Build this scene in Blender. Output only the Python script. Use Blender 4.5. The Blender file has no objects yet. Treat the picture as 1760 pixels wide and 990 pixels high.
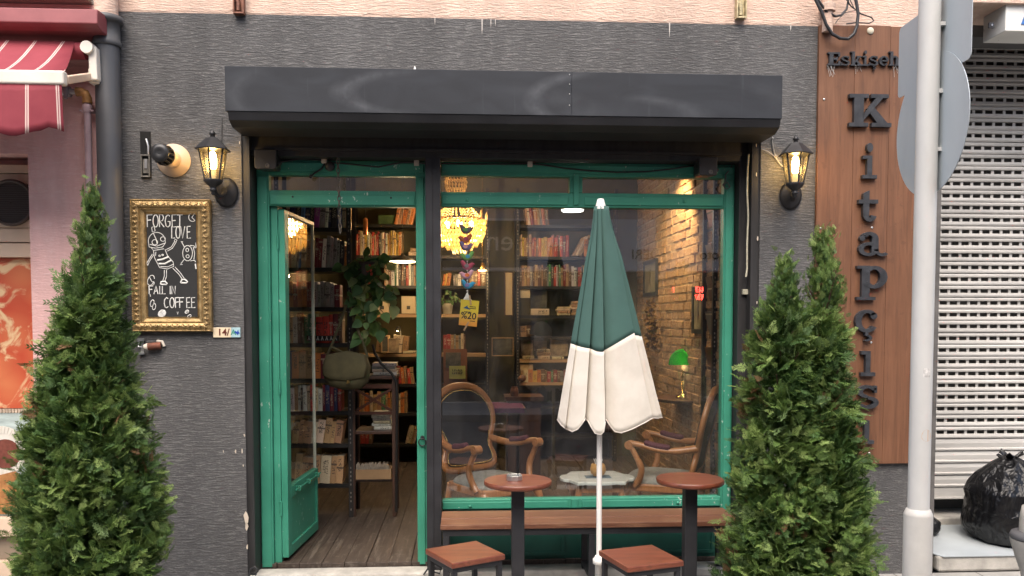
import bpy, bmesh, math, random
from mathutils import Vector, Matrix, noise as mnoise

random.seed(7)
SC = bpy.context.scene
COL = SC.collection
R = math.radians

# ------------------------------------------------------------------ camera, sky, sun, exposure
FPX, PPX, PPY = 1400.0, 880.0, 612.0
PSI, TH = R(3.26), R(2.6)
CAM = Vector((0, -5.5, 1.72))
FW = Vector((math.sin(PSI) * math.cos(TH), math.cos(PSI) * math.cos(TH), -math.sin(TH)))
RT = Vector((math.cos(PSI), -math.sin(PSI), 0))
UP = RT.cross(FW)
cam = bpy.data.cameras.new('camera')
cam.lens = 36 * FPX / 1760
cam.shift_y = (PPY - 495) / 1760
cam.clip_end = 300
camo = bpy.data.objects.new('camera', cam)
COL.objects.link(camo)
camo.matrix_world = Matrix(((RT.x, UP.x, -FW.x, CAM.x), (RT.y, UP.y, -FW.y, CAM.y), (RT.z, UP.z, -FW.z, CAM.z), (0, 0, 0, 1)))
SC.camera = camo

SUN_EL = R(57)
W = bpy.data.worlds.new('World')
SC.world = W
W.use_nodes = True
wn = W.node_tree.nodes
sky = wn.new('ShaderNodeTexSky')
sky.sky_type = 'NISHITA'
sky.sun_disc = False
sky.sun_elevation = SUN_EL
sky.sun_rotation = R(190)
sky.air_density = 0.9
sky.dust_density = 4.0
sky.ozone_density = 0.4
wn['Background'].inputs['Strength'].default_value = 0.15
W.node_tree.links.new(sky.outputs[0], wn['Background'].inputs['Color'])
sun = bpy.data.lights.new('sun', 'SUN')
sun.energy = 1.5
sun.angle = R(60)
sun.color = (1, .93, .84)
suno = bpy.data.objects.new('sun', sun)
COL.objects.link(suno)
suno.rotation_euler = Vector((0.12, 0.58, -0.9)).to_track_quat('-Z', 'Y').to_euler()
suno.location = (0, -4, 9)
SC.view_settings.view_transform = 'Standard'
SC.view_settings.look = 'None'
SC.view_settings.exposure = 1.25
SC.view_settings.gamma = 1
SC.view_settings.use_curve_mapping = False
SC.cycles.use_denoising = True
SC.cycles.max_bounces = 8
SC.cycles.transparent_max_bounces = 24
SC.cycles.sample_clamp_indirect = 4
SC.cycles.caustics_reflective = False
SC.cycles.caustics_refractive = False


def P(x, y, Y):
    """point of the real plane at depth Y that the photograph shows at pixel x, y"""
    d = FW * FPX + RT * (x - PPX) - UP * (y - PPY)
    return CAM + d * ((Y - CAM.y) / d.y)


def PZ(y, Y, x=800): return P(x, y, Y).z
def PX(x, Y, y=548): return P(x, y, Y).x


# ------------------------------------------------------------------ mesh helper
class MB:
    def __init__(s):
        s.v, s.f, s.m, s.s = [], [], [], []

    def add(s, vs, fs, m=0, smooth=False):
        o = len(s.v)
        s.v += [tuple(v) for v in vs]
        for f in fs:
            s.f.append([i + o for i in f]); s.m.append(m); s.s.append(smooth)
        return s

    def box(s, x0, y0, z0, x1, y1, z1, m=0):
        if x0 > x1: x0, x1 = x1, x0
        if y0 > y1: y0, y1 = y1, y0
        if z0 > z1: z0, z1 = z1, z0
        vs = [(x0, y0, z0), (x1, y0, z0), (x1, y1, z0), (x0, y1, z0), (x0, y0, z1), (x1, y0, z1), (x1, y1, z1), (x0, y1, z1)]
        return s.add(vs, [(3, 2, 1, 0), (4, 5, 6, 7), (0, 1, 5, 4), (1, 2, 6, 5), (2, 3, 7, 6), (3, 0, 4, 7)], m)

    def xbox(s, mtx, sx, sy, sz, m=0):
        vs = [mtx @ Vector((a * sx / 2, b * sy / 2, c * sz / 2)) for a, b, c in
              ((-1, -1, -1), (1, -1, -1), (1, 1, -1), (-1, 1, -1), (-1, -1, 1), (1, -1, 1), (1, 1, 1), (-1, 1, 1))]
        return s.add(vs, [(3, 2, 1, 0), (4, 5, 6, 7), (0, 1, 5, 4), (1, 2, 6, 5), (2, 3, 7, 6), (3, 0, 4, 7)], m)

    def bar(s, a, b, w, d, m=0, up=(0, -1, 0)):
        a, b = Vector(a), Vector(b)
        z = (b - a).normalized()
        u = Vector(up)
        x = u.cross(z)
        if x.length < 1e-4: x = Vector((1, 0, 0)).cross(z)
        x.normalize()
        y = z.cross(x)
        c = (a + b) / 2
        mt = Matrix(((x.x, y.x, z.x, c.x), (x.y, y.y, z.y, c.y), (x.z, y.z, z.z, c.z), (0, 0, 0, 1)))
        return s.xbox(mt, w, d, (b - a).length, m)

    def tube(s, pts, r, n=8, m=0, closed=False, smooth=True, sq=1.0):
        pts = [Vector(p) for p in pts]
        k = len(pts)
        rs = r if isinstance(r, (list, tuple)) else [r] * k
        ref = None
        vs, fs = [], []
        for i, p in enumerate(pts):
            if closed: t = pts[(i + 1) % k] - pts[i - 1]
            else: t = pts[min(i + 1, k - 1)] - pts[max(i - 1, 0)]
            if t.length < 1e-9: t = Vector((0, 0, 1))
            t.normalize()
            if ref is None:
                ref = Vector((0, 1, 0)) if abs(t.y) < .9 else Vector((1, 0, 0))
            a = ref - t * ref.dot(t)
            if a.length < 1e-4: a = t.orthogonal()
            a.normalize(); ref = a
            b = t.cross(a)
            for j in range(n):
                an = 2 * math.pi * j / n
                vs.append(p + a * (rs[i] * math.cos(an) * sq) + b * (rs[i] * math.sin(an)))
        for i in range(k if closed else k - 1):
            for j in range(n):
                q = (i + 1) % k
                fs.append((i * n + j, i * n + (j + 1) % n, q * n + (j + 1) % n, q * n + j))
        s.add(vs, fs, m, smooth)
        if not closed:
            s.add(vs[:n], [tuple(range(n))[::-1]], m); s.add(vs[-n:], [tuple(range(n))], m)
        return s

    def lathe(s, prof, c=(0, 0, 0), n=24, m=0, mtx=None, smooth=True, sx=1, sy=1, a0=0.0):
        c = Vector(c)
        vs, fs = [], []
        for (r, z) in prof:
            for j in range(n):
                an = a0 + 2 * math.pi * j / n
                p = Vector((r * math.cos(an) * sx, r * math.sin(an) * sy, z))
                if mtx is not None: p = mtx @ p
                vs.append(c + p)
        for i in range(len(prof) - 1):
            for j in range(n):
                fs.append((i * n + j, i * n + (j + 1) % n, (i + 1) * n + (j + 1) % n, (i + 1) * n + j))
        s.add(vs, fs, m, smooth)
        if prof[0][0] > 1e-5: s.add(vs[:n], [tuple(range(n))[::-1]], m)
        if prof[-1][0] > 1e-5: s.add(vs[-n:], [tuple(range(n))], m)
        return s

    def prism(s, poly, fn0, fn1, m=0, smooth=False):
        """poly of 2-d points swept from fn0(p) to fn1(p)"""
        k = len(poly)
        vs = [fn0(p) for p in poly] + [fn1(p) for p in poly]
        fs = [tuple(range(k)), tuple(range(2 * k - 1, k - 1, -1))]
        fs += [(i, i + k, (i + 1) % k + k, (i + 1) % k) for i in range(k)]
        return s.add(vs, fs, m, smooth)

    def prismY(s, poly, y0, y1, m=0): return s.prism(poly, lambda p: (p[0], y0, p[1]), lambda p: (p[0], y1, p[1]), m)
    def prismX(s, poly, x0, x1, m=0): return s.prism(poly, lambda p: (x0, p[0], p[1]), lambda p: (x1, p[0], p[1]), m)

    def ball(s, c, r, n=10, k=7, m=0, sc=(1, 1, 1), mtx=None):
        prof = [(max(r * math.sin(math.pi * i / k), 1e-6), -r * math.cos(math.pi * i / k)) for i in range(k + 1)]
        M3 = Matrix.Diagonal((sc[0], sc[1], sc[2]))
        if mtx is not None: M3 = mtx @ M3
        return s.lathe(prof, c, n, m, M3)

    def build(s, name, mats, parent=None, org=None, bevel=0, seg=2, fixn=True, auto=False):
        me = bpy.data.meshes.new(name)
        if parent is not None: o3 = ORG.get(parent.name, Vector((0, 0, 0)))
        else: o3 = Vector(org) if org is not None else Vector((0, 0, 0))
        me.from_pydata([(v[0] - o3.x, v[1] - o3.y, v[2] - o3.z) for v in s.v], [], s.f)
        if not isinstance(mats, (list, tuple)): mats = [mats]
        for mm in mats: me.materials.append(mm)
        me.polygons.foreach_set('material_index', s.m)
        me.polygons.foreach_set('use_smooth', s.s)
        me.update()
        if fixn:
            bm = bmesh.new(); bm.from_mesh(me)
            bmesh.ops.recalc_face_normals(bm, faces=bm.faces)
            bm.to_mesh(me); bm.free()
        o = bpy.data.objects.new(name, me)
        COL.objects.link(o)
        if parent is not None: o.parent = parent
        else: o.location = o3
        ORG[o.name] = o3
        if bevel:
            b = o.modifiers.new('bevel', 'BEVEL'); b.width = bevel; b.segments = seg; b.limit_method = 'ANGLE'; b.angle_limit = R(40)
        return o


ORG = {}


def tag(o, label, cat, group=None):
    o['label'] = label; o['category'] = cat
    if group: o['group'] = group
    return o


def thing(name, label, cat, loc=(0, 0, 0), group=None):
    o = bpy.data.objects.new(name, None)
    o.empty_display_size = .05
    COL.objects.link(o)
    o.location = loc
    ORG[o.name] = Vector(loc)
    return tag(o, label, cat, group)


def kids(o): return [c for c in COL.objects if c.parent == o]


def copy_tree(o, parent=None):
    c = o.copy()
    COL.objects.link(c)
    ORG[c.name] = ORG.get(o.name, Vector())
    if parent is not None: c.parent = parent
    for ch in kids(o): copy_tree(ch, c)
    return c


def setting(o):
    o['kind'] = 'structure'
    return o


# ------------------------------------------------------------------ materials
def nt(name):
    m = bpy.data.materials.new(name); m.use_nodes = True
    t = m.node_tree
    return m, t, t.nodes, t.links, t.nodes['Principled BSDF']


def _noise(N, L, src, scale, detail=5, st=(1, 1, 1), rough=.6, dist=0):
    mp = N.new('ShaderNodeMapping'); mp.inputs['Scale'].default_value = st
    L.new(src, mp.inputs['Vector'])
    n = N.new('ShaderNodeTexNoise'); n.inputs['Scale'].default_value = scale; n.inputs['Detail'].default_value = detail
    n.inputs['Roughness'].default_value = rough; n.inputs['Distortion'].default_value = dist
    L.new(mp.outputs[0], n.inputs['Vector'])
    return n.outputs['Fac']


def _ramp(N, L, src, a, b, ca=(0, 0, 0, 1), cb=(1, 1, 1, 1)):
    r = N.new('ShaderNodeValToRGB')
    r.color_ramp.elements[0].position = a; r.color_ramp.elements[1].position = b
    r.color_ramp.elements[0].color = ca; r.color_ramp.elements[1].color = cb
    L.new(src, r.inputs[0])
    return r.outputs[0]


def _mix(N, L, fac, a, b, blend='MIX'):
    x = N.new('ShaderNodeMix'); x.data_type = 'RGBA'; x.blend_type = blend
    for k, v in ((0, fac), (6, a), (7, b)):
        if hasattr(v, 'is_linked'): L.new(v, x.inputs[k])
        elif k == 0: x.inputs[0].default_value = v
        else: x.inputs[k].default_value = (*v[:3], 1)
    return x.outputs[2]


def _math(N, L, op, a, b=0.0, c=None):
    x = N.new('ShaderNodeMath'); x.operation = op
    for i, v in enumerate((a, b) if c is None else (a, b, c)):
        if hasattr(v, 'is_linked'): L.new(v, x.inputs[i])
        else: x.inputs[i].default_value = v
    return x.outputs[0]


def _bump(N, L, B, h, strength=.5, dist=.01, prev=None):
    b = N.new('ShaderNodeBump'); b.inputs['Strength'].default_value = strength; b.inputs['Distance'].default_value = dist
    L.new(h, b.inputs['Height'])
    if prev is not None: L.new(prev, b.inputs['Normal'])
    L.new(b.outputs[0], B.inputs['Normal'])
    return b.outputs[0]


def mat(name, col, rough=.6, metal=0.0, spec=.4, var=.15, vs=5, st=(1, 1, 1), bump=0.0, bs=60, bst=(1, 1, 1), bd=.004, col2=None, coat=0, chips=None, chipth=.7, rv=.12):
    m, t, N, L, B = nt(name)
    tc = N.new('ShaderNodeTexCoord').outputs['Object']
    n = _noise(N, L, tc, vs, 6, st)
    a = tuple(c * (1 - var) for c in col)
    b = col2 if col2 else tuple(min(c * (1 + var), .95) for c in col)
    c = _mix(N, L, _ramp(N, L, n, .32, .68), a, b)
    if chips:
        k = _noise(N, L, tc, 38, 3, (1, 1, .6), .55)
        k2 = _noise(N, L, tc, 2.5, 3)
        kk = _math(N, L, 'ADD', k, _math(N, L, 'MULTIPLY', k2, .35))
        c = _mix(N, L, _ramp(N, L, kk, chipth + .17, chipth + .2), c, chips)
    L.new(c, B.inputs['Base Color'])
    if rv:
        rr = _math(N, L, 'MULTIPLY_ADD', n, rv * 2, rough - rv)
        L.new(rr, B.inputs['Roughness'])
    else: B.inputs['Roughness'].default_value = rough
    B.inputs['Metallic'].default_value = metal
    B.inputs['Specular IOR Level'].default_value = spec
    if coat:
        B.inputs['Coat Weight'].default_value = coat; B.inputs['Coat Roughness'].default_value = .25
    if bump:
        h = _noise(N, L, tc, bs, 4, bst)
        _bump(N, L, B, h, bump, bd)
    return m


def stucco(name, col, light, sc=1.0, ridge=1.0, thr=.62, dirt_or_haze=(.5, .48, .45)):
    """trowel-dragged render: horizontal ridges, crests painted paler as scuffed and lit"""
    m, t, N, L, B = nt(name)
    tc = N.new('ShaderNodeTexCoord').outputs['Object']
    h1 = _noise(N, L, tc, 1.0 * sc, 4, (15, 15, 88), .6, .35)
    h2 = _noise(N, L, tc, 1.0 * sc, 3, (60, 60, 170), .6, .2)
    big = _noise(N, L, tc, 1.3, 5, (1, 1, .7))
    h = _math(N, L, 'MULTIPLY_ADD', h2, .45, h1)
    c = _mix(N, L, _ramp(N, L, big, .3, .7), tuple(x * .86 for x in col), tuple(min(.9, x * 1.13) for x in col))
    stn = _noise(N, L, tc, 1.0, 5, (3.2, 3.2, .55), .6)
    c = _mix(N, L, _math(N, L, 'MULTIPLY', _ramp(N, L, stn, .46, .68), .42), c, tuple(x * .55 for x in col))
    pat = _noise(N, L, tc, 2.1, 6, (1, 1, .5), .65)
    c = _mix(N, L, _math(N, L, 'MULTIPLY', _ramp(N, L, pat, .54, .70), .34), c, tuple(min(.9, x * 1.6 + .02) for x in col))
    sc1 = _ramp(N, L, _math(N, L, 'MULTIPLY_ADD', big, .25, h), thr + .26, thr + .42)
    c = _mix(N, L, _math(N, L, 'MULTIPLY', sc1, .35), c, light)  # paler crests paint the light they catch, besides scuffs
    sp = _noise(N, L, tc, 1.0, 2, (45, 45, 70), .5)
    sp2 = _noise(N, L, tc, .9, 3)
    c = _mix(N, L, _ramp(N, L, _math(N, L, 'MULTIPLY_ADD', sp2, .3, sp), .93, .97), c, dirt_or_haze)
    L.new(c, B.inputs['Base Color'])
    B.inputs['Roughness'].default_value = .78
    B.inputs['Specular IOR Level'].default_value = .3
    _bump(N, L, B, h, ridge, .012)
    return m


def wood(name, a, b, rough=.4, axis='X', sc=1.0, coat=.3, bump=.15, worn=None):
    m, t, N, L, B = nt(name)
    tc = N.new('ShaderNodeTexCoord').outputs['Object']
    st = {'X': (1.2, 14, 14), 'Y': (14, 1.2, 14), 'Z': (14, 14, 1.0)}[axis]
    st = tuple(x * sc for x in st)
    n1 = _noise(N, L, tc, 1.6, 7, st, .62, 1.2)
    n2 = _noise(N, L, tc, 5, 3, tuple(x * .8 for x in st), .5)
    big = _noise(N, L, tc, 2.2, 3)
    c = _mix(N, L, _ramp(N, L, n1, .33, .68), a, b)
    c = _mix(N, L, _math(N, L, 'MULTIPLY', _ramp(N, L, n2, .5, .75), .3), c, tuple(x * .45 for x in a))
    c = _mix(N, L, _math(N, L, 'MULTIPLY', _ramp(N, L, big, .35, .7), .35), c, tuple(x * .7 for x in a))
    if worn:
        wv = _noise(N, L, tc, 9, 5, tuple(x * .3 for x in st), .7)
        c = _mix(N, L, _math(N, L, 'MULTIPLY', _ramp(N, L, wv, .54, .68), .75), c, worn)
        sp_ = _noise(N, L, tc, 13, 4, (1, 1, 1), .7)
        c = _mix(N, L, _math(N, L, 'MULTIPLY', _ramp(N, L, sp_, .60, .70), .5), c, worn)
    L.new(c, B.inputs['Base Color'])
    L.new(_math(N, L, 'MULTIPLY_ADD', big, .3, rough - .12), B.inputs['Roughness'])
    B.inputs['Coat Weight'].default_value = coat; B.inputs['Coat Roughness'].default_value = .3
    _bump(N, L, B, n1, bump, .004)
    return m


def glass(name, tint=(1, 1, 1), ior=1.5, rough=0.0, dirt_or_haze=0.0):
    m = bpy.data.materials.new(name); m.use_nodes = True
    N, L = m.node_tree.nodes, m.node_tree.links
    N.clear()
    out = N.new('ShaderNodeOutputMaterial'); tr = N.new('ShaderNodeBsdfTransparent'); tr.inputs[0].default_value = (*tint, 1)
    gl = N.new('ShaderNodeBsdfGlossy'); gl.inputs['Roughness'].default_value = rough
    ge = N.new('ShaderNodeNewGeometry'); dt = N.new('ShaderNodeVectorMath'); dt.operation = 'DOT_PRODUCT'
    L.new(ge.outputs['Incoming'], dt.inputs[0]); L.new(ge.outputs['Normal'], dt.inputs[1])
    f0 = 2 * ((ior - 1) / (ior + 1)) ** 2          # both faces of the pane
    sch = _math(N, L, 'POWER', _math(N, L, 'SUBTRACT', 1.0, _math(N, L, 'ABSOLUTE', dt.outputs['Value'])), 5.0)
    mx = N.new('ShaderNodeMixShader')
    L.new(_math(N, L, 'MULTIPLY_ADD', sch, 1 - f0, f0), mx.inputs[0]); L.new(tr.outputs[0], mx.inputs[1]); L.new(gl.outputs[0], mx.inputs[2])
    last = mx.outputs[0]
    if dirt_or_haze:
        df = N.new('ShaderNodeBsdfDiffuse'); df.inputs[0].default_value = (.5, .48, .44, 1)
        tc = N.new('ShaderNodeTexCoord').outputs['Object']
        n = _noise(N, L, tc, 3, 6, (1, 1, .5))
        m2 = N.new('ShaderNodeMixShader')
        L.new(_math(N, L, 'MULTIPLY', _ramp(N, L, n, .4, .8), dirt_or_haze), m2.inputs[0])
        L.new(last, m2.inputs[1]); L.new(df.outputs[0], m2.inputs[2]); last = m2.outputs[0]
    L.new(last, out.inputs[0])
    return m


def emit(name, col, s):
    m, t, N, L, B = nt(name)
    B.inputs['Base Color'].default_value = (*col, 1)
    B.inputs['Emission Color'].default_value = (*col, 1)
    B.inputs['Emission Strength'].default_value = s
    return m


def leaf(name, col, trans=.35, var=.25, rough=.55):
    m, t, N, L, B = nt(name)
    out = [n for n in N if n.type == 'OUTPUT_MATERIAL'][0]
    tc = N.new('ShaderNodeTexCoord').outputs['Object']
    n = _noise(N, L, tc, 9, 3)
    c = _mix(N, L, _ramp(N, L, n, .3, .7), tuple(x * (1 - var) for x in col), tuple(x * (1 + var) for x in col))
    L.new(c, B.inputs['Base Color']); B.inputs['Roughness'].default_value = rough; B.inputs['Specular IOR Level'].default_value = .35
    tl = N.new('ShaderNodeBsdfTranslucent'); L.new(c, tl.inputs[0])
    mx = N.new('ShaderNodeMixShader'); mx.inputs[0].default_value = trans
    L.new(B.outputs[0], mx.inputs[1]); L.new(tl.outputs[0], mx.inputs[2]); L.new(mx.outputs[0], out.inputs[0])
    return m


GRN, GRN2 = (.042, .245, .160), (.054, .295, .198)
M = {}
M['stucco'] = stucco('charcoal_render', (.100, .098, .097), (.3, .29, .28), ridge=.85)
M['peach'] = stucco('peach_render', (.66, .475, .375), (.8, .68, .58), ridge=.8, dirt_or_haze=(.4, .28, .22))
M['pink'] = stucco('pink_render', (.76, .47, .44), (.82, .62, .60), sc=.8, ridge=.5, dirt_or_haze=(.4, .25, .25))
M['green'] = mat('green_gloss_paint', GRN, .42, var=.1, vs=3, col2=GRN2, bump=.12, bs=25, bst=(1, 1, .3), chips=(.4, .5, .42), chipth=.70)
M['green_dark'] = mat('green_panel_paint', (.009, .075, .055), .5, var=.25, vs=3, st=(1, 1, .5), bump=.1, bs=20)
M['black'] = mat('black_painted_steel', (.022, .022, .025), .5, var=.3, vs=6, bump=.08, bs=40, chips=(.35, .34, .33), chipth=.80)
M['black_wood'] = mat('black_painted_wood', (.026, .025, .025), .55, var=.35, vs=4, st=(4, 4, .6), bump=.3, bs=20, bst=(3, 3, .4), chips=(.35, .33, .3), chipth=.79)
M['steel'] = mat('bare_steel', (.6, .6, .58), .35, 1, var=.15)
M['brass'] = mat('brass', (.75, .5, .16), .22, 1, var=.15, rv=.06)
M['copper'] = mat('copper', (.72, .33, .16), .3, 1, var=.1)
M['gold'] = mat('gilt_frame', (.36, .25, .115), .45, .65, var=.4, vs=30, bump=.5, bs=90, bd=.004)
M['slate'] = mat('blackboard', (.022, .022, .022), .8, var=.25, vs=4)
M['chalk'] = mat('white_chalk_paint', (.75, .74, .7), .9, var=.15, vs=60)
M['pane'] = glass('window_glass', (.95, .97, .96), 1.78, dirt_or_haze=.08)  # film on the pane also paints the haze of street reflections
M['lampglass'] = glass('amber_lamp_glass', (.98, .88, .62), 1.3, rough=.15, dirt_or_haze=.22)
M['conc'] = mat('concrete', (.33, .31, .28), .85, var=.25, vs=4, bump=.4, bs=50)
M['stone'] = mat('pale_stone', (.42, .40, .36), .8, var=.25, vs=8, bump=.4, bs=40)
M['asphalt'] = mat('asphalt', (.055, .055, .057), .85, var=.3, vs=6, bump=.6, bs=160)
M['redwood'] = wood('varnished_red_wood', (.13, .030, .014), (.225, .066, .032), .45, 'X', worn=(.055, .022, .014), bump=.3)
M['benchwood'] = wood('bench_wood', (.13, .045, .022), (.20, .080, .038), .5, 'X', worn=(.26, .13, .065))
M['signwood'] = wood('sign_wood', (.138, .056, .024), (.20, .088, .042), .6, 'Z', .8, coat=.05, worn=(.095, .038, .018))
M['chairwood'] = wood('honey_chair_wood', (.34, .135, .045), (.46, .20, .075), .35, 'Z', 1.2, coat=.4)
M['darkwood'] = wood('dark_brown_wood', (.06, .027, .016), (.10, .045, .026), .45, 'Z', 1.0)
M['palewood'] = wood('pale_shelf_wood', (.36, .22, .11), (.48, .32, .17), .5, 'X', 1.0, coat=.1)
M['floorwood'] = wood('worn_floorboards', (.045, .032, .024), (.085, .064, .05), .6, 'Y', .8, coat=0, bump=.5, worn=(.15, .125, .10))
# ================================================================== THE SETTING
ZS = -0.07                       # pavement level in front of the shop
def paving(name, c1, c2, joint, bw, bh):
    m, t, N, L, B = nt(name)
    tc = N.new('ShaderNodeTexCoord').outputs['Object']
    br = N.new('ShaderNodeTexBrick'); L.new(tc, br.inputs['Vector'])
    br.inputs['Color1'].default_value = (*c1, 1); br.inputs['Color2'].default_value = (*c2, 1); br.inputs['Mortar'].default_value = (*joint, 1)
    br.inputs['Scale'].default_value = 1; br.inputs['Brick Width'].default_value = bw; br.inputs['Row Height'].default_value = bh; br.inputs['Mortar Size'].default_value = .006
    n = _noise(N, L, tc, 3, 6)
    c = _mix(N, L, _math(N, L, 'MULTIPLY', _ramp(N, L, n, .35, .7), .45), br.outputs[0], tuple(x * .55 for x in c1))
    L.new(c, B.inputs['Base Color']); B.inputs['Roughness'].default_value = .8
    _bump(N, L, B, _noise(N, L, tc, 70, 4), .3, .004)
    return m
M['paving'] = paving('pavement_slabs', (.30, .29, .27), (.34, .33, .31), (.12, .11, .1), .6, .4)

g = MB(); g.add([(-150, -150, -.2), (150, -150, -.2), (150, 150, -.2), (-150, 150, -.2)], [(0, 1, 2, 3)])
setting(g.build('road', M['asphalt']))
g = MB(); g.box(-14, -2.55, -.196, 14, -.001, ZS); setting(g.build('pavement', M['paving']))
g = MB(); g.box(-14, -2.72, -.196, 14, -2.553, ZS + .004); setting(g.build('kerb', M['conc'], bevel=.015))
g = MB(); g.box(-14, -11.5, -.196, 14, -9.2, ZS); setting(g.build('far_pavement', M['paving']))

# ------------------------------------------------------------------ the bookshop building
WL, WR, ZT = -2.36, 3.24, 3.707
OL, OR_, OT = -1.468, 2.011, 2.95
bld = thing('bookshop_building', 'charcoal rendered bookshop front with green framed door and window under a peach upper storey', 'shop', (0, 0, ZS))
w = MB()
w.box(WL, 0, ZS, OL, .3, ZT); w.box(OR_, 0, ZS, WR, .3, ZT); w.box(OL, 0, OT, OR_, .3, ZT)
w.build('wall', M['stucco'], bld)
# the uneven lower border of the peach coat over the charcoal one
w = MB()
xs = [WL + (WR - WL) * i / 120 for i in range(121)]
rr = random.Random(3)
pts = [(x, ZT + .002 + rr.uniform(0, .012) + (.012 if rr.random() < .12 else 0)) for x in xs]
w.prismY([(WL, 7.5)] + pts + [(WR, 7.5)], .004, .3)
w.box(WL, .006, ZT, WR, .29, ZT + .02)
w.build('upper_wall', M['peach'], bld)
w = MB()
for (x, h, d) in ((.11, .11, .009), (.17, .06, .006), (.20, .05, .005), (1.37, .10, .008), (-.2, .05, .006), (2.2, .04, .01)):
    z1 = ZT + .004
    w.prismY([(x, z1), (x + d, z1), (x + d * .8, z1 - h * .6), (x + d * .4, z1 - h), (x + d * .1, z1 - h * .5)], -.0015, .001)
w.build('paint_drip', mat('pale_drip', (.52, .48, .44), .8), bld)
M['bareplaster'] = mat('bare_plaster', (.6, .52, .42), .9, bump=.4)
for (px, py, s) in ((420, 748, .014), (423, 890, .05), (424, 905, .03), (416, 775, .016), (418, 800, .01), (405, 776, .014), (425, 940, .02), (412, 245, .012), (1300, 300, .014), (1302, 410, .018), (1300, 250, .012), (384, 776, .008), (1301, 520, .013)):
    c = P(px, py, 0)
    k = 7; w = MB()
    w.prismY([(c.x + s * .38 * math.cos(6.28 * i / k) * rr.uniform(.5, 1.2), c.z + s * math.sin(6.28 * i / k) * rr.uniform(.6, 1.2)) for i in range(k)], -.002, .001)
    w.build('bare_plaster_patch', M['bareplaster'], bld)
# doorstep of stone in the opening
w = MB(); w.box(OL, .0, ZS, OR_, .16, -.006)
w.build('doorstep', M['stone'], bld, bevel=.012)
# dark reveals, lintel board, posts
w = MB()
w.box(OL, .012, ZS + .01, -1.42, .3, 2.95); w.build('door_jamb', M['black_wood'], bld)
w = MB()
w.box(1.895, .09, ZS + .01, 2.011, .3, 2.95); w.box(1.955, .012, ZS + .01, 2.011, .087, 2.95); w.build('window_jamb', M['black_wood'], bld)
w = MB()
w.box(-1.419, .06, 2.805, 1.894, .3, 2.95); w.box(-1.419, .045, 2.84, 1.894, .058, 2.86); w.build('lintel_board', M['black_wood'], bld)
w = MB()
w.box(-.268, .05, -.004, -.169, .25, 2.804); w.box(-.262, .042, -.002, -.222, .048, 2.80); w.build('steel_post', M['black'], bld)

YG = .18
fr = MB()   # door frame
fr.box(-1.418, YG, -.004, -1.335, YG + .07, 2.802)
fr.box(-1.412, YG - .012, -.002, -1.345, YG - .001, 2.69)
fr.box(-.34, YG, -.004, -.270, YG + .07, 2.802)
fr.box(-.325, YG - .012, 0, -.285, YG - .001, 2.69)
fr.box(-1.334, YG, 2.700, -.341, YG + .07, 2.802)
fr.box(-1.41, YG - .012, 2.725, -.285, YG - .001, 2.785)
fr.box(-1.334, YG, 2.491, -.341, YG + .07, 2.598)
fr.box(-1.325, YG - .010, 2.50, -.35, YG - .001, 2.565)
fr.box(-1.334, YG + .03, -.004, -1.287, YG + .09, 2.49)
df = fr.build('door_frame', M['green'], bld, bevel=.004)
fr = MB(); fr.add([(-1.334, YG + .04, 2.598), (-.341, YG + .04, 2.598), (-.341, YG + .04, 2.70), (-1.334, YG + .04, 2.70)], [(0, 1, 2, 3)])
fr.build('transom_pane', M['pane'], df, fixn=False)
fr = MB()
for px, py in ((503, 338), (672, 340)):
    c = P(px, py, YG - .012); fr.lathe([(.007, 0), (.005, .003)], c, 8, 0, Matrix(((1, 0, 0), (0, 0, -1), (0, 1, 0))))
fr.build('screw_hole', M['black'], df)
c = P(726, 752, YG - .014)
fr = MB(); fr.lathe([(.014, 0), (.012, .006)], c, 12, 0, Matrix(((1, 0, 0), (0, 0, -1), (0, 1, 0))))
fr.tube([(c.x + .026 * math.cos(a * .3927), c.y - .012 - .004 * math.sin(a * .3927), c.z - .032 + .026 * math.sin(a * .3927)) for a in range(16)], .0045, 6, closed=True)
fr.build('ring_handle', M['black'], df)
# open door leaf
HX, HY = -1.286, YG + .04
LA = R(5.0)
LD = Vector((math.sin(LA), math.cos(LA), 0)); LN = Vector((math.cos(LA), -math.sin(LA), 0))
def LP(u, v, n): return Vector((HX, HY, 0)) + LD * u + LN * n + Vector((0, 0, v))
def lbox(mb, u0, v0, u1, v1, n0, n1, m=0):
    vs = [LP(u, v, n) for n in (n0, n1) for (u, v) in ((u0, v0), (u1, v0), (u1, v1), (u0, v1))]
    mb.add(vs, [(0, 1, 2, 3), (7, 6, 5, 4), (0, 4, 5, 1), (1, 5, 6, 2), (2, 6, 7, 3), (3, 7, 4, 0)], m)
fr = MB(); LW = .78
lbox(fr, 0, .05, .085, 2.475, 0, .045); lbox(fr, LW - .03, .05, LW, .54, .0, .045)
lbox(fr, .086, .05, LW - .031, .12, 0, .045); lbox(fr, .086, .455, LW - .031, .54, 0, .045)
lbox(fr, .086, .12, LW - .031, .455, .014, .030)
lf = fr.build('door_leaf', M['green'], bld, bevel=.003)
fr = MB(); fr.add([LP(.085, .54, .022), LP(LW - .011, .541, .022), LP(LW - .011, 2.449, .022), LP(.085, 2.449, .022)], [(0, 1, 2, 3)])
fr.build('door_glass', M['pane'], lf, fixn=False)
fr = MB(); lbox(fr, LW - .010, .541, LW, 2.475, .012, .034); lbox(fr, .086, 2.45, LW - .011, 2.475, .006, .040)
fr.build('glass_edging', mat('pale_edging', (.42, .44, .36), .4, var=.15), lf)
fr = MB()
fr.tube([LP(.14, .50, .062), LP(LW + .015, .50, .062)], .006, 8)
for u in (.2, .45, .7): fr.tube([LP(u, .485, .05), LP(u, .515, .05), LP(u, .515, .075), LP(u, .485, .075)], .006, 6, closed=True)
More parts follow.
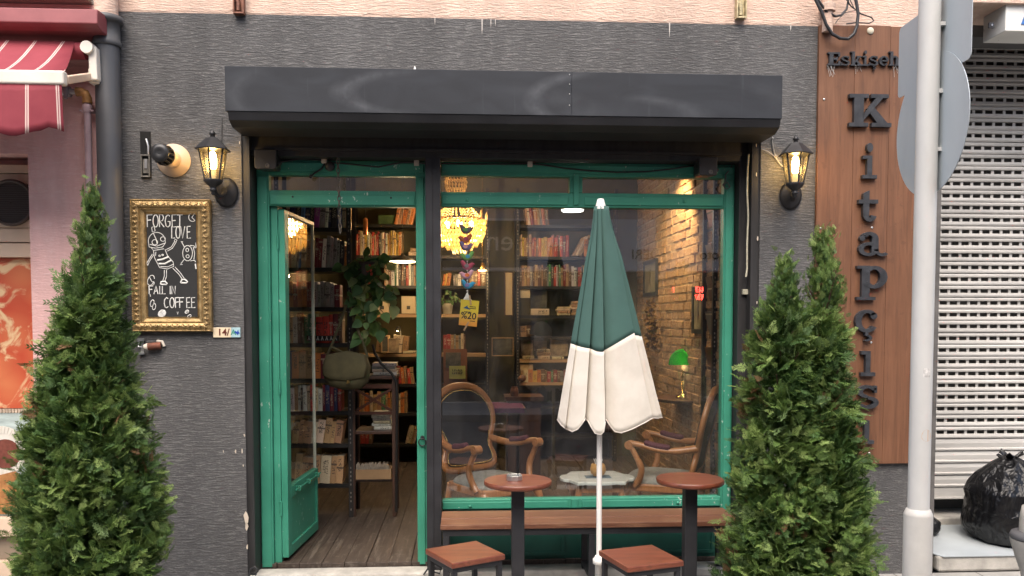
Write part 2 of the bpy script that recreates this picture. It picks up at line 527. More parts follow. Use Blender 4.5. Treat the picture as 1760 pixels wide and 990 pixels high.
fr.build('bolt_latch', M['green'], lf)
for z in (.35, 1.2, 2.2):
    fr = MB(); fr.tube([(HX - .002, HY - .01, z), (HX - .002, HY - .01, z + .1)], .009, 8); fr.build('hinge', M['green'], lf)

# shop window
fr = MB()
X0, X1 = -.166, 1.892
fr.box(1.817, YG, .0, X1, YG + .07, 2.803); fr.box(1.828, YG - .012, .02, 1.88, YG - .001, 2.69)
fr.box(X0, YG, 2.708, 1.816, YG + .07, 2.803); fr.box(X0 + .004, YG - .012, 2.73, 1.88, YG - .001, 2.785)
fr.box(X0, YG, 2.497, 1.816, YG + .07, 2.597)
fr.box(.725, YG, 2.598, .815, YG + .07, 2.707)
fr.box(.752, YG - .012, 2.512, .79, YG - .001, 2.724)
fr.box(X0 + .004, YG - .010, 2.512, .715, YG - .001, 2.57); fr.box(.827, YG - .010, 2.512, 1.806, YG - .001, 2.57)
fr.box(X0, YG, .383, 1.816, YG + .07, .452); fr.box(X0 + .004, YG - .010, .388, .72, YG - .001, .436); fr.box(.82, YG - .010, .388, 1.806, YG - .001, .436)
fr.box(.745, YG - .012, .386, .79, YG - .001, .45)
sw = fr.build('shop_window', M['green'], bld, bevel=.004)
fr = MB(); fr.add([(X0, YG + .05, .452), (1.817, YG + .05, .452), (1.817, YG + .05, 2.497), (X0, YG + .05, 2.497)], [(0, 1, 2, 3)])
fr.build('window_pane', M['pane'], sw, fixn=False)
fr = MB()
fr.add([(X0, YG + .05, 2.597), (.725, YG + .05, 2.597), (.725, YG + .05, 2.708), (X0, YG + .05, 2.708)], [(0, 1, 2, 3)])
fr.add([(.815, YG + .05, 2.597), (1.817, YG + .05, 2.597), (1.817, YG + .05, 2.708), (.815, YG + .05, 2.708)], [(0, 1, 2, 3)])
fr.build('transom_pane', M['pane'], sw, fixn=False)
fr = MB(); fr.box(X0, YG + .012, .0, 1.816, YG + .06, .382)
for a, b in ((-.12, .70), (.83, 1.78)):
    fr.box(a, YG, .30, b, YG + .011, .325); fr.box(a, YG, .045, b, YG + .011, .07)
    fr.box(a, YG, .071, a + .025, YG + .011, .299); fr.box(b - .025, YG, .071, b, YG + .011, .299)
fr.build('lower_panel', M['green_dark'], bld, bevel=.002)
fr = MB()
for px, py in ((803, 344), (1176, 346), (808, 870), (1165, 864)):
    c = P(px, py, YG - .010); fr.lathe([(.012, 0), (.010, .006), (.004, .009)], c, 10, 0, Matrix(((1, 0, 0), (0, 0, -1), (0, 1, 0))))
fr.build('screw_head', M['green'], sw)

# room behind
RL, RR, RB, ZF, ZC = -1.75, 2.12, 4.5, .02, 3.55
fl = MB()
rr = random.Random(11)
x = OL
while x < OR_ - .02:
    wd = .155
    x1 = min(x + wd - .003, OR_)
    fl.box(x, .17 + rr.uniform(0, .012), -.03, x1, .62 if False else RB, ZF + rr.uniform(-.003, .003)); x += wd
fl.box(RL, .305, -.03, OL - .004, RB, ZF); fl.box(OR_ + .003, .305, -.03, RR, RB, ZF)
fl.build('room_floor', M['floorwood'], bld, bevel=.003)
M['olive'] = mat('olive_wall_paint', (.085, .075, .042), .8, var=.2, vs=2)
M['ceil'] = mat('beige_ceiling', (.36, .28, .2), .85, var=.15, vs=1.5)
b = MB(); b.box(RL - .1, RB, -.03, RR + .1, RB + .1, ZC); b.build('back_wall', M['olive'], bld)
b = MB(); b.box(RL - .1, .302, -.03, RL, RB - .002, ZC); b.build('side_wall', M['olive'], bld)
b = MB(); b.box(RL - .1, .302, ZC + .002, RR + .1, RB + .1, ZC + .1)
b.box(RL, 3.0, 3.33, RR - .02, 3.22, ZC - .002)
b.build('ceiling', M['ceil'], bld)
# brick side wall, every brick laid with its own offset
def brickmat():
    m, t, N, L, B = nt('old_brick')
    tc = N.new('ShaderNodeTexCoord').outputs['Object']
    n = _noise(N, L, tc, 2.6, 6); n2 = _noise(N, L, tc, 40, 4); n3 = _noise(N, L, tc, 5.5, 2, (1, 3.5, 11))
    c = _mix(N, L, _ramp(N, L, n3, .35, .65), (.24, .135, .07), (.42, .27, .145))
    c = _mix(N, L, _math(N, L, 'MULTIPLY', _ramp(N, L, n, .45, .72), .7), c, (.19, .13, .085))
    c = _mix(N, L, _math(N, L, 'MULTIPLY', _ramp(N, L, n2, .5, .75), .35), c, (.5, .36, .22))
    L.new(c, B.inputs['Base Color']); B.inputs['Roughness'].default_value = .9
    _bump(N, L, B, n2, .6, .008)
    return m
M['brick'] = brickmat()
M['mortar'] = mat('lime_mortar', (.40, .29, .18), .95, var=.3, vs=12, bump=.8, bs=60, bd=.008)
b = MB(); b.box(RR, .302, -.03, RR + .1, RB - .002, ZC, 1)
z = 0; row = 0
while z < 3.5:
    h = rr.uniform(.066, .076); y = .31 - (row % 2) * .11
    while y < RB - .03:
        l = rr.uniform(.19, .24)
        y0, y1 = max(y, .31), min(y + l, RB - .01)
        if y1 - y0 > .04:
            d = rr.uniform(.002, .016)
            zj = rr.uniform(-.004, .004)
            b.add([(RR + .01, y0, z), (RR + .01, y1, z), (RR + .01, y1, z + h), (RR + .01, y0, z + h),
                   (RR - d, y0 + .006, z + .006 + zj), (RR - d - rr.uniform(-.004, .004), y1 - .006, z + .006 + zj), (RR - d, y1 - .007, z + h - .006 + zj), (RR - d, y0 + .005, z + h - .005 + zj)],
                  [(7, 6, 5, 4), (0, 1, 5, 4), (1, 2, 6, 5), (2, 3, 7, 6), (3, 0, 4, 7)], 0)
        y += l + .014
    z += h + .014; row += 1
b.build('brick_wall', [M['brick'], M['mortar']], bld)

# ------------------------------------------------------------------ black sheet-metal box over the shopfront
def smudged(name, base, pale, arcs):
    m, t, N, L, B = nt(name)
    tc = N.new('ShaderNodeTexCoord').outputs['Object']
    sp = N.new('ShaderNodeSeparateXYZ'); L.new(tc, sp.inputs[0])
    n = _noise(N, L, tc, 2.2, 5, (1, 1, 2.4), .5, 1.5)
    c = _mix(N, L, _ramp(N, L, n, .3, .75), tuple(x * .8 for x in base), tuple(x * 1.25 for x in base))
    fine = _noise(N, L, tc, 7, 4, (1, 1, 1), .6)
    tot = None
    for (cx, cz, a, bb, wd, s, xs) in arcs:
        u = _math(N, L, 'DIVIDE', _math(N, L, 'SUBTRACT', sp.outputs[0], cx - .27), a)
        v = _math(N, L, 'DIVIDE', _math(N, L, 'SUBTRACT', sp.outputs[2], cz - 2.9), bb)
        d = _math(N, L, 'SQRT', _math(N, L, 'ADD', _math(N, L, 'MULTIPLY', u, u), _math(N, L, 'MULTIPLY', v, v)))
        e = _math(N, L, 'ABSOLUTE', _math(N, L, 'SUBTRACT', d, 1.0))
        k = _math(N, L, 'MULTIPLY', _ramp(N, L, e, 0, wd, (1, 1, 1, 1), (0, 0, 0, 1)), s)
        side = _ramp(N, L, _math(N, L, 'MULTIPLY', u, xs), -.05, .6)
        k = _math(N, L, 'MULTIPLY', k, side)
        tot = k if tot is None else _math(N, L, 'MAXIMUM', tot, k)
    tot = _math(N, L, 'MULTIPLY', tot, _ramp(N, L, fine, .25, .6))
    c = _mix(N, L, tot, c, pale)
    st = _noise(N, L, tc, 1, 3, (22, 22, 1.2), .5)
    c = _mix(N, L, _math(N, L, 'MULTIPLY', _ramp(N, L, st, .66, .76), .25), c, pale)
    L.new(c, B.inputs['Base Color']); B.inputs['Roughness'].default_value = .62
    B.inputs['Specular IOR Level'].default_value = .3
    _bump(N, L, B, _noise(N, L, tc, 1.1, 2, (1.5, 1, 2)), .25, .02)
    return m
M['awn'] = smudged('smudged_black_sheet', (.024, .027, .033), (.085, .09, .10),
                   [(-.28, 3.12, .47, .13, .22, .75, -1), (.85, 3.09, .42, .17, .2, .7, -1), (.86, 3.00, .6, .12, .25, .45, 1), (-1.2, 3.1, .22, .14, .4, .35, -1), (.2, 2.95, .6, .2, .3, .3, 1), (1.6, 3.0, .5, .22, .3, .22, 1)])
M['awn_dark'] = mat('black_sheet_underside', (.022, .022, .024), .5, var=.3, vs=3, chips=(.35, .33, .3), chipth=.82)
aw = thing('shutter_box', 'long black sheet metal box with pale chalk smudges above the green door and window', 'shutter box', (.27, 0, 2.9))
a = MB()
pr = [(-.004, 3.268), (-.35, 3.268), (-.35, 2.996), (-.004, 2.996)]
a.prismX(pr, -1.468, .6690); a.prismX(pr, .6698, 2.018)
a.build('front_panel', M['awn'], aw, bevel=.002)
a = MB(); a.prismX([(-.004, 2.994), (-.345, 2.994), (-.325, 2.945), (-.25, 2.918), (-.004, 2.918)], -1.455, 2.013)
a.build('lower_trim', M['awn_dark'], aw, bevel=.003)
a = MB()
for z in (3.25, 3.19, 3.13, 3.06): a.ball((.655, -.3505, z), .004, 6, 4)
a.build('rivet', M['steel'], aw)
c = P(713, 117, -.3)
a = MB(); a.lathe([(.012, 0), (.004, .03), (.001, .035)], (c.x, -.3, 3.267), 6); a.build('filler_blob', M['chalk'], aw)

# ------------------------------------------------------------------ pink neighbour on the left
pk = thing('pink_building', 'pink rendered shop on the left with beige window bars and food pictures in the window', 'shop', (-4, 0, ZS))
XW = PX(54, 0, 500); PL = -9.0
a = MB(); a.box(XW, 0, ZS, WL - .002, .3, 3.745); a.box(PL, 0, 2.79, XW, .3, 3.745); a.box(PL, .22, ZS, XW, .3, 2.789)
a.build('wall', M['pink'], pk)
a = MB(); a.box(PL, .0, 3.75, WL - .002, .3, 7.5); a.build('upper_wall', mat('grey_render', (.42, .39, .35), .8), pk)
a = MB(); a.box(PL, -.2, 3.752, WL - .04, -.002, 3.83); a.build('ledge', mat('peeling_ledge', (.62, .58, .5), .8, var=.3, vs=14, col2=(.4, .36, .3)), pk, bevel=.008)
M['beige'] = mat('beige_window_metal', (.62, .47, .35), .45, var=.08)
M['beige2'] = mat('greyed_beige_metal', (.42, .36, .30), .5, var=.12)
YW = .10
wf = MB()
def zy(y): return PZ(y, YW, 30)
for (ya, yb, d) in ((283, 297, .0), (298, 316, .02), (378, 391, .0), (392, 416, .012), (418, 442, .0)):
    wf.box(PL, YW + d, zy(yb), XW - .002, YW + .1, zy(ya))
wf.box(XW - .03, YW, ZS, XW - .002, YW + .1, zy(443)); wf.box(PL, YW, zy(922), XW - .031, YW + .1, zy(890)); wf.box(PL, YW, ZS + .02, XW - .031, YW + .1, zy(965))
win = wf.build('window_frame', M['beige'], pk, bevel=.003)
a = MB(); a.box(PL, YW + .018, zy(377), XW - .032, YW + .1, zy(317)); a.box(PL, YW + .05, zy(964), XW - .032, YW + .1, zy(923))
a.build('dark_panel', mat('brown_glass_panel', (.24, .19, .14), .3, var=.2), win)
fc = P(18, 348, YW - .022)
a = MB()
a.lathe([(.14, 0), (.155, .012), (.15, .03), (.135, .03), (.13, .01)], (fc.x, fc.y + .02, fc.z), 32, 0, Matrix(((1, 0, 0), (0, 0, -1), (0, 1, 0))))
for i in range(-9, 10):
    zz = i * .014; hw = math.sqrt(max(.132 ** 2 - zz * zz, 0))
    a.bar((fc.x - hw, fc.y + .006, fc.z + zz - .0), (fc.x + hw, fc.y + .006, fc.z + zz), .004, .008)
a.ball((fc.x, fc.y - .002, fc.z), .006, 6, 4)
a.build('fan_grille', mat('brown_plastic', (.07, .05, .042), .5), win)
# food pictures behind the glass: flat prints
def foodprint():
    m, t, N, L, B = nt('printed_food_picture')
    tc = N.new('ShaderNodeTexCoord').outputs['Object']
    v = N.new('ShaderNodeTexVoronoi'); v.inputs['Scale'].default_value = 5.2
    L.new(_mix(N, L, .14, tc, N.new('ShaderNodeTexNoise').outputs['Color']), v.inputs['Vector'])
    n = _noise(N, L, tc, 5, 5, (1, 1, 1), .6, 1.2)
    c = _mix(N, L, _ramp(N, L, v.outputs['Distance'], .1, .8), (.62, .19, .08), (.50, .075, .035))
    c = _mix(N, L, _ramp(N, L, n, .50, .60), c, (.72, .50, .28))
    n2 = _noise(N, L, tc, 2.6, 3, (1, 1, .6), .5, .6)
    c = _mix(N, L, _ramp(N, L, n2, .60, .64), c, (.05, .025, .02))
    L.new(c, B.inputs['Base Color']); B.inputs['Roughness'].default_value = .35
    return m
a = MB(); a.box(PL, YW + .05, zy(703), XW - .032, YW + .07, zy(443)); a.build('food_picture', foodprint(), win)
a = MB(); a.box(PL, YW + .052, zy(710), XW - .032, YW + .071, zy(704))
for i in range(40): a.box(XW - .05 - i * .02, YW + .044, zy(711), XW - .06 - i * .02, YW + .051, zy(704))
a.build('picture_strip', mat('striped_trim', (.55, .45, .35), .6, var=.3, vs=30), win)
a = MB(); a.box(PL, YW + .05, zy(889), XW - .032, YW + .072, zy(711)); a.build('drink_picture', mat('aqua_print', (.42, .50, .48), .35, var=.25, vs=7, st=(1, 1, 5)), win)
c1 = P(2, 775, YW + .05); c2 = P(18, 870, YW + .05)
RY = Matrix(((1, 0, 0), (0, 0, -1), (0, 1, 0)))
a = MB(); a.lathe([(.17, 0), (.17, .003)], (c1.x, YW + .05, c1.z), 30, 0, RY)
for i in range(40):
    an = 6.283 * i / 40
    a.bar((c1.x + .12 * math.cos(an), YW + .045, c1.z + .12 * math.sin(an)), (c1.x + .165 * math.cos(an), YW + .045, c1.z + .165 * math.sin(an)), .012, .003)
a.build('printed_plate', mat('cream_print', (.7, .67, .6), .4), win)
a = MB(); a.lathe([(.10, .004), (.10, .0075)], (c1.x + .03, YW + .05, c1.z - .02), 24, 0, RY, sy=1.0); a.build('printed_cake', mat('brown_print', (.16, .05, .035), .4, var=.4, vs=20), win)
a = MB(); a.prismY([(c2.x - .09, c2.z - .05), (c2.x + .07, c2.z - .05), (c2.x + .10, c2.z + .2), (c2.x + .04, c2.z + .24), (c2.x - .12, c2.z + .2)], YW + .038, YW + .043); a.build('printed_drink', mat('amber_print', (.30, .07, .03), .4, var=.6, vs=9, col2=(.55, .28, .10)), win)

a = MB(); YB = -.28
zt, zb = PZ(14, YB, 80), PZ(47, YB, 80)
a.prismX([(-.004, zt + .01), (YB, zt), (YB - .01, zt - .09), (YB + .02, zb + .01), (YB + .06, zb), (-.004, zb)], PL, PX(168, YB, 30))
tag(a.build('awning_hood', mat('burgundy_metal', (.23, .055, .062), .5, var=.12, col2=(.29, .085, .09)), org=(-3, 0, zb), bevel=.006), 'burgundy metal hood fixed to the pink wall above the striped awning', 'awning hood')

# striped awning
YR_, YF_ = -.16, -.62
aw2 = thing('striped_awning', 'burgundy cloth awning with pale double stripes and a white front bar on the pink shop', 'awning', (-3.2, 0, 3.3))
rc = P(140, 88, YR_); fb = P(112, 135, YF_); vb = PZ(230, YF_, 80)
def stripemat():
    m, t, N, L, B = nt('striped_awning_cloth')
    tc = N.new('ShaderNodeTexCoord').outputs['Object']
    sp = N.new('ShaderNodeSeparateXYZ'); L.new(tc, sp.inputs[0])
    x = _math(N, L, 'FRACT', _math(N, L, 'ADD', _math(N, L, 'DIVIDE', _math(N, L, 'SUBTRACT', sp.outputs[0], 3.2 + PX(101, YF_, 200)), .168), 40.07))
    s1 = _math(N, L, 'COMPARE', x, .035, .022); s2 = _math(N, L, 'COMPARE', x, .105, .022)
    n = _noise(N, L, tc, 4, 4)
    c = _mix(N, L, _ramp(N, L, n, .3, .7), (.21, .022, .036), (.26, .036, .050))
    c = _mix(N, L, _math(N, L, 'MAXIMUM', s1, s2), c, (.62, .46, .42))
    L.new(c, B.inputs['Base Color']); B.inputs['Roughness'].default_value = .8
    _bump(N, L, B, _noise(N, L, tc, 3, 3), .2, .02)
    return m
M['awncloth'] = stripemat()
a = MB(); nx = 40
xl, xr0, xr1 = PL, rc.x - .02, fb.x - .025
for (z0, z1, y0, y1, sag, xa, xb) in ((rc.z + .05, fb.z + .02, YR_ - .02, YF_ + .01, .03, rc.x - .03, fb.x - .02),):
    k = 6
    vs = []
    for j in range(k + 1):
        f = j / k
        xr = xb + (xa - xb) * (1 - f)
        for i in range(nx + 1):
            vs.append((xl + (xr - xl) * i / nx, y0 + (y1 - y0) * f, z0 + (z1 - z0) * f - sag * math.sin(math.pi * f)))
    a.add(vs, [(j * (nx + 1) + i, j * (nx + 1) + i + 1, (j + 1) * (nx + 1) + i + 1, (j + 1) * (nx + 1) + i) for j in range(k) for i in range(nx)], 0, True)
cl = a.build('awning_cloth', M['awncloth'], aw2, fixn=False)
s = cl.modifiers.new('thick', 'SOLIDIFY'); s.thickness = .004
a = MB(); nx = 160; vs = []
for j in range(7):
    f = j / 6
    for i in range(nx + 1):
        x = xl + (fb.x - .018 - xl) * i / nx
        zl = vb - .02 * math.sin((x - fb.x) * 6.283 / .34 + .6) - (.0 if i < nx - 2 else -.02)
        vs.append((x, YF_ - .005 - .02 * f * math.sin(x * 9) - .006 * math.sin(x * 37) * f, (fb.z - .03) * (1 - f) + zl * f))
a.add(vs, [(j * (nx + 1) + i, j * (nx + 1) + i + 1, (j + 1) * (nx + 1) + i + 1, (j + 1) * (nx + 1) + i) for j in range(6) for i in range(nx)], 0, True)
va = a.build('valance', M['awncloth'], aw2, fixn=False)
s = va.modifiers.new('thick', 'SOLIDIFY'); s.thickness = .004
M['wmetal'] = mat('chipped_white_metal', (.70, .66, .58), .4, var=.08, chips=(.12, .1, .09), chipth=.83)
a = MB(); a.box(PL, YF_ - .02, fb.z - .038, fb.x, YF_ + .035, fb.z + .042); a.build('front_bar', M['wmetal'], aw2, bevel=.012, seg=3)
a = MB(); a.tube([(PL, YR_, rc.z), (rc.x + .03, YR_, rc.z)], .052, 16); a.build('roller', M['awncloth'], aw2)
a = MB()
b0 = P(152, 82, YR_ - .05); b1 = P(163, 137, YR_ - .05)
a.tube([(b0.x - .005, YR_ - .07, b0.z), (b0.x - .005, YR_ + .07, b0.z)], .038, 18)
a.bar((b0.x + .018, YR_, b0.z + .01), (b1.x - .012, YR_, b1.z), .05, .09)
a.box(b1.x - .055, YR_ - .02, b1.z - .01, b1.x + .005, -.002, b1.z + .08)
a.build('end_bracket', M['wmetal'], aw2, bevel=.008)
a = MB(); a.bar((fb.x - .01, YF_ + .03, fb.z), (b1.x - .05, YR_ + .02, b1.z + .04), .035, .045, up=(0, 0, 1)); a.build('folding_arm', M['beige'], aw2, bevel=.006)

# gas pipe on the pink wall
gp = thing('gas_pipe', 'thin lilac painted gas pipe with a rusty elbow and tap on the pink wall', 'pipe', (-2.62, 0, ZS))
px_ = PX(152, -.06, 260)
zt = PZ(163, -.06, 150)
a = MB(); a.tube([(px_, -.06, ZS), (px_, -.06, zt - .05)], .022, 12); a.lathe([(.026, 0), (.03, .01), (.03, .04), (.026, .05)], (px_, -.06, PZ(203, -.06)), 14)
a.box(px_ - .045, -.075, PZ(200, -.06) - .004, px_ + .045, -.002, PZ(200, -.06) + .006)
a.build('pipe', mat('lilac_pipe_paint', (.50, .36, .38), .5, var=.15), gp)
a = MB(); a.tube([(px_, -.06, zt - .055), (px_, -.06, zt - .02), (px_ - .012, -.06, zt + .008), (px_ - .04, -.06, zt + .018), (px_ - .065, -.06, zt + .018)], [.03, .028, .028, .028, .03], 12)
a.build('elbow', mat('rusty_elbow', (.36, .19, .07), .6, .3, var=.4, vs=25), gp)
a = MB(); a.tube([(px_ - .06, -.06, zt + .018), (px_ - .2, -.06, zt + .018)], .018, 10)
a.tube([(px_ - .105, -.06, zt + .018), (px_ - .145, -.06, zt + .018)], .034, 10); a.bar((px_ - .12, -.09, zt - .035), (px_ - .12, -.09, zt + .07), .02, .012)
a.build('tap', mat('grey_tap', (.35, .33, .34), .45, .5), gp)

# ------------------------------------------------------------------ right neighbour: shuttered shop
nb = thing('shuttered_shop', 'shop on the right with a white fascia and stone threshold behind its closed roller shutter', 'shop', (6, .6, ZS))
YS = .75
SX0, SX1 = 3.30, 9.5
a = MB(); a.box(WR + .002, .02, 3.9, SX1, 1.2, 7.5); a.build('upper_wall', M['peach'], nb)
a = MB(); a.box(WR + .002, .02, ZS, SX0, 1.2, 3.899); a.box(SX0 + .001, YS + .25, ZS, SX1, 1.2, 3.899); a.build('wall', mat('dark_recess_wall', (.10, .095, .09), .8, var=.3), nb)
fx = PX(1690, .3, 30)
a = MB(); a.box(fx, .05, PZ(54, .06, 1720), SX1, .3, 4.6)
fs = a.build('fascia_sign', mat('dirty_white_fascia', (.72, .72, .68), .5, var=.08, vs=3, chips=(.45, .43, .4), chipth=.74), nb, bevel=.006)
c = P(1760, 38, .045)
a = MB(); a.prismY([(c.x - .02, c.z - .015), (c.x + .8, c.z - .015), (c.x + .8, c.z + .3), (c.x + .1, c.z + .3)], .044, .048); a.build('blue_emblem', mat('blue_print', (.05, .16, .42), .4), fs)
c = P(1703, 44, .045)
a = MB(); a.box(c.x - .018, .035, c.z - .018, c.x + .018, .0485, c.z + .018); a.box(c.x - .004, .03, c.z - .006, c.x + .005, .0345, c.z + .006, 1); a.build('square_bolt', [M['black'], M['steel']], fs)
a = MB(); a.box(SX0 + .002, .45, PZ(76, .6, 1700), SX1, YS - .05, 4.05); a.build('shutter_housing', mat('grey_housing', (.12, .12, .118), .6), nb)
a = MB(); a.box(SX0 + .002, YS - .08, ZS, SX1, YS + .24, PZ(890, YS - .08, 1650)); a.build('threshold', M['stone'], nb, bevel=.01)

sh = thing('roller_shutter', 'closed light grey roller shutter with rows of small slots and five solid bottom slats', 'roller shutter', (5, YS, .28))
def SZ(y): return PZ(y, YS, 1680)
a = MB()
ztop, zsol, zbot = SZ(78), SZ(753), SZ(856)
nrow = 33
ph = (ztop - zsol) / nrow
xs0, xs1 = SX0 + .01, 6.2
pw, gap = .083, .022
YS0 = YS
for r in range(nrow):
    z0 = zsol + r * ph + rr.uniform(-.0012, .0012); YS = YS0 + rr.uniform(-.003, .003)
    hz0, hz1 = z0 + ph * .38, z0 + ph * .69
    # rounded lower slat body, slot band, upper lip
    a.prismX([(YS + .004, z0 + .001), (YS - .010, z0 + .004), (YS - .014, z0 + ph * .16), (YS - .010, hz0 - .003), (YS, hz0), (YS + .012, hz0), (YS + .012, z0 + .001)], xs0, xs1)
    a.prismX([(YS, hz1), (YS - .008, hz1 + .003), (YS - .010, z0 + ph * .86), (YS - .003, z0 + ph - .001), (YS + .012, z0 + ph - .001), (YS + .012, hz1)], xs0, xs1)
    x = xs0
    while x < xs1:
        a.box(x, YS + .005, hz0 - .001, x + gap, YS + .011, hz1 + .001); x += pw
YS = YS0
ns = 5
ph2 = (zsol - zbot) / ns
for r in range(ns):
    z0 = zbot + r * ph2
    if r == 0:
        a.prismX([(YS + .01, z0), (YS - .02, z0), (YS - .02, z0 + .012), (YS - .006, z0 + .014), (YS - .006, z0 + ph2 - .006), (YS + .01, z0 + ph2 - .003)], xs0, xs1)
    else:
        a.prismX([(YS + .01, z0), (YS - .016, z0 + .002), (YS - .018, z0 + .014), (YS - .006, z0 + .022), (YS - .010, z0 + ph2 * .6), (YS - .004, z0 + ph2 - .008), (YS + .01, z0 + ph2 - .003)], xs0, xs1)
a.build('slat_curtain', mat('light_grey_shutter', (.49, .475, .445), .5, .05, var=.2, vs=3, st=(.4, 1, 4)), sh)
a = MB(); a.box(xs1 + .002, YS - .02, zbot, SX1, YS + .01, ztop); a.box(SX0 + .001, YS - .05, zbot, SX0 + .009, YS + .03, ztop); a.build('guide_rail', mat('rail_grey', (.3, .29, .27), .5, .3), sh)

# step slab in front of the shutter
st = thing('entrance_step', 'low concrete step covered by a pale blue grey metal sheet before the roller shutter', 'step', (4.5, .3, ZS))
a = MB()
zf, zb_ = .045, .10
sx = 3.33
a.add([(sx, 0, ZS), (SX1, 0, ZS), (SX1, .66, ZS), (sx, .66, ZS), (sx, 0, zf), (SX1, 0, zf), (SX1, .66, zb_), (sx, .66, zb_)], [(3, 2, 1, 0), (4, 5, 6, 7), (0, 1, 5, 4), (1, 2, 6, 5), (2, 3, 7, 6), (3, 0, 4, 7)])
a.build('concrete_block', M['stone'], st, bevel=.02)
a = MB()
a.add([(sx + .03, -.01, zf + .003), (SX1, -.01, zf + .003), (SX1, .64, zb_ + .003), (sx - .04, .64, zb_ + .003), (sx - .04, .1, zf + .011)], [(0, 1, 2, 3, 4)])
o = a.build('metal_sheet', mat('blue_grey_sheet', (.42, .46, .48), .45, .2, var=.12, vs=3), st)
s = o.modifiers.new('thick', 'SOLIDIFY'); s.thickness = .006; s.offset = 1

# ------------------------------------------------------------------ the other side of the street (what the shop glass mirrors)
YO = -11.5
ob = thing('opposite_building', 'pale building across the street mirrored in the bookshop window', 'building', (0, YO, ZS))
MY = 2 * (YG + .05) - YO
z_a, z_b = P(900, 378, MY).z, P(900, 466, MY).z
a = MB(); a.box(-14, YO - .4, z_a, 14, YO, 9.0)
for x in range(-13, 14, 3): pass
a.build('upper_wall', mat('dusty_pink_wall', (.50, .42, .38), .8, var=.15), ob)
a = MB(); a.box(-14, YO - .4, z_b, 14, YO + .25, z_a - .004); a.build('fascia', mat('pale_grey_fascia', (.84, .82, .80), .5, var=.1, vs=.6, st=(1, 1, .2)), ob)
a = MB(); a.box(-14, YO - .45, ZS, 14, YO - .15, z_b - .004); a.build('shop_glass', mat('dark_shop_glass', (.02, .02, .022), .12, var=.3), ob)
a = MB()
for x in (-9, -6.2, -3.4, -1.2, 1.4, 4.6, 7.5): a.box(x, YO - .149, ZS, x + .35, YO + .1, z_b - .006)
a.build('pillar', mat('grey_pillar', (.2, .19, .18), .7), ob)
for (x0, zz) in ((-10, 5.4), (-6.5, 5.4), (-3, 5.4), (.5, 5.4), (4, 5.4), (7.5, 5.4)):
    a = MB(); a.box(x0, YO + .001, zz, x0 + 1.5, YO + .03, zz + 1.7); a.build('window', mat('dark_window', (.03, .035, .04), .1), ob)
xs_a, xs_b = P(690, 420, MY).x, P(905, 420, MY).x
a = MB(); a.box(xs_a, YO + .252, z_b + .06, xs_b, YO + .264, z_a - .05); a.build('sign_board', mat('dark_sign_board', (.03, .03, .032), .5), ob)
# mirror-written shop name letters seen in the reflection
def btext(name, body, size, mats, parent, mtx, ext=.01, org=None, align='CENTER', off=0.0):
    cu = bpy.data.curves.new('lettering', 'FONT'); cu.body = body; cu.size = size; cu.extrude = ext; cu.align_x = align; cu.align_y = 'CENTER'; cu.offset = off
    cu.resolution_u = 4
    to = bpy.data.objects.new('lettering', cu); COL.objects.link(to)
    bpy.context.view_layer.update()
    me = bpy.data.meshes.new_from_object(to.evaluated_get(bpy.context.evaluated_depsgraph_get()))
    bpy.data.objects.remove(to); bpy.data.curves.remove(cu)
    mb = MB()
    mb.add([mtx @ v.co for v in me.vertices], [tuple(p.vertices) for p in me.polygons])
    bpy.data.meshes.remove(me)
    return mb.build(name, mats, parent, org)
def facing_shop(c):   # text plane on the far facade, facing the bookshop (+Y)
    return Matrix(((-1, 0, 0, c.x), (0, 0, 1, YO + .278), (0, 1, 0, c.z), (0, 0, 0, 1)))
c = P(858, 417, MY)
btext('sign_letters', 'en', .62, mat('pale_letters', (.75, .72, .6), .5), ob, facing_shop(c))
for (px, py, tx) in ((1105, 440, 'DERI'), (1222, 440, 'Moto')):
    c = P(px, py, MY); btext('sign_letters', tx, .3, M['slate'], ob, facing_shop(c))
M['led'] = emit('red_led', (1, .06, .04), 14)
for (px, py, wpx) in ((1170, 505, 22), (1203, 505, 18), (1151, 682, 22)):
    c = P(px, py, MY)
    s_ = wpx * 17 / 1400
    a = MB()
    r2 = random.Random(px)
    for row in (0, 1):
        for i in range(4):
            x = c.x - s_ / 2 + s_ * i / 4; z0 = c.z + (.03 if row == 0 else -.13); h = .12
            a.bar((x, YO - .05, z0), (x + r2.uniform(-.02, .05), YO - .05, z0 + h), .022, .02)
            if r2.random() < .7: a.bar((x, YO - .05, z0 + h * r2.choice((0, .5, 1))), (x + s_ * .16, YO - .05, z0 + h * r2.choice((0, .5, 1))), .022, .02)
    led = a.build('led_sign', M['led'], ob)
# ================================================================== THINGS ON THE FACADE
RYM = Matrix(((1, 0, 0), (0, 0, -1), (0, 1, 0)))      # lathe axis z -> -y (towards the street)

# charcoal drainpipe
dp = thing('drainpipe', 'thick charcoal painted drainpipe between the pink wall and the bookshop', 'drainpipe', (-2.28, -.08, ZS))
cx = -2.28
a = MB(); a.lathe([(.074, ZS), (.074, 3.45), (.073, 3.46)], (cx, -.08, 0), 24)
a.build('pipe', mat('charcoal_pipe_paint', (.075, .077, .083), .45, var=.15, vs=3, st=(1, 1, .4)), dp)
a = MB(); a.lathe([(.082, 3.455), (.086, 3.46), (.086, 3.485), (.080, 3.49), (.080, 3.60), (.10, 3.605), (.10, 3.64), (.07, 3.645)], (cx, -.08, 0), 24)
a.build('socket', mat('charcoal_socket', (.085, .087, .09), .5, var=.2), dp)
a = MB(); a.lathe([(.07, 3.648), (.07, 6)], (cx, -.08, 0), 20); a.build('upper_pipe', M['peach'], dp)

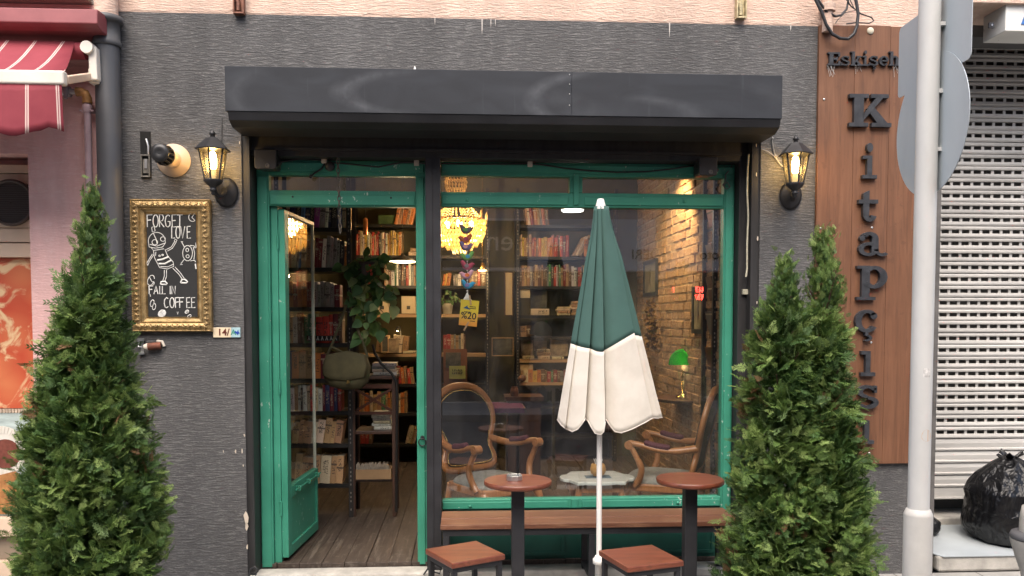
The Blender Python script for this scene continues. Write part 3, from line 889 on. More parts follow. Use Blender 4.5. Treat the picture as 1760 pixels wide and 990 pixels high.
# wall lanterns
M['flame'] = emit('lamp_bulb', (1, .66, .27), 40)
M['lant'] = mat('black_cast_lantern', (.028, .028, .03), .42, .2, var=.25)
def lantern(c, label):
    """c: middle of the glass body, c.y in front of the wall"""
    t = thing('wall_lantern', label, 'wall lantern', c, 'wall lanterns either side of the shopfront')
    n = 6; a0 = R(30)
    a = MB()
    a.lathe([(.108, .088), (.112, .094), (.104, .102), (.06, .145), (.042, .165), (.03, .17)], c, n, a0=a0, smooth=False)
    a.lathe([(.018, .165), (.014, .185), (.02, .19), (.02, .197), (.008, .215), (.001, .222)], c, 10)
    a.build('roof', M['lant'], t)
    a = MB()
    rt, rb, zt, zb = .085, .052, .090, -.098
    for k in range(n):
        an = a0 + k * math.pi / 3
        a.bar((c.x + rt * math.cos(an), c.y + rt * math.sin(an), c.z + zt), (c.x + rb * math.cos(an), c.y + rb * math.sin(an), c.z + zb), .009, .009)
    a.lathe([(.058, -.096), (.060, -.104), (.05, -.118), (.022, -.14), (.016, -.15), (.024, -.155), (.024, -.165), (.012, -.172), (.016, -.185), (.004, -.195)], c, 12)
    a.build('cage', M['lant'], t)
    a = MB()
    vs = []
    for (rr_, z) in ((rt - .006, zt), (rb - .004, zb)):
        for k in range(n): vs.append((c.x + rr_ * math.cos(a0 + k * math.pi / 3), c.y + rr_ * math.sin(a0 + k * math.pi / 3), c.z + z))
    a.add(vs, [(k, (k + 1) % n, (k + 1) % n + n, k + n) for k in range(n)])
    a.build('glass', M['lampglass'], t, fixn=False)
    a = MB(); a.lathe([(.016, -.03), (.023, -.01), (.024, .04), (.016, .075), (.004, .085)], c, 12); a.build('bulb', M['flame'], t)
    a = MB(); a.lathe([(.02, -.095), (.02, -.03), (.012, -.03)], c, 12); a.build('socket', M['wmetal'], t)
    a = MB()
    wy = .0
    pc = Vector((c.x + .035, 0, c.z - .15))
    a.lathe([(.075, .001), (.078, .012), (.06, .022), (.03, .04), (.02, .06)], (pc.x, 0, pc.z), 20, 0, RYM, sy=1.25)
    a.tube([(pc.x, -.04, pc.z), (pc.x - .004, -.075, pc.z - .03), (pc.x - .02, -.11, pc.z - .045), (c.x + .004, c.y + .01, c.z - .172), (c.x, c.y, c.z - .16)], .014, 10)
    a.build('wall_bracket', M['lant'], t)
    a = MB(); a.ball((pc.x - .03, -.028, pc.z + .02), .007, 8, 5); a.ball((pc.x + .04, -.024, pc.z + .02), .007, 8, 5); a.build('screw', M['steel'], t)
    l = bpy.data.lights.new('lantern_light', 'POINT'); l.energy = 1.6; l.color = (1, .66, .30); l.shadow_soft_size = .03
    lo = bpy.data.objects.new('lantern_light', l); COL.objects.link(lo); lo.parent = t; lo.location = (0, 0, .03)
    return t
lantern(P(366, 283, -.17), 'lit black six sided lantern above the gold framed blackboard')
lantern(P(1367, 290, -.17), 'lit black six sided lantern beside the tall wooden letter sign')

# boiler flue
fl = thing('flue_vent', 'short beige flue pipe with a black slotted cap sticking out of the charcoal wall', 'flue vent', P(299, 276, 0))
fc = P(299, 276, 0)
a = MB()
a.lathe([(.108, .001), (.108, .008), (.06, .022), (.058, .026)], fc, 28, 0, RYM); a.lathe([(.056, .02), (.056, .165), (.05, .166)], fc, 24, 0, RYM)
a.build('pipe', mat('yellowed_plastic', (.60, .45, .32), .5, var=.12), fl)
a = MB(); M['blackpl'] = mat('black_plastic', (.024, .024, .025), .35, var=.2)
a.lathe([(.064, .16), (.066, .17), (.064, .178)], fc, 24, 0, RYM)
for k in range(13):
    an = k * 2 * math.pi / 13
    a.bar((fc.x + .062 * math.cos(an), fc.y - .175, fc.z + .062 * math.sin(an)), (fc.x + .052 * math.cos(an), fc.y - .25, fc.z + .052 * math.sin(an)), .009, .012)
a.lathe([(.026, .17), (.026, .245)], fc, 18, 0, RYM)
a.lathe([(.058, .245), (.056, .258), (.03, .262), (.012, .258)], fc, 24, 0, RYM)
a.build('slotted_cap', M['blackpl'], fl)

# little electrical box in its slot
c0, c1 = P(241, 226, 0), P(261, 306, 0)
eb = thing('electrical_box', 'narrow rusty electrical box over a slot of painted shade left of the flue pipe', 'electrical box', (c0.x, 0, c1.z))
a = MB(); a.box(c0.x, -.004, c1.z, c1.x, -.0015, c0.z); a.build('slot_shade', mat('slot_shade_paint', (.008, .008, .008), .9), eb)  # flat black sheet painted as the shade inside the slot
zm = c1.z + (c0.z - c1.z) * .5
a = MB()
a.box(c0.x + .006, -.02, c1.z + .004, c0.x + .012, -.005, zm); a.box(c1.x - .012, -.02, c1.z + .004, c1.x - .006, -.005, zm)
a.box(c0.x + .013, -.02, c1.z + .004, c1.x - .013, -.005, c1.z + .012); a.box(c0.x + .013, -.02, zm - .01, c1.x - .013, -.005, zm)
a.box(c0.x + .018, -.012, c1.z + .03, c1.x - .018, -.0045, zm - .03)
a.build('metal_box', mat('rusty_grey_metal', (.16, .15, .13), .6, .3, var=.5, vs=30), eb)
a = MB(); a.box(c0.x + .03, -.018, c1.z + .06, c0.x + .045, -.0125, c1.z + .12); a.tube([(c0.x + .05, -.01, zm + .0), (c0.x + .055, -.015, zm + .05), (c0.x + .04, -.008, zm + .1)], .008, 6)
a.build('switch', M['steel'], eb)

# gold framed blackboard
YBD = -.03
tl, br_ = P(223, 342, YBD), P(364, 570, YBD)
x0, x1, z0, z1 = tl.x, br_.x + .003, br_.z, tl.z
bb = thing('framed_blackboard', 'small blackboard with chalk lettering and a dancing robot in an ornate gold frame', 'blackboard', ((x0 + x1) / 2, 0, z0))
fw = .098
def ring(mb, o, i, ya, yb, m=0):
    """picture-frame moulding: from inset o (depth ya) to inset i (depth yb), mitred"""
    A = [(x0 + o, ya, z0 + o), (x1 - o, ya, z0 + o), (x1 - o, ya, z1 - o), (x0 + o, ya, z1 - o)]
    B = [(x0 + i, yb, z0 + i), (x1 - i, yb, z0 + i), (x1 - i, yb, z1 - i), (x0 + i, yb, z1 - i)]
    mb.add(A + B, [(k, (k + 1) % 4, (k + 1) % 4 + 4, k + 4) for k in range(4)], m)
a = MB()
prof = [(0, -.001), (0, -.035), (.006, -.042), (.012, -.036), (.022, -.040), (.040, -.046), (.054, -.038), (.058, -.030), (.064, -.034), (.070, -.026), (.084, -.022), (.090, -.014), (.094, -.02), (.098, -.010)]
for p, q in zip(prof, prof[1:]): ring(a, p[0], q[0], p[1], q[1])
bf = a.build('frame', M['gold'], bb, fixn=True)
a = MB(); r2 = random.Random(5)
per = []
L1, L2 = x1 - x0 - .06, z1 - z0 - .06
for (sx_, sz_, dx, dz, LL) in ((x0 + .034, z0 + .034, 1, 0, L1), (x1 - .034, z0 + .034, 0, 1, L2), (x1 - .034, z1 - .034, -1, 0, L1), (x0 + .034, z1 - .034, 0, -1, L2)):
    n = int(LL / .033)
    for k in range(n):
        s_ = (k + .5) * LL / n
        px, pz = sx_ + dx * s_, sz_ + dz * s_
        an = math.atan2(dz, dx) + (.7 if k % 2 else -.7)
        mt = Matrix(((math.cos(an), 0, -math.sin(an)), (0, 1, 0), (math.sin(an), 0, math.cos(an))))
        a.ball((px, -.045, pz), .017, 8, 5, 0, (1.0, .45, .42), mt)
        a.ball((px - dz * .011, -.046, pz + dx * .011), .006, 6, 4); a.ball((px + dz * .012, -.043, pz - dx * .012), .005, 6, 4)
    n = int(LL / .012)
    for k in range(n):
        s_ = (k + .5) * LL / n
        a.ball((sx_ + dx * s_ + dz * .027, -.041, sz_ + dz * s_ - dx * .027), .0045, 5, 3)
a.build('carved_leaves', M['gold'], bf)
a = MB(); a.box(x0 + .097, -.014, z0 + .097, x1 - .097, -.004, z1 - .097); bd = a.build('board', M['slate'], bb)
# chalk strokes, traced at photo positions on the board plane
ck = MB()
YC = -.0155
def Z4(x, y): return P(200 + x / 3.3, 320 + y / 3.3, YC)
def stroke(pts, w=.0024): ck.tube([Z4(*p) for p in pts], w, 5, sq=.35)
def ell(cx, cy, rx, ry, a0=0, a1=360, rot=0, n=14):
    out = []
    for i in range(n + 1):
        t = R(a0 + (a1 - a0) * i / n)
        ex, ey = rx * math.cos(t), ry * math.sin(t); q = R(rot)
        out.append((cx + ex * math.cos(q) - ey * math.sin(q), cy + ex * math.sin(q) + ey * math.cos(q)))
    return out
GL = {'F': [[(0, 0), (.05, 1)], [(0, .02), (.9, 0)], [(.02, .45), (.7, .42)]], 'O': [ell(.5, .5, .45, .5)], 'R': [[(.05, 1), (.05, 0), (.6, .02), (.75, .25), (.55, .48), (.08, .52), (.85, 1)]],
      'G': [[(.85, .12), (.55, 0), (.2, .15), (.05, .5), (.2, .9), (.55, 1), (.88, .85), (.88, .55), (.5, .55)]], 'E': [[(.8, 0), (.08, .02), (.1, 1), (.85, .97)], [(.08, .48), (.7, .46)]],
      'T': [[(0, .03), (1, 0)], [(.5, 0), (.5, 1)]], 'L': [[(.1, 0), (.1, 1), (.8, .96)]], 'V': [[(0, 0), (.45, 1), (.9, 0)]], 'A': [[(0, 1), (.45, 0), (.9, 1)], [(.2, .65), (.72, .62)]],
      'I': [[(.5, 0), (.5, 1)]], 'N': [[(.1, 1), (.1, 0), (.8, 1), (.82, 0)]], 'C': [[(.85, .1), (.5, 0), (.15, .2), (.05, .55), (.2, .92), (.55, 1), (.88, .88)]]}
def word(txt, xs, ya, yb, w):
    for ch, x, (dy) in zip(txt, xs, [0] * len(txt)):
        for st_ in GL[ch]: stroke([(x + p[0] * w, ya + (yb - ya) * p[1]) for p in st_], .0034)
word('FORGET', (174, 206, 243, 275, 313, 343), 162, 232, 33)
word('LOVE', (311, 336, 364, 399), 228, 296, 27)
word('FALL', (185, 213, 243, 258), 566, 612, 26); word('IN', (292, 312), 566, 612, 27)
word('COFFEE', (270, 302, 334, 358, 396, 424), 632, 690, 28)
# robot
stroke(ell(229, 312, 48, 50, 180, 360)); stroke([(181, 312), (186, 345), (222, 352), (262, 345), (279, 320), (277, 308)]); stroke(ell(218, 318, 16, 15)); stroke(ell(264, 300, 14, 13)); stroke([(190, 330), (230, 340), (276, 322)]); stroke([(210, 268), (225, 300), (232, 330)])
stroke([(200, 234), (214, 228), (220, 254), (204, 260), (200, 234)]); stroke([(196, 345), (210, 365), (270, 355)]); stroke([(210, 362), (216, 405), (245, 462), (290, 470), (325, 455), (322, 430), (290, 395), (276, 358)])
stroke([(232, 420), (262, 415), (298, 400)], .006); stroke([(240, 440), (275, 440), (312, 420)], .006); stroke([(250, 456), (290, 458), (322, 444)]); stroke([(224, 372), (222, 395)]); stroke(ell(245, 395, 5, 4)); stroke(ell(262, 390, 5, 4))
stroke([(282, 360), (312, 345), (332, 312)]); stroke([(290, 368), (318, 352), (340, 316)]); stroke([(328, 312), (334, 300), (344, 306), (338, 318), (328, 312)]); stroke([(212, 388), (188, 425), (178, 450)]); stroke([(204, 385), (182, 420), (170, 440)]); stroke([(178, 450), (170, 430), (182, 428)])
stroke([(272, 475), (272, 510), (262, 540)]); stroke([(284, 475), (284, 512), (274, 542)]); stroke([(250, 556), (254, 542), (276, 540), (288, 552), (284, 558), (250, 556)], .005); stroke([(320, 465), (355, 500), (374, 528)]); stroke([(332, 458), (365, 494), (384, 522)]); stroke([(364, 548), (372, 530), (388, 528), (404, 542), (396, 550), (364, 548)], .005)
# second little face, beans, leaf marks
stroke(ell(404, 380, 28, 44)); stroke(ell(402, 362, 8, 10)); stroke(ell(404, 398, 9, 9)); stroke([(386, 345), (372, 320), (366, 314), (378, 316)]); stroke([(384, 415), (368, 438), (362, 446), (376, 444)]); stroke([(418, 336), (440, 338), (448, 352)]); stroke([(420, 424), (442, 420), (450, 430)]); stroke([(436, 345), (444, 380), (440, 415)])
stroke(ell(432, 176, 22, 24, 60, 300)); stroke([(444, 156), (428, 176), (446, 196)]); stroke(ell(196, 534, 18, 30, 0, 330, 20)); stroke([(186, 512), (200, 540), (216, 548), (210, 560)]); stroke(ell(203, 664, 10, 20, 0, 360, 15)); stroke(ell(214, 684, 9, 18, 0, 360, 12)); stroke([(190, 612), (194, 626)])
for i in range(5): stroke(ell(259, 722, 22 - i * 4, 17 - i * 3, 0, 360, -30), .004)
stroke(ell(400, 712, 12, 8, 0, 360, -40)); stroke([(392, 716), (408, 706)]); stroke(ell(414, 738, 12, 7, 0, 360, -40)); stroke([(344, 712), (348, 728), (352, 712)], .002)
stroke([(450, 320), (452, 350)]); stroke([(448, 440), (452, 470)], .005)
ck.build('chalk_drawing', M['chalk'], bd)

# house number tile
c0, c1 = P(366, 563, -.012), P(413, 580, -.012)
hn = thing('house_number', 'small tile reading 14/A with a blue bird under the gold framed blackboard', 'house number', (c0.x, 0, c1.z))
xm = c0.x + (c1.x - c0.x) * .66
a = MB(); a.box(c0.x, -.012, c1.z, xm, -.002, c0.z); a.build('cream_tile', mat('cream_tile', (.72, .60, .42), .3), hn, bevel=.002)
a = MB(); a.box(xm + .001, -.012, c1.z, c1.x, -.002, c0.z); a.build('blue_tile', mat('pale_blue_tile', (.36, .52, .55), .3), hn, bevel=.002)
mt = Matrix(((1, 0, 0, c0.x + .068), (0, 0, -1, -.0125), (0, 1, 0, (c0.z + c1.z) / 2), (0, 0, 0, 1)))
btext('digits', '14/', .062, mat('brown_glaze', (.12, .03, .02), .4), hn, mt, .001, off=.0012)
mt.translation = Vector((xm + .016, -.0125, (c0.z + c1.z) / 2)); btext('letter', 'A', .05, mat('green_glaze', (.05, .25, .18), .4), hn, mt, .001, off=.001)
bx, bz = xm + .043, (c0.z + c1.z) / 2
a = MB(); a.prismY([(bx - .016, bz + .012), (bx - .004, bz + .004), (bx + .004, bz + .018), (bx + .007, bz + .004), (bx + .016, bz - .006), (bx + .006, bz - .008), (bx + .001, bz - .018), (bx - .006, bz - .008), (bx - .018, bz - .004)], -.0138, -.0122); a.build('bird', mat('blue_glaze', (.02, .06, .3), .4), hn)

# pipe stub with clamp
c = P(265, 594, 0)
sb = thing('pipe_stub', 'rusty capped pipe stub with peeling cream edge on the charcoal wall under the blackboard', 'pipe stub', c)
a = MB(); a.tube([(c.x + .05, -.018, c.z), (c.x - .03, -.034, c.z - .006)], .024, 12); a.build('stub', mat('rusted_iron', (.16, .055, .03), .7, var=.4, vs=30, bump=.4), sb)
a = MB(); a.tube([(c.x - .028, -.034, c.z - .006), (c.x - .052, -.038, c.z - .008)], [.025, .015], 10); a.tube([(c.x + .02, -.001, c.z + .03), (c.x + .055, -.01, c.z + .028), (c.x + .068, -.008, c.z - .005)], .010, 6)
a.build('peeling_edge', mat('flaky_cream', (.55, .5, .42), .8), sb)
c = P(245, 596, 0)
pc_ = MB(); pc_.bar((c.x, -.004, c.z + .05), (c.x, -.004, c.z - .05), .02, .004); pc_.tube([(c.x - .016, -.02, c.z + .045), (c.x - .016, -.03, c.z), (c.x + .006, -.03, c.z), (c.x + .006, -.02, c.z - .02)], .006, 6); pc_.box(c.x - .02, -.03, c.z + .038, c.x + .02, -.006, c.z + .056); pc_.box(c.x - .02, -.028, c.z - .05, c.x + .02, -.006, c.z - .036)
tag(pc_.build('pipe_clamp', M['steel'], org=c), 'small bare metal pipe clamp screwed to the wall left of the rusty stub', 'pipe clamp')

# speakers, cable, chain and clips along the green top rail
def speaker(px, py, w_, h_, label):
    c = P(px, py, .05)
    t = thing('speaker', label, 'speaker', c, 'black speakers at the ends of the green top rail')
    a = MB(); a.prism([(-.5, -.42), (-.42, -.5), (.42, -.5), (.5, -.42), (.5, .5), (-.5, .5)], lambda p: (c.x + p[0] * w_, c.y - .05, c.z + p[1] * h_), lambda p: (c.x + p[0] * w_ * .9, c.y + .12, c.z + p[1] * h_ * .95 + .01))
    a.build('case', M['blackpl'], t, bevel=.012, seg=3)
    a = MB(); a.lathe([(.016, 0), (.014, .006), (.009, .006), (.008, .002)], (c.x + .015, c.y - .0505, c.z - h_ * .32), 14, 0, RYM); a.build('port', mat('grey_ring', (.09, .085, .08), .4), t)
    a = MB(); a.tube([(c.x + w_ * .5, c.y, c.z - .02), (c.x + w_ * .5 + .012, c.y, c.z - .03)], .022, 10); a.build('mount_knob', M['blackpl'], t)
    return t
speaker(459, 276, .145, .13, 'black speaker in the corner above the open green door')
speaker(1214, 288, .125, .125, 'black speaker at the right end of the rail over the shop window')
cb = MB(); Yc = YG - .022
cpts = [(478, 279), (520, 272), (556, 276), (567, 285), (575, 280), (590, 281), (620, 284), (650, 287), (665, 284), (690, 279), (715, 279), (732, 281)]
cb.tube([P(x, y, Yc if x < 726 else YG - .02) for x, y in cpts], .0055, 6)
tag(cb.build('cable', M['blackpl'], org=P(600, 280, Yc)), 'black cable sagging along the green rail over the door', 'cable')
cb = MB(); cb.tube([P(x, y, Yc) for x, y in ((759, 281), (800, 282), (850, 282), (905, 281), (930, 283), (970, 289), (1010, 293), (1060, 296), (1110, 295), (1150, 291), (1195, 284))], .0055, 6)
tag(cb.build('cable', M['blackpl'], org=P(960, 285, Yc)), 'black cable sagging along the green rail over the shop window', 'cable')
for (px, py, lb) in ((557, 276, 'white cable clip on the green rail beside the chain'), (716, 280, 'white cable clip on the green rail at the steel post'), (911, 282, 'white cable clip on the green rail over the shop window')):
    c = P(px, py, YG - .028); k = MB(); k.box(c.x - .017, c.y - .006, c.z - .018, c.x + .017, YG - .013, c.z + .018); k.box(c.x - .006, c.y - .010, c.z - .008, c.x + .006, c.y - .0065, c.z + .004)
    tag(k.build('cable_clip', mat('yellowed_clip', (.55, .5, .42), .5), org=c, bevel=.002), lb, 'cable clip', 'cable clips on the green rail')
c = P(567, 286, YG - .04)
jb = MB(); jb.ball(c, .034, 12, 8, 0, (1, .7, 1)); jb.tube([P(560, 278, Yc), P(553, 290, Yc), P(540, 298, Yc), P(535, 303, Yc)], .006, 6); jb.tube([P(565, 275, Yc), P(563, 258, .1)], .003, 5); jb.ball(P(534, 303, Yc), .014, 8, 6)
tag(jb.build('junction_box', M['blackpl'], org=c), 'round black junction box with a loose lead above the open door', 'junction box')
ch = MB(); zt_, zb_2 = PZ(240, .09), PZ(405, .09)
cxx = PX(580, .09, 300); i = 0; z = zt_
while z > zb_2:
    k = i % 2
    pts = []
    for q in range(10):
        t = 2 * math.pi * q / 10; ex, ez = .0095 * math.cos(t), .021 * math.sin(t)
        pts.append((cxx + .0007 * i + (ex if k else ex * .25), .09 + (ex * .25 if k else ex), z + ez))
    ch.tube(pts, .0032, 5, closed=True); z -= .031; i += 1
tag(ch.build('hanging_chain', mat('dull_chain', (.13, .115, .10), .45, .8, var=.3), org=(cxx, .09, zt_)), 'dull metal link chain hanging down in front of the open doorway', 'chain')

# loose wires round the right end of the rail
kc = MB(); kc.tube([P(x, y, .15) for x, y in ((1243, 282), (1247, 276), (1255, 275), (1260, 281), (1256, 288))], .004, 6)
kc.tube([P(x, y, .15) for x, y in ((1252, 294), (1247, 300), (1247, 312), (1242, 318), (1248, 325), (1255, 322), (1250, 313), (1243, 319))], .005, 6)
tag(kc.build('wire_coil', mat('grey_wire', (.10, .10, .10), .5), org=P(1250, 300, .15)), 'small tangle of loose dark wire at the top right corner of the green frame', 'wire')
rp = MB(); rp.tube([P(x, y, .03) for x, y in ((1287, 265), (1285, 290), (1284, 330), (1286, 370), (1284, 420), (1284, 462), (1282, 476))], .0065, 6); rp.box(*P(1277, 497, .06), *(P(1287, 506, .085)))
tag(rp.build('cord', mat('pale_cord', (.42, .40, .30), .7, var=.3, vs=30), org=P(1285, 460, .03)), 'pale worn cord hanging down the dark jamb right of the window', 'cord')
lw = MB(); lw.tube([P(x, y, -.012) for x, y in ((1327, 235), (1328, 250), (1332, 268), (1340, 282), (1352, 292))], .0045, 6); lw.tube([P(x, y, -.012) for x, y in ((1308, 256), (1318, 260), (1330, 268), (1338, 279), (1350, 292))], .0045, 6)
for q in ((1328, 238), (1333, 268)): lw.ball(P(*q, -.014), .009, 6, 4)
tag(lw.build('lamp_wire', mat('grey_cable', (.28, .27, .26), .6), org=P(1330, 265, -.012)), 'two thin grey wires running down the wall to the lantern beside the wooden sign', 'wire')
lw = MB(); lw.tube([P(x, y, -.008) for x, y in ((381, 200), (380.5, 225), (380, 252))], .003, 6)
tag(lw.build('lamp_wire', M['stucco'], org=P(381, 235, -.008)), 'thin painted wire rising from the lantern above the blackboard', 'wire')

# two old lamp sockets left in the peach wall
for (px, py, lb, cc) in ((413, 14, 'rusty brown bracket stub in the peach wall above the left lantern', (.2, .09, .06)), (1271, 22, 'cream and grey socket stub in the peach wall near the wooden sign', (.5, .42, .25))):
    c = P(px, py, 0)
    k = MB(); k.box(c.x - .034, -.05, c.z - .05, c.x + .034, -.001, c.z - .04); k.box(c.x - .034, -.05, c.z - .0395, c.x - .026, -.001, c.z + .13); k.box(c.x + .026, -.05, c.z - .0395, c.x + .034, -.001, c.z + .13)
    k.box(c.x - .025, -.02, c.z - .038, c.x + .025, -.001, c.z + .13); k.tube([(c.x - .004, -.035, c.z - .03), (c.x - .004, -.035, c.z + .02), (c.x - .012, -.035, c.z + .05)], .014, 8)
    tag(k.build('bracket_stub', mat('bracket_metal', cc, .5, .4, var=.4, vs=30), org=c), lb, 'bracket')

# ------------------------------------------------------------------ the wooden letter sign
sgn = thing('wooden_sign', 'tall red brown wooden board with black slab serif letters reading Kitapçısı downwards', 'sign', (2.76, 0, .7))
a = MB()
bx0, bx1, bz0, bz1 = 2.392, 3.136, .715, 3.705
nb_ = 3
for i in range(nb_):
    a.box(bx0 + (bx1 - bx0) * i / nb_ + (.0004 if i else 0), -.032, bz0, bx0 + (bx1 - bx0) * (i + 1) / nb_ - .0004, -.003, bz1 + (.004 if i % 2 else 0))
board = a.build('board', M['signwood'], sgn, bevel=.003)
a = MB(); c = P(1496, 53, -.033); a.lathe([(.024, 0), (.022, .005), (.006, .006)], c, 16, 0, RYM); a.build('bolt_head', mat('cream_bolt', (.6, .55, .42), .5), sgn)
for i_, (sx_, sz_) in enumerate([(x_, z_) for z_ in (.80, 1.55, 2.35, 3.2) for x_ in (2.43, 2.79, 3.09)]):
    a = MB(); a.lathe([(.008, 0), (.007, .002), (.002, .0025)], (sx_ + .008 * math.sin(i_ * 7), -.0335, sz_ + .01 * math.sin(i_ * 5)), 10, 0, RYM); a.build('screw_head', M['steel'], board)
M['letter'] = mat('black_cut_letters', (.035, .037, .042), .45, var=.3, vs=20, chips=(.25, .26, .28), chipth=.77)
def glyph(ch):
    """list of polygons in a unit box (x 0..1, z 0..1 for x-height, up to 1.5 for ascenders)"""
    B = lambda x0, z0, x1, z1: [(x0, z0), (x1, z0), (x1, z1), (x0, z1)]
    def arc(cx, cz, ro_x, ro_z, ti_x, ti_z, a0, a1, n=14):
        o = [(cx + ro_x * math.cos(R(a0 + (a1 - a0) * i / n)), cz + ro_z * math.sin(R(a0 + (a1 - a0) * i / n))) for i in range(n + 1)]
        q = [(cx + (ro_x - ti_x) * math.cos(R(a0 + (a1 - a0) * i / n)), cz + (ro_z - ti_z) * math.sin(R(a0 + (a1 - a0) * i / n))) for i in range(n + 1)]
        return [[o[i], o[i + 1], q[i + 1], q[i]] for i in range(n)]
    disc = lambda cx, cz, r: [[(cx + r * math.cos(6.283 * i / 14), cz + r * math.sin(6.283 * i / 14)) for i in range(14)]]
    if ch == 'K': return [B(.12, 0, .36, 1), B(0, 0, .48, .12), B(0, .88, .48, 1), [(.36, .38), (.66, .88), (.84, .88), (.36, .2)], [(.44, .55), (.60, .62), (.96, .12), (.70, .12)], B(.56, 0, 1.06, .12), B(.54, .88, .98, 1)]
    if ch == 'i': return [B(.3, 0, .62, 1), B(.0, .86, .5, 1), B(0, 0, .95, .15)] + disc(.45, 1.36, .20)
    if ch == 'ı': return [B(.3, 0, .62, 1), B(.0, .86, .5, 1), B(0, 0, .95, .15)]
    if ch == 'l': return [B(.3, 0, .62, 1.45), B(.0, 1.3, .5, 1.45), B(0, 0, .95, .15)]
    if ch == 't': return [B(.22, .3, .52, 1.28), B(0, .82, .95, 1.0), [(.22, 1.28), (.52, 1.28), (.52, 1.42)]] + arc(.56, .34, .34, .34, .28, .17, 180, 345)
    if ch == 'a': return [B(.56, .12, .84, .72)] + arc(.46, .70, .38, .30, .26, .14, 0, 150) + arc(.44, .29, .42, .29, .2, .13, 60, 360) + arc(1.0, .2, .28, .2, .14, .12, 180, 330) + disc(.17, .73, .11)
    if ch == 'p': return [B(.16, -.42, .42, 1), B(0, .87, .3, 1), B(0, -.5, .62, -.36)] + arc(.56, .5, .44, .5, .24, .16, -150, 150)
    if ch in 'çc': return arc(.5, .5, .48, .5, .25, .15, 40, 325) + disc(.78, .72, .14) + ([B(.44, -.14, .56, .02)] + arc(.52, -.24, .2, .14, .12, .07, -120, 90) if ch == 'ç' else [])
    if ch in 'sş': return arc(.46, .74, .42, .27, .22, .13, 20, 270) + arc(.48, .27, .46, .27, .22, .14, -160, 90) + [B(.74, .68, .86, .98), B(0, .02, .12, .34)] + ([B(.42, -.14, .54, .02)] + arc(.5, -.24, .2, .14, .12, .07, -120, 90) if ch == 'ş' else [])
    if ch == 'E': return [B(.12, 0, .4, 1), B(0, 0, .9, .13), B(0, .87, .88, 1), B(.4, .43, .66, .57), B(.76, .13, .9, .34), B(.76, .68, .88, .87), B(.6, .36, .7, .64)]
    if ch == 'k': return [B(.14, 0, .4, 1.45), B(0, 1.33, .3, 1.45), B(0, 0, .5, .13), [(.4, .4), (.66, .88), (.86, .88), (.4, .22)], [(.46, .5), (.62, .58), (.98, .12), (.74, .12)], B(.6, 0, 1.08, .13), B(.56, .87, .98, 1)]
    if ch == 'e': return [B(.2, .43, .92, .57)] + arc(.5, .5, .48, .5, .24, .15, 8, 180) + arc(.5, .5, .48, .5, .24, .15, 180, 320)
    if ch == 'h': return [B(.14, 0, .4, 1.45), B(0, 1.33, .3, 1.45), B(0, 0, .5, .13), B(.66, 0, .9, .65), B(.58, 0, 1.04, .13)] + arc(.56, .66, .34, .34, .22, .16, 0, 150)
    if ch == 'r': return [B(.14, 0, .4, 1), B(0, .87, .3, 1), B(0, 0, .56, .13)] + arc(.62, .6, .3, .38, .2, .2, 60, 160) + disc(.78, .84, .13)
    return []
def letter(ch, px0, px1, py0, py1, zlo=0.0, zhi=1.0, xhi=1.0, parent=board, dep=.03):
    yb_ = -.033
    A, Bq = P(px0, py0, yb_), P(px1, py1, yb_)
    a = MB()
    for i, poly in enumerate(glyph(ch)):
        f = lambda p, yy: (A.x + (Bq.x - A.x) * p[0] / xhi, yy, Bq.z + (A.z - Bq.z) * (p[1] - zlo) / (zhi - zlo))
        y1 = yb_ - dep - .00025 * (i % 7) - .0012 * (i % 2)
        a.prism(poly, lambda p: f(p, y1), lambda p: f(p, yb_ + .0006 + .0003 * (i % 3)))
    return a.build('letter', M['letter'], parent)
letter('K', 1457, 1528, 163, 220, 0, 1, 1.06)
letter('i', 1480, 1505, 247, 308, 0, 1.56)
letter('t', 1473, 1506, 328, 382, 0, 1.42, .98)
letter('a', 1472, 1521, 399, 441, 0, 1, 1.2)
letter('p', 1470, 1521, 457, 516, -.5, 1)
letter('ç', 1466, 1507, 532, 588, -.42, 1)
letter('ı', 1477, 1502, 603, 646)
letter('s', 1469, 1507, 662, 702, 0, 1, .95)
letter('ı', 1475, 1500, 722, 762)
xx = 1421
for chh, wd_ in (('E', 21), ('s', 15), ('k', 19), ('i', 10), ('ş', 15), ('e', 16), ('h', 18), ('i', 10), ('r', 14)):
    hi = {'E': 1.25, 'k': 1.45, 'h': 1.45, 'i': 1.56}.get(chh, 1.0); lo = -.42 if chh == 'ş' else 0
    if chh == 'E':
        letter('E', xx, xx + wd_, 91, 114, 0, 1, .9, dep=.02)
    else:
        letter(chh, xx, xx + wd_, 114.5 - 17 * hi, 114.5 - 17 * lo, lo, hi, 1.05 if chh in 'kh' else .95, dep=.02)
    xx += wd_ + 1.5
# cobweb wisps under the small letters
a = MB()
r2 = random.Random(9)
for i in range(14):
    x = r2.choice((1424, 1428, 1432, 1475, 1480, 1540)) + r2.uniform(-4, 4)
    a.tube([P(x, 112, -.05), P(x + r2.uniform(-6, 8), 112 + r2.uniform(8, 22), -.036)], .0009, 4)
a.build('cobweb', M['chalk'], sgn)

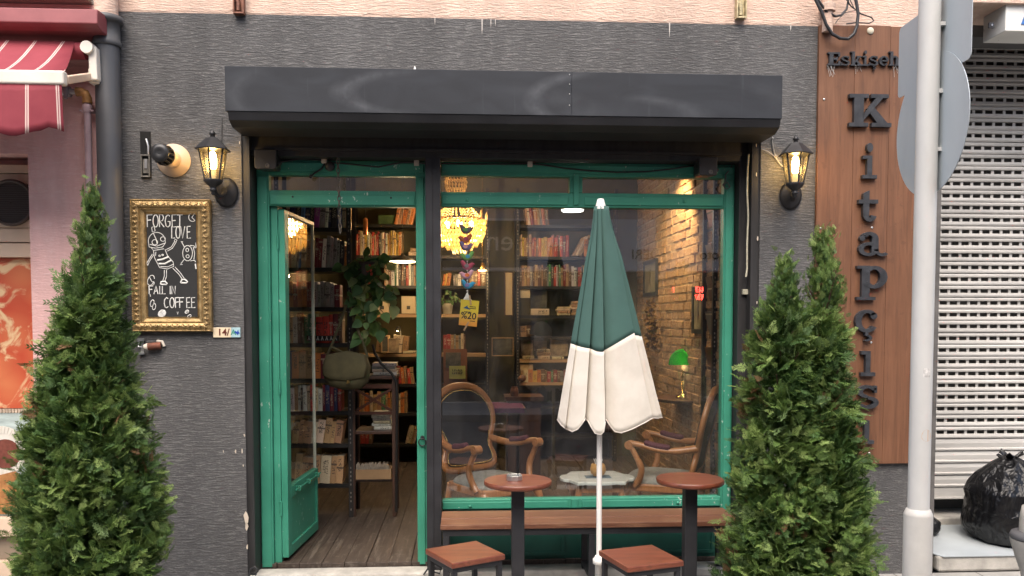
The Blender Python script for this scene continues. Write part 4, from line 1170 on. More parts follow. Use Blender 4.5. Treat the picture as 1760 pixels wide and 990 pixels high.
# cables over the top of the sign
M['wire'] = mat('black_cable', (.03, .03, .032), .45, var=.3)
a = MB()
a.tube([P(x, y, -.09) for x, y in ((1392, -25), (1400, -4), (1412, 20), (1420, 42), (1430, 58), (1444, 66), (1458, 67), (1468, 58), (1473, 44), (1475, 24), (1472, 5), (1466, -20))], .011, 8)
a.tube([P(x, y, -.07) for x, y in ((1398, -20), (1408, 2), (1420, 20), (1436, 28), (1446, 26), (1455, 16), (1458, 2), (1450, -16))], .008, 8)
a.tube([P(x, y, -.08) for x, y in ((1448, -12), (1462, 10), (1480, 24), (1498, 30), (1502, 36), (1494, 40), (1470, 39), (1455, 41))], .0045, 6)
a.tube([P(x, y, -.085) for x, y in ((1456, -20), (1462, 2), (1470, 18), (1452, 22), (1440, 34), (1436, 40))], .003, 6)
tag(a.build('cable_bundle', M['wire'], org=P(1450, 0, -.08)), 'loops of black cable hanging over the top of the tall wooden letter sign', 'cable')
a = MB(); pc2 = P(1421, 0, -.03); a.lathe([(.035, PZ(44, -.03)), (.035, 6)], (pc2.x, -.045, 0), 14); a.lathe([(.05, PZ(8, -.03)), (.05, PZ(-6, -.03))], (pc2.x, -.045, 0), 14)
tag(a.build('conduit', M['peach'], org=(pc2.x, -.045, PZ(44, -.03))), 'peach painted conduit rising from the top left corner of the wooden sign', 'conduit')

# ------------------------------------------------------------------ street sign seen from behind
YP = -2.14
pc3 = P(1587, 500, YP); PXC = pc3.x
M['galv'] = mat('galvanised_pole', (.54, .54, .52), .5, 0, var=.10, vs=4, st=(1, 1, .5), chips=(.33, .27, .22), chipth=.80)
sp = thing('street_sign', 'grey steel sign post with a round and a square sign plate seen from behind', 'street sign', (PXC, YP, -.2))
zc = PZ(880, YP, 1575)
a = MB(); a.lathe([(.0435, zc - .05), (.0435, 4.2)], (PXC, YP, 0), 28); pole = a.build('pole', M['galv'], sp)
a = MB(); a.lathe([(.058, -.2), (.058, zc - .012), (.0575, zc - .008), (.048, zc + .014), (.0445, zc + .015)], (PXC, YP, 0), 28); a.build('sleeve', mat('galvanised_sleeve', (.47, .46, .43), .5, 0, var=.12, vs=5), sp)
M['plate'] = mat('grey_sign_back', (.46, .51, .54), .45, .2, var=.08, vs=2, st=(1, 1, .4))
an = R(-93)
pd = Vector((math.cos(an), math.sin(an), 0)); pn = Vector((-math.sin(an), math.cos(an), 0))   # pn points away from the camera side
off = .048
def PP(u, v, n): return Vector((PXC, YP, 0)) + pd * u + pn * (off + n) + Vector((0, 0, v))
zcc = PZ(209, YP, 1610)
a = MB(); poly = [(.30 * math.cos(6.28318 * i / 64), zcc + .30 * math.sin(6.28318 * i / 64)) for i in range(64)]
a.prism(poly, lambda p: PP(p[0] - .07, p[1], 0), lambda p: PP(p[0] - .07, p[1], .003)); a.build('round_plate', M['plate'], sp)
a = MB()
def rrect(x0, z0, x1, z1, r, n=6):
    out = []
    for (cx_, cz_, a0) in ((x1 - r, z1 - r, 0), (x0 + r, z1 - r, 90), (x0 + r, z0 + r, 180), (x1 - r, z0 + r, 270)):
        out += [(cx_ + r * math.cos(R(a0 + 90 * i / n)), cz_ + r * math.sin(R(a0 + 90 * i / n))) for i in range(n + 1)]
    return out
zb3 = PZ(128, YP, 1610)
a.prism(rrect(-.38, zb3, .22, zb3 + .62 - .30, .022), lambda p: PP(p[0], p[1], .006), lambda p: PP(p[0], p[1], .009)); a.build('square_plate', M['plate'], sp)
a = MB()
for v in (zcc + .12, zcc - .12, zb3 + .2):
    a.bar(PP(-.03, v, -.010), PP(.03, v, -.010), .03, .016, up=(0, 0, 1))
a.build('clamp', M['galv'], sp)
# torn sticker remains on the pole
a = MB()
def wrapquad(px0, py0, px1, py1, rad, m=0):
    c_, d_ = P(px0, py0, YP), P(px1, py1, YP)
    n = 5; vs = []
    for i in range(n + 1):
        x = (c_.x + (d_.x - c_.x) * i / n) - PXC
        x = max(-rad * .99, min(rad * .99, x)); y = -math.sqrt(rad * rad - x * x)
        for z in (c_.z, d_.z): vs.append((PXC + x, YP + y, z))
    a.add(vs, [(2 * i, 2 * i + 1, 2 * i + 3, 2 * i + 2) for i in range(n)], m, True)
wrapquad(1578, 632, 1589, 647, .0438); a.build('sticker', mat('paper_sticker', (.55, .54, .52), .8, var=.4, vs=60), pole)
a = MB()
c_ = P(1583, 748, YP)
n = 14; vs = []
for i in range(n):
    x = c_.x - PXC + .022 * math.cos(6.283 * i / n); z = c_.z + .03 * math.sin(6.283 * i / n) * (1 if i < 8 else .7)
    x = max(-.043, min(.043, x)); vs.append((PXC + x, YP - math.sqrt(.0438 ** 2 - x * x), z))
a.add(vs, [tuple(range(n))]); a.build('glue_stain', mat('peach_glue', (.58, .44, .33), .7), pole)

# ------------------------------------------------------------------ rubbish bags and the stone bollard
def plastic():
    m, t, N, L, B = nt('black_bin_liner')
    tc = N.new('ShaderNodeTexCoord').outputs['Object']
    B.inputs['Base Color'].default_value = (.005, .005, .006, 1); B.inputs['Roughness'].default_value = .3; B.inputs['Specular IOR Level'].default_value = .35
    h = _noise(N, L, tc, 6, 3, (1, 1, 1), .5, 1.4); h2 = _noise(N, L, tc, 3, 2, (4, 4, .6), .5, .8)
    _bump(N, L, B, _math(N, L, 'ADD', h, h2), .8, .04)
    return m
M['liner'] = plastic()
def bag(c, rad, hgt, label, seed, knot=True):
    t = thing('rubbish_bag', label, 'rubbish bag', c, 'black rubbish bags on the entrance step')
    rb = random.Random(seed); nu, nv = 110, 64
    ridges = [(rb.uniform(0, 6.283), rb.uniform(.05, .2), rb.uniform(.015, .05), rb.uniform(-.6, .6)) for _ in range(46)]
    vs = []
    for j in range(nv + 1):
        f = j / nv
        if f < .60: pr_ = (1 - .28 * (1 - min(f / .28, 1)) ** 2) * (1 - .06 * f)
        else:
            g_ = (f - .60) / .40; pr_ = .957 * max(1 - g_ * .985, 0.0) ** .66
        if j == 0: pr_ *= .8
        z = hgt * f
        for i in range(nu):
            an_ = 6.28318 * i / nu
            fo = 0
            for (ra, rw, rh, sl) in ridges:
                d = (an_ - ra - sl * (f - .5) * 2 + math.pi) % 6.28318 - math.pi
                wgt = min(1, max(0, (f - .25) / .5)) * (.35 + f)
                fo += rh * max(0, 1 - abs(d) / rw) * wgt
            nz = mnoise.noise(Vector((math.cos(an_) * 2.2 + seed, math.sin(an_) * 2.2, f * 3.2))) * .10 + abs(mnoise.noise(Vector((math.cos(an_) * 5 + seed, math.sin(an_) * 5, f * 7)))) * .05
            r_ = rad * pr_ * (1 + fo * .9 + nz - .05)
            vs.append((c.x + r_ * math.cos(an_), c.y + r_ * math.sin(an_) * .92, c.z + z))
    a = MB(); a.add(vs, [(j * nu + i, j * nu + (i + 1) % nu, (j + 1) * nu + (i + 1) % nu, (j + 1) * nu + i) for j in range(nv) for i in range(nu)], 0, True)
    a.add(vs[:nu], [tuple(range(nu))[::-1]])
    a.build('sack', M['liner'], t)
    if knot:
        a = MB(); zt4 = c.z + hgt * .985
        for k in range(5):
            an_ = 6.28 * k / 5 + .3; ln = rad * rb.uniform(.14, .34)
            a.add([(c.x, c.y, zt4 - .03), (c.x + ln * math.cos(an_ - .35), c.y + ln * math.sin(an_ - .35), zt4 + rb.uniform(.0, .035)), (c.x + ln * 1.2 * math.cos(an_), c.y + ln * 1.2 * math.sin(an_), zt4 + rb.uniform(.01, .05)), (c.x + ln * math.cos(an_ + .35), c.y + ln * math.sin(an_ + .35), zt4 + rb.uniform(-.01, .03))], [(0, 1, 2, 3)])
        o = a.build('knot', M['liner'], t, fixn=False); s_ = o.modifiers.new('thick', 'SOLIDIFY'); s_.thickness = .006
bc = P(1728, 921, .30); bag(Vector((bc.x + .02, .30, .068)), .325, .64, 'big bulging black rubbish bag tied at the top on the metal sheeted step', 4)
bc = P(1597, 908, .45); bag(Vector((bc.x - .02, .45, .088)), .10, .15, 'small black rubbish bag peeping out behind the steel sign post', 8, False)
YBO = -2.2
bo = thing('stone_bollard', 'pale urn shaped stone bollard with a dark collar at the right edge of the picture', 'bollard', P(1775, 985, YBO) * 1)
cxb = PX(1785, YBO, 920)
zq = lambda y: PZ(y, YBO, 1770)
k_ = 3.3 / 1400
a = MB(); a.lathe([(.055, -.2), (.055, zq(990) - .05), (27 * k_, zq(985)), (36 * k_, zq(960)), (44 * k_, zq(935)), (45 * k_, zq(928))], (cxb, YBO, 0), 28)
a.lathe([(31 * k_, zq(916)), (30 * k_, zq(890)), (27 * k_, zq(872)), (10 * k_, zq(866))], (cxb, YBO, 0), 28); a.build('stone_body', M['stone'], bo)
a = MB(); a.lathe([(44 * k_, zq(927.5)), (46 * k_, zq(924)), (43 * k_, zq(917)), (31 * k_, zq(914))], (cxb, YBO, 0), 28); a.build('collar', mat('dark_grey_collar', (.09, .09, .095), .7), bo)
# ================================================================== FURNITURE ON THE PAVEMENT
# bench
bn = thing('bench', 'long narrow wooden bench on a black steel frame under the shop window', 'bench', (.8, -.1, ZS))
a = MB(); a.box(-.165, .075, .365, .38, -.135, .398); a.box(.381, .075, .365, 1.80, -.135, .398)
a.box(-.165, -.138, .363, .36, -.30, .396); a.box(.361, -.138, .363, 1.80, -.30, .396)
a.build('seat', M['benchwood'], bn, bevel=.004)
a = MB(); a.box(-.15, -.285, .318, 1.785, -.245, .361); a.box(-.15, .03, .318, 1.785, .07, .361)
a.build('frame_rail', M['black'], bn, bevel=.003)
for x in (-.15, .8, 1.745):
    a = MB()
    for y in (-.285, .03): a.box(x, y, ZS, x + .04, y + .04, .317)
    a.box(x, -.243, .02, x + .04, .028, .05)
    a.build('leg', M['black'], bn, bevel=.003)

# two round bar tables
def bartable(c, label, rz):
    t = thing('bar_table', label, 'bar table', (c.x, c.y, ZS), 'round bar tables on the pavement')
    o = Vector((c.x, c.y, c.z)); rad = .193
    a = MB(); a.lathe([(rad - .006, -.028), (rad, -.022), (rad, -.004), (rad - .004, 0)], o, 56); tp = a.build('table_top', M['redwood'], t)
    a = MB(); a.box(o.x - .036, o.y - .036, ZS + .013, o.x + .036, o.y + .036, o.z - .036); a.build('post', M['black'], t, bevel=.004)
    a = MB(); a.box(o.x - .13, o.y - .025, o.z - .035, o.x + .13, o.y + .025, o.z - .0285); a.build('top_bracket', M['black'], t)
    a = MB(); a.box(o.x - .19, o.y - .19, ZS, o.x + .19, o.y + .19, ZS + .012); a.build('base_plate', M['black'], t, bevel=.003)
    return t
TY = -.9
t1 = P(890, 825, TY); bartable(t1, 'round red wood bar table with a steel ashtray on it', 0)
t2 = P(1186, 822, TY); bartable(t2, 'round red wood bar table with an empty top by the right conifer', 0)
# ashtray
ac = P(884, 823, TY)
at = MB(); q = .05
prof = [(.046, 0), (.048, .002), (.047, .028), (.043, .028), (.041, .008), (.001, .008)]
at.lathe(prof, (ac.x, ac.y + .0, t1.z + .0005), 8, a0=R(22.5), smooth=False)
for k in range(4):
    an_ = R(45 + 90 * k); at.box(ac.x + .044 * math.cos(an_) - .006, ac.y + .044 * math.sin(an_) - .006, t1.z + .0285, ac.x + .044 * math.cos(an_) + .006, ac.y + .044 * math.sin(an_) + .006, t1.z + .031)
tag(at.build('ashtray', M['steel'], org=(ac.x, ac.y, t1.z), bevel=.0015), 'octagonal steel ashtray on the left bar table', 'ashtray')

# square stools
def stool(corners, label):
    """corners: pixel corners left, back, right, front of the seat top"""
    zs = .475
    pts = []
    for (x, y) in corners:
        d = FW * FPX + RT * (x - PPX) - UP * (y - PPY); pts.append(CAM + d * ((zs - CAM.z) / d.z))
    c = sum(pts, Vector()) / 4
    t = thing('bar_stool', label, 'stool', (c.x, c.y, ZS), 'square stools at the bar tables')
    # make it a true square of the mean side
    u = ((pts[2] - pts[1]) + (pts[3] - pts[0])).normalized(); v = Vector((-u.y, u.x, 0))
    s_ = sum((pts[i] - pts[(i + 1) % 4]).length for i in range(4)) / 4
    h = s_ / 2
    mt = lambda a_, b_, z: c * 1 + u * a_ + v * b_ + Vector((0, 0, z - c.z))
    def pbox(mb, a0, b0, z0, a1, b1, z1):
        vs = [mt(a_, b_, z) for z in (z0, z1) for (a_, b_) in ((a0, b0), (a1, b0), (a1, b1), (a0, b1))]
        mb.add(vs, [(3, 2, 1, 0), (4, 5, 6, 7), (0, 1, 5, 4), (1, 2, 6, 5), (2, 3, 7, 6), (3, 0, 4, 7)])
    a = MB(); pbox(a, -h, -h, zs - .03, h, h, zs); a.build('seat', M['redwood'], t, bevel=.005)
    q = h - .012
    for (sa, sb) in ((-1, -1), (1, -1), (1, 1), (-1, 1)):
        a = MB(); a0, a1 = (sa * q, sa * (q - .026)); b0, b1 = (sb * q, sb * (q - .026))
        pbox(a, min(a0, a1), min(b0, b1), ZS, max(a0, a1), max(b0, b1), zs - .058); a.build('leg', M['black'], t, bevel=.002)
    a = MB(); i_ = q
    for (a0, b0, a1, b1) in ((-i_, -i_, i_, -i_ + .026), (-i_, i_ - .026, i_, i_), (-i_, -i_ + .0265, -i_ + .026, i_ - .0265), (i_ - .026, -i_ + .0265, i_, i_ - .0265)):
        pbox(a, a0, b0, zs - .057, a1, b1, zs - .031)
    for (a0, b0, a1, b1) in ((-i_ + .027, -i_, i_ - .027, -i_ + .02), (-i_ + .027, i_ - .02, i_ - .027, i_), (-i_, -i_ + .027, -i_ + .02, i_ - .027), (i_ - .02, -i_ + .027, i_, i_ - .027)):
        pbox(a, a0, b0, .08, a1, b1, .10)
    a.build('frame', M['black'], t, bevel=.002)
    return t
stool([(726, 945), (829, 930), (872, 951), (767, 967)], 'square red wood stool beside the doorway with black steel legs')
stool([(1025, 945), (1128, 938), (1177, 962), (1073, 975)], 'square red wood stool right of the parasol pole')

# ------------------------------------------------------------------ closed parasol
YU = -.97
k = (YU + 5.5) / FPX
uc = P(1032, 420, YU); UX = uc.x
um = thing('parasol', 'closed garden parasol with a green upper and white lower canopy on a white pole', 'parasol', (UX, YU, ZS))
M['ugreen'] = mat('green_canvas', (.046, .102, .088), .85, var=.10, vs=5, bump=.15, bs=220)
M['uwhite'] = mat('white_canvas', (.56, .51, .44), .85, var=.10, vs=4, col2=(.64, .60, .53), bump=.15, bs=220)
M['wplastic'] = mat('white_plastic', (.76, .74, .70), .4, var=.05)
ztop, zhem = PZ(353, YU), PZ(722, YU)
# cross section of the folded cloth at the hem: x, depth towards the street, hem drop, colour-border drop (metres)
sec = [(-.240, .0, .004, -.006), (-.222, .03, .03, -.004), (-.203, .055, .046, .0), (-.198, .038, .05, .0), (-.165, .075, .062, .006), (-.135, .092, .045, .012), (-.112, .104, .012, .018), (-.100, .108, -.008, .02), (-.092, .062, -.012, .022),
       (-.080, .085, .0, .024), (-.066, .100, .03, .026), (-.045, .118, .066, .028), (-.015, .132, .072, .03), (.000, .136, .055, .031), (.008, .136, .004, .032), (.016, .068, -.012, .033),
       (.022, .085, -.006, .030), (.042, .095, .028, .018), (.065, .108, .058, .006), (.10, .120, .064, -.008), (.16, .118, .044, -.028), (.23, .098, .014, -.050), (.285, .074, -.010, -.065), (.281, .046, -.008, -.052),
       (.326, .044, -.004, -.050), (.321, .018, -.002, -.046), (.358, .004, -.004, -.045), (.345, -.03, -.004, -.03), (.28, -.07, .0, -.01), (.20, -.10, .02, 0), (.12, -.085, -.03, 0), (.05, -.13, .02, 0), (-.03, -.125, .02, 0), (-.07, -.08, -.03, 0), (-.13, -.10, .02, 0), (-.20, -.05, .01, 0)]
ns = len(sec); sd = sec
tb = (P(1030, 592, YU).z - ztop) / (zhem - ztop)
NR1, NR2 = 26, 16
H = ztop - zhem
def cloth_point(s_, t):
    x, d, drop, _ = s_
    u = max(0, t - .5) / .5
    z = ztop - H * t - drop * u * u
    g_ = .135 + .865 * t
    wq = max(0, 1 - t / .22) * .5
    ang = math.atan2(d, x - .02)
    fx = x * g_ * (1 - wq) + .042 * math.cos(ang) * wq; fy = d * g_ * 1.05 * (1 - wq) + .042 * math.sin(ang) * wq
    wob = .005 * t * mnoise.noise(Vector((x * 7, d * 7, t * 6))) + .002 * mnoise.noise(Vector((x * 30, d * 30, t * 18)))
    return (UX + fx + wob * .4, YU - fy + wob, z)
green, white = MB(), MB()
for mb_, n_, fn in ((green, NR1, lambda s_, f: (tb + s_[3] / H) * f), (white, NR2, lambda s_, f: (tb + s_[3] / H) + (1 - (tb + s_[3] / H)) * f)):
    vs = [cloth_point(s_, fn(s_, j / n_)) for j in range(n_ + 1) for s_ in sd]
    mb_.add(vs, [(j * ns + i, j * ns + (i + 1) % ns, (j + 1) * ns + (i + 1) % ns, (j + 1) * ns + i) for j in range(n_) for i in range(ns)], 0, True)
ca = green.build('upper_canopy', M['ugreen'], um)
cw = white.build('lower_canopy', M['uwhite'], um)
for o in (ca, cw):
    o.data.set_sharp_from_angle(angle=R(32))
    s = o.modifiers.new('thick', 'SOLIDIFY'); s.thickness = .002; s.offset = -1
hem = MB(); hem.tube([Vector(cloth_point(s_, 1.0)) + Vector((0, -.0005, .003)) for s_ in sd], .0028, 5, closed=True); hem.build('hem', mat('hem_tape', (.60, .55, .49), .9), cw)
a = MB(); zt5 = PZ(340, YU); zb5 = PZ(355, YU)
a.lathe([(.030, zb5 - .01), (.031, zb5), (.019, zt5 - .006), (.016, zt5), (.004, zt5 + .002)], (UX, YU, 0), 20); a.build('finial', M['wplastic'], um)
a = MB(); a.lathe([(.0155, ZS + .30), (.0155, zt5 - .02)], (UX, YU, 0), 16); a.build('pole', M['wplastic'], um)
zk = PZ(968, YU)
a = MB(); a.lathe([(.022, ZS + .04), (.022, zk - .02), (.034, zk - .015), (.035, zk + .012), (.026, zk + .02), (.022, zk + .03), (.017, zk + .034)], (UX, YU, 0), 18)
a.tube([(UX + .03, YU, zk), (UX + .055, YU, zk)], .012, 8); a.build('base_tube', M['wplastic'], um)
a = MB(); a.lathe([(.24, ZS), (.24, ZS + .03), (.18, ZS + .06), (.05, ZS + .075), (.03, ZS + .075)], (UX, YU, 0), 32); a.build('foot', M['conc'], um)

# loose cable hoops by the door post
a = MB(); c = P(738, 975, -.02)
a.tube([P(x, y, -.02) for x, y in ((728, 988), (736, 976), (748, 973), (757, 979), (756, 986), (745, 983), (738, 978), (742, 990))], .006, 6)
tag(a.build('cable_loop', M['wire'], org=c), 'loops of loose black cable on the ground at the foot of the steel post', 'cable')
a = MB(); a.tube([P(x, y, -.03) for x, y in ((428, 990), (431, 978), (438, 974), (444, 980), (440, 985), (433, 982), (441, 988))], .007, 6)
tag(a.build('cable_loop', M['wire'], org=P(436, 982, -.03)), 'loop of loose black cable on the ground left of the green door frame', 'cable')

# ================================================================== CONIFERS
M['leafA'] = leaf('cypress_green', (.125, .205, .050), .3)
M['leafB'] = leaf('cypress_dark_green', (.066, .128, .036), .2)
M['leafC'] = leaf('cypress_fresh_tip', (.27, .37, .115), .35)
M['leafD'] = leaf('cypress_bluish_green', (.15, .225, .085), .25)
M['leafE'] = leaf('cypress_dead_twig', (.17, .10, .045), .2)
M['bark'] = mat('cypress_bark', (.10, .055, .035), .9, var=.3, vs=20, st=(3, 3, .5), bump=.6)
def spray(rs):
    """one flat scale-leaf fan in the x (along) / y (across) plane, length about 1"""
    vs, fs = [], []
    def kite(ax, ay, an_, ln, wd):
        ca_, sa_ = math.cos(an_), math.sin(an_)
        o = len(vs)
        for (u, v) in ((0, 0), (ln * .45, wd), (ln, 0), (ln * .45, -wd)):
            vs.append((ax + u * ca_ - v * sa_, ay + u * sa_ + v * ca_, rs.uniform(-.02, .02)))
        fs.append((o, o + 1, o + 2, o + 3))
    kite(0, 0, 0, 1.0, .026)
    n = 7
    for i in range(n):
        x = .10 + .72 * i / (n - 1)
        ln = (.50 - .34 * i / (n - 1)) * rs.uniform(.8, 1.15)
        for sd_ in (1, -1):
            an_ = sd_ * R(rs.uniform(32, 46)); xx_ = x + rs.uniform(-.03, .03)
            kite(xx_, 0, an_, ln, .030)
            if i < 4:
                mx, my = xx_ + ln * .42 * math.cos(an_), ln * .42 * math.sin(an_)
                kite(mx, my, an_ + sd_ * R(34), ln * .5, .026); kite(mx, my, an_ - sd_ * R(36), ln * .55, .028)
    return vs, fs
def conifer(name, label, rows, Y, n, seed, depth=.92, lean=(), trunkx=None):
    """rows: list of columns; each column is a list of (pixel y, pixel x left, pixel x right)"""
    rs = random.Random(seed)
    kinds = [spray(rs) for _ in range(8)]
    z00 = ZS
    cols = []
    for rw in rows:
        pr_ = [(P(0, y, Y).z if False else PZ(y, Y, (xl + xr) / 2), (PX(xl, Y, y) + PX(xr, Y, y)) / 2, (PX(xr, Y, y) - PX(xl, Y, y)) / 2) for (y, xl, xr) in rw]
        cols.append(pr_)
    base = cols[0][-1]
    t = thing(name, label, 'conifer', (base[1], Y, z00), 'conifers flanking the shopfront')
    vs, fs, ms = [], [], []
    def prof(pr_, z):
        if z >= pr_[0][0]: return pr_[0][1], .0
        for a_, b_ in zip(pr_, pr_[1:]):
            if a_[0] >= z >= b_[0]:
                f = (a_[0] - z) / max(a_[0] - b_[0], 1e-6)
                return a_[1] + (b_[1] - a_[1]) * f, a_[2] + (b_[2] - a_[2]) * f
        a_ = pr_[-1]
        f = min(1, (a_[0] - z) / .35)
        return a_[1], a_[2] * (1 - .35 * f)
    tot = []
    for pr_ in cols:
        area = 0
        for i in range(40):
            z = z00 + .12 + (pr_[0][0] - z00 - .12) * (i + .5) / 40
            area += prof(pr_, z)[1] + .02
        tot.append(area)
    clumps = []
    for ci, pr_ in enumerate(cols):
        m_ = int(n * tot[ci] / sum(tot))
        ztp = pr_[0][0]
        nc = int(m_ / 16)
        # branchlets: clumps of sprays that share a direction, so that the crown shows tufts and dark gaps
        weights = []
        zz = [z00 + .12 + (ztp - z00 - .12) * (i + .5) / 60 for i in range(60)]
        ww = [prof(pr_, z)[1] + .03 for z in zz]
        for q in range(nc):
            z = rs.choices(zz, ww)[0] + rs.uniform(-.02, .02)
            cx_, rad = prof(pr_, z); rad = max(rad - .045, rad * .55)
            an_ = rs.uniform(0, 6.28318)
            if math.sin(an_) > .35 and rs.random() < .5: an_ = -an_
            ro = 1 - abs(rs.gauss(0, .20)) - .05
            ro = max(.25, ro) * rs.uniform(.93, 1.06)
            core = q % 4 == 0 and rad > .1
            if core: ro = rs.uniform(.2, .72)
            lump = 1 + .11 * mnoise.noise(Vector((math.cos(an_) * 1.7 + ci * 9, math.sin(an_) * 1.7, z * 3.2 + seed)))
            px_ = cx_ + rad * ro * lump * math.cos(an_); py_ = Y + rad * ro * lump * .95 * math.sin(an_)
            out = Vector((math.cos(an_), math.sin(an_), 0))
            tone = mnoise.noise(Vector((px_ * 4, py_ * 4, z * 3 + 5)))
            up_ = rs.uniform(.5, 1.9)
            main = (out * (1 if rad > .07 else .35) + Vector((rs.gauss(0, .35), rs.gauss(0, .35), up_ + (1.5 if rad < .09 else 0)))).normalized()
            dead = rs.random() < .02; droop = rs.random() < .26 and rad > .12
            for s_ in range(16):
                d = (main + Vector((rs.gauss(0, .32), rs.gauss(0, .32), rs.gauss(0, .28) - (.75 if droop else 0)))).normalized()
                ps = Vector((px_, py_, z)) + main * rs.uniform(-.07, .025) + Vector((rs.gauss(0, .022), rs.gauss(0, .022), rs.gauss(0, .03)))
                # fans stand nearly upright, edge turned at random round their axis
                side = d.cross(Vector((rs.gauss(0, .6), rs.gauss(0, .6), 1))).normalized()
                side = (Matrix.Rotation(rs.gauss(0, .6), 3, d) @ side)
                nm = d.cross(side)
                L_ = rs.uniform(.050, .105) * (1 if rad > .1 else .7) * (1.5 if core else 1)
                kv, kf = kinds[rs.randrange(8)]
                o = len(vs)
                cur = rs.uniform(-.15, .3)
                for (u, v, w_) in kv:
                    p = ps + d * (u * L_) + side * (v * L_) + nm * ((w_ + cur * u * u) * L_)
                    vs.append((p.x, p.y, p.z))
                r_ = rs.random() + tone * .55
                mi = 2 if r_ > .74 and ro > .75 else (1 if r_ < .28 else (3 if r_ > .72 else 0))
                if ro < .6: mi = 1  # inner sprays always dark, painting the shade inside the crown
                if dead and s_ < 9: mi = 4
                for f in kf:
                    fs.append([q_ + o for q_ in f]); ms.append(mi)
    me = bpy.data.meshes.new('foliage')
    ox, oy, oz = t.location
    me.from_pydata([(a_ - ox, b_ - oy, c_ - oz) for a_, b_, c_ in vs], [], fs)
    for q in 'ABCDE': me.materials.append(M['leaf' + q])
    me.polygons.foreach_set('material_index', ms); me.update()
    fo = bpy.data.objects.new('foliage', me); COL.objects.link(fo); fo.parent = t; ORG[fo.name] = Vector(t.location)
    a = MB()
    for pr_ in cols:
        top = pr_[0]
        pts, rr_ = [], []
        for i in range(9):
            f = i / 8; z = z00 + (top[0] - .1 - z00) * f
            cx_ = prof(pr_, z)[0] if f > .35 else base[1] + (prof(pr_, z)[0] - base[1]) * f / .35
            pts.append((cx_ + rs.uniform(-.006, .006), Y + rs.uniform(-.006, .006), z)); rr_.append(.032 * (1 - f) + .005)
        a.tube(pts, rr_, 8)
        for q in range(70):
            z = z00 + .15 + (top[0] - z00 - .35) * rs.random(); cx_, rad = prof(pr_, z); an_ = rs.uniform(0, 6.28)
            a.tube([(cx_, Y, z - .06), (cx_ + rad * .4 * math.cos(an_), Y + rad * .4 * math.sin(an_), z), (cx_ + rad * .78 * math.cos(an_), Y + rad * .78 * math.sin(an_), z + .08)], [.008, .006, .002], 4)
    a.build('trunk', M['bark'], t)
    return t
conifer('conifer', 'tall dark green columnar conifer in front of the pink wall left of the blackboard',
        [[(334, 158, 162), (356, 148, 176), (400, 138, 184), (450, 126, 184), (485, 106, 206), (530, 95, 215), (580, 84, 226), (640, 66, 242), (700, 50, 262), (760, 40, 276), (830, 30, 285), (900, 22, 290), (990, 22, 292)]], -1.0, 14500, 21)
conifer('conifer', 'dense green conifer with two pointed tops right of the shop window',
        [[(398, 1414, 1420), (440, 1404, 1430), (475, 1385, 1450), (520, 1375, 1458), (570, 1362, 1452), (630, 1352, 1462), (700, 1340, 1474), (780, 1330, 1486), (870, 1325, 1496), (990, 1320, 1502)],
         [(446, 1348, 1354), (480, 1332, 1366), (530, 1310, 1382), (570, 1286, 1392), (620, 1284, 1402), (680, 1268, 1410), (740, 1264, 1416), (800, 1258, 1420), (860, 1246, 1424), (930, 1230, 1428), (990, 1224, 1430)]], -1.2, 16000, 33)
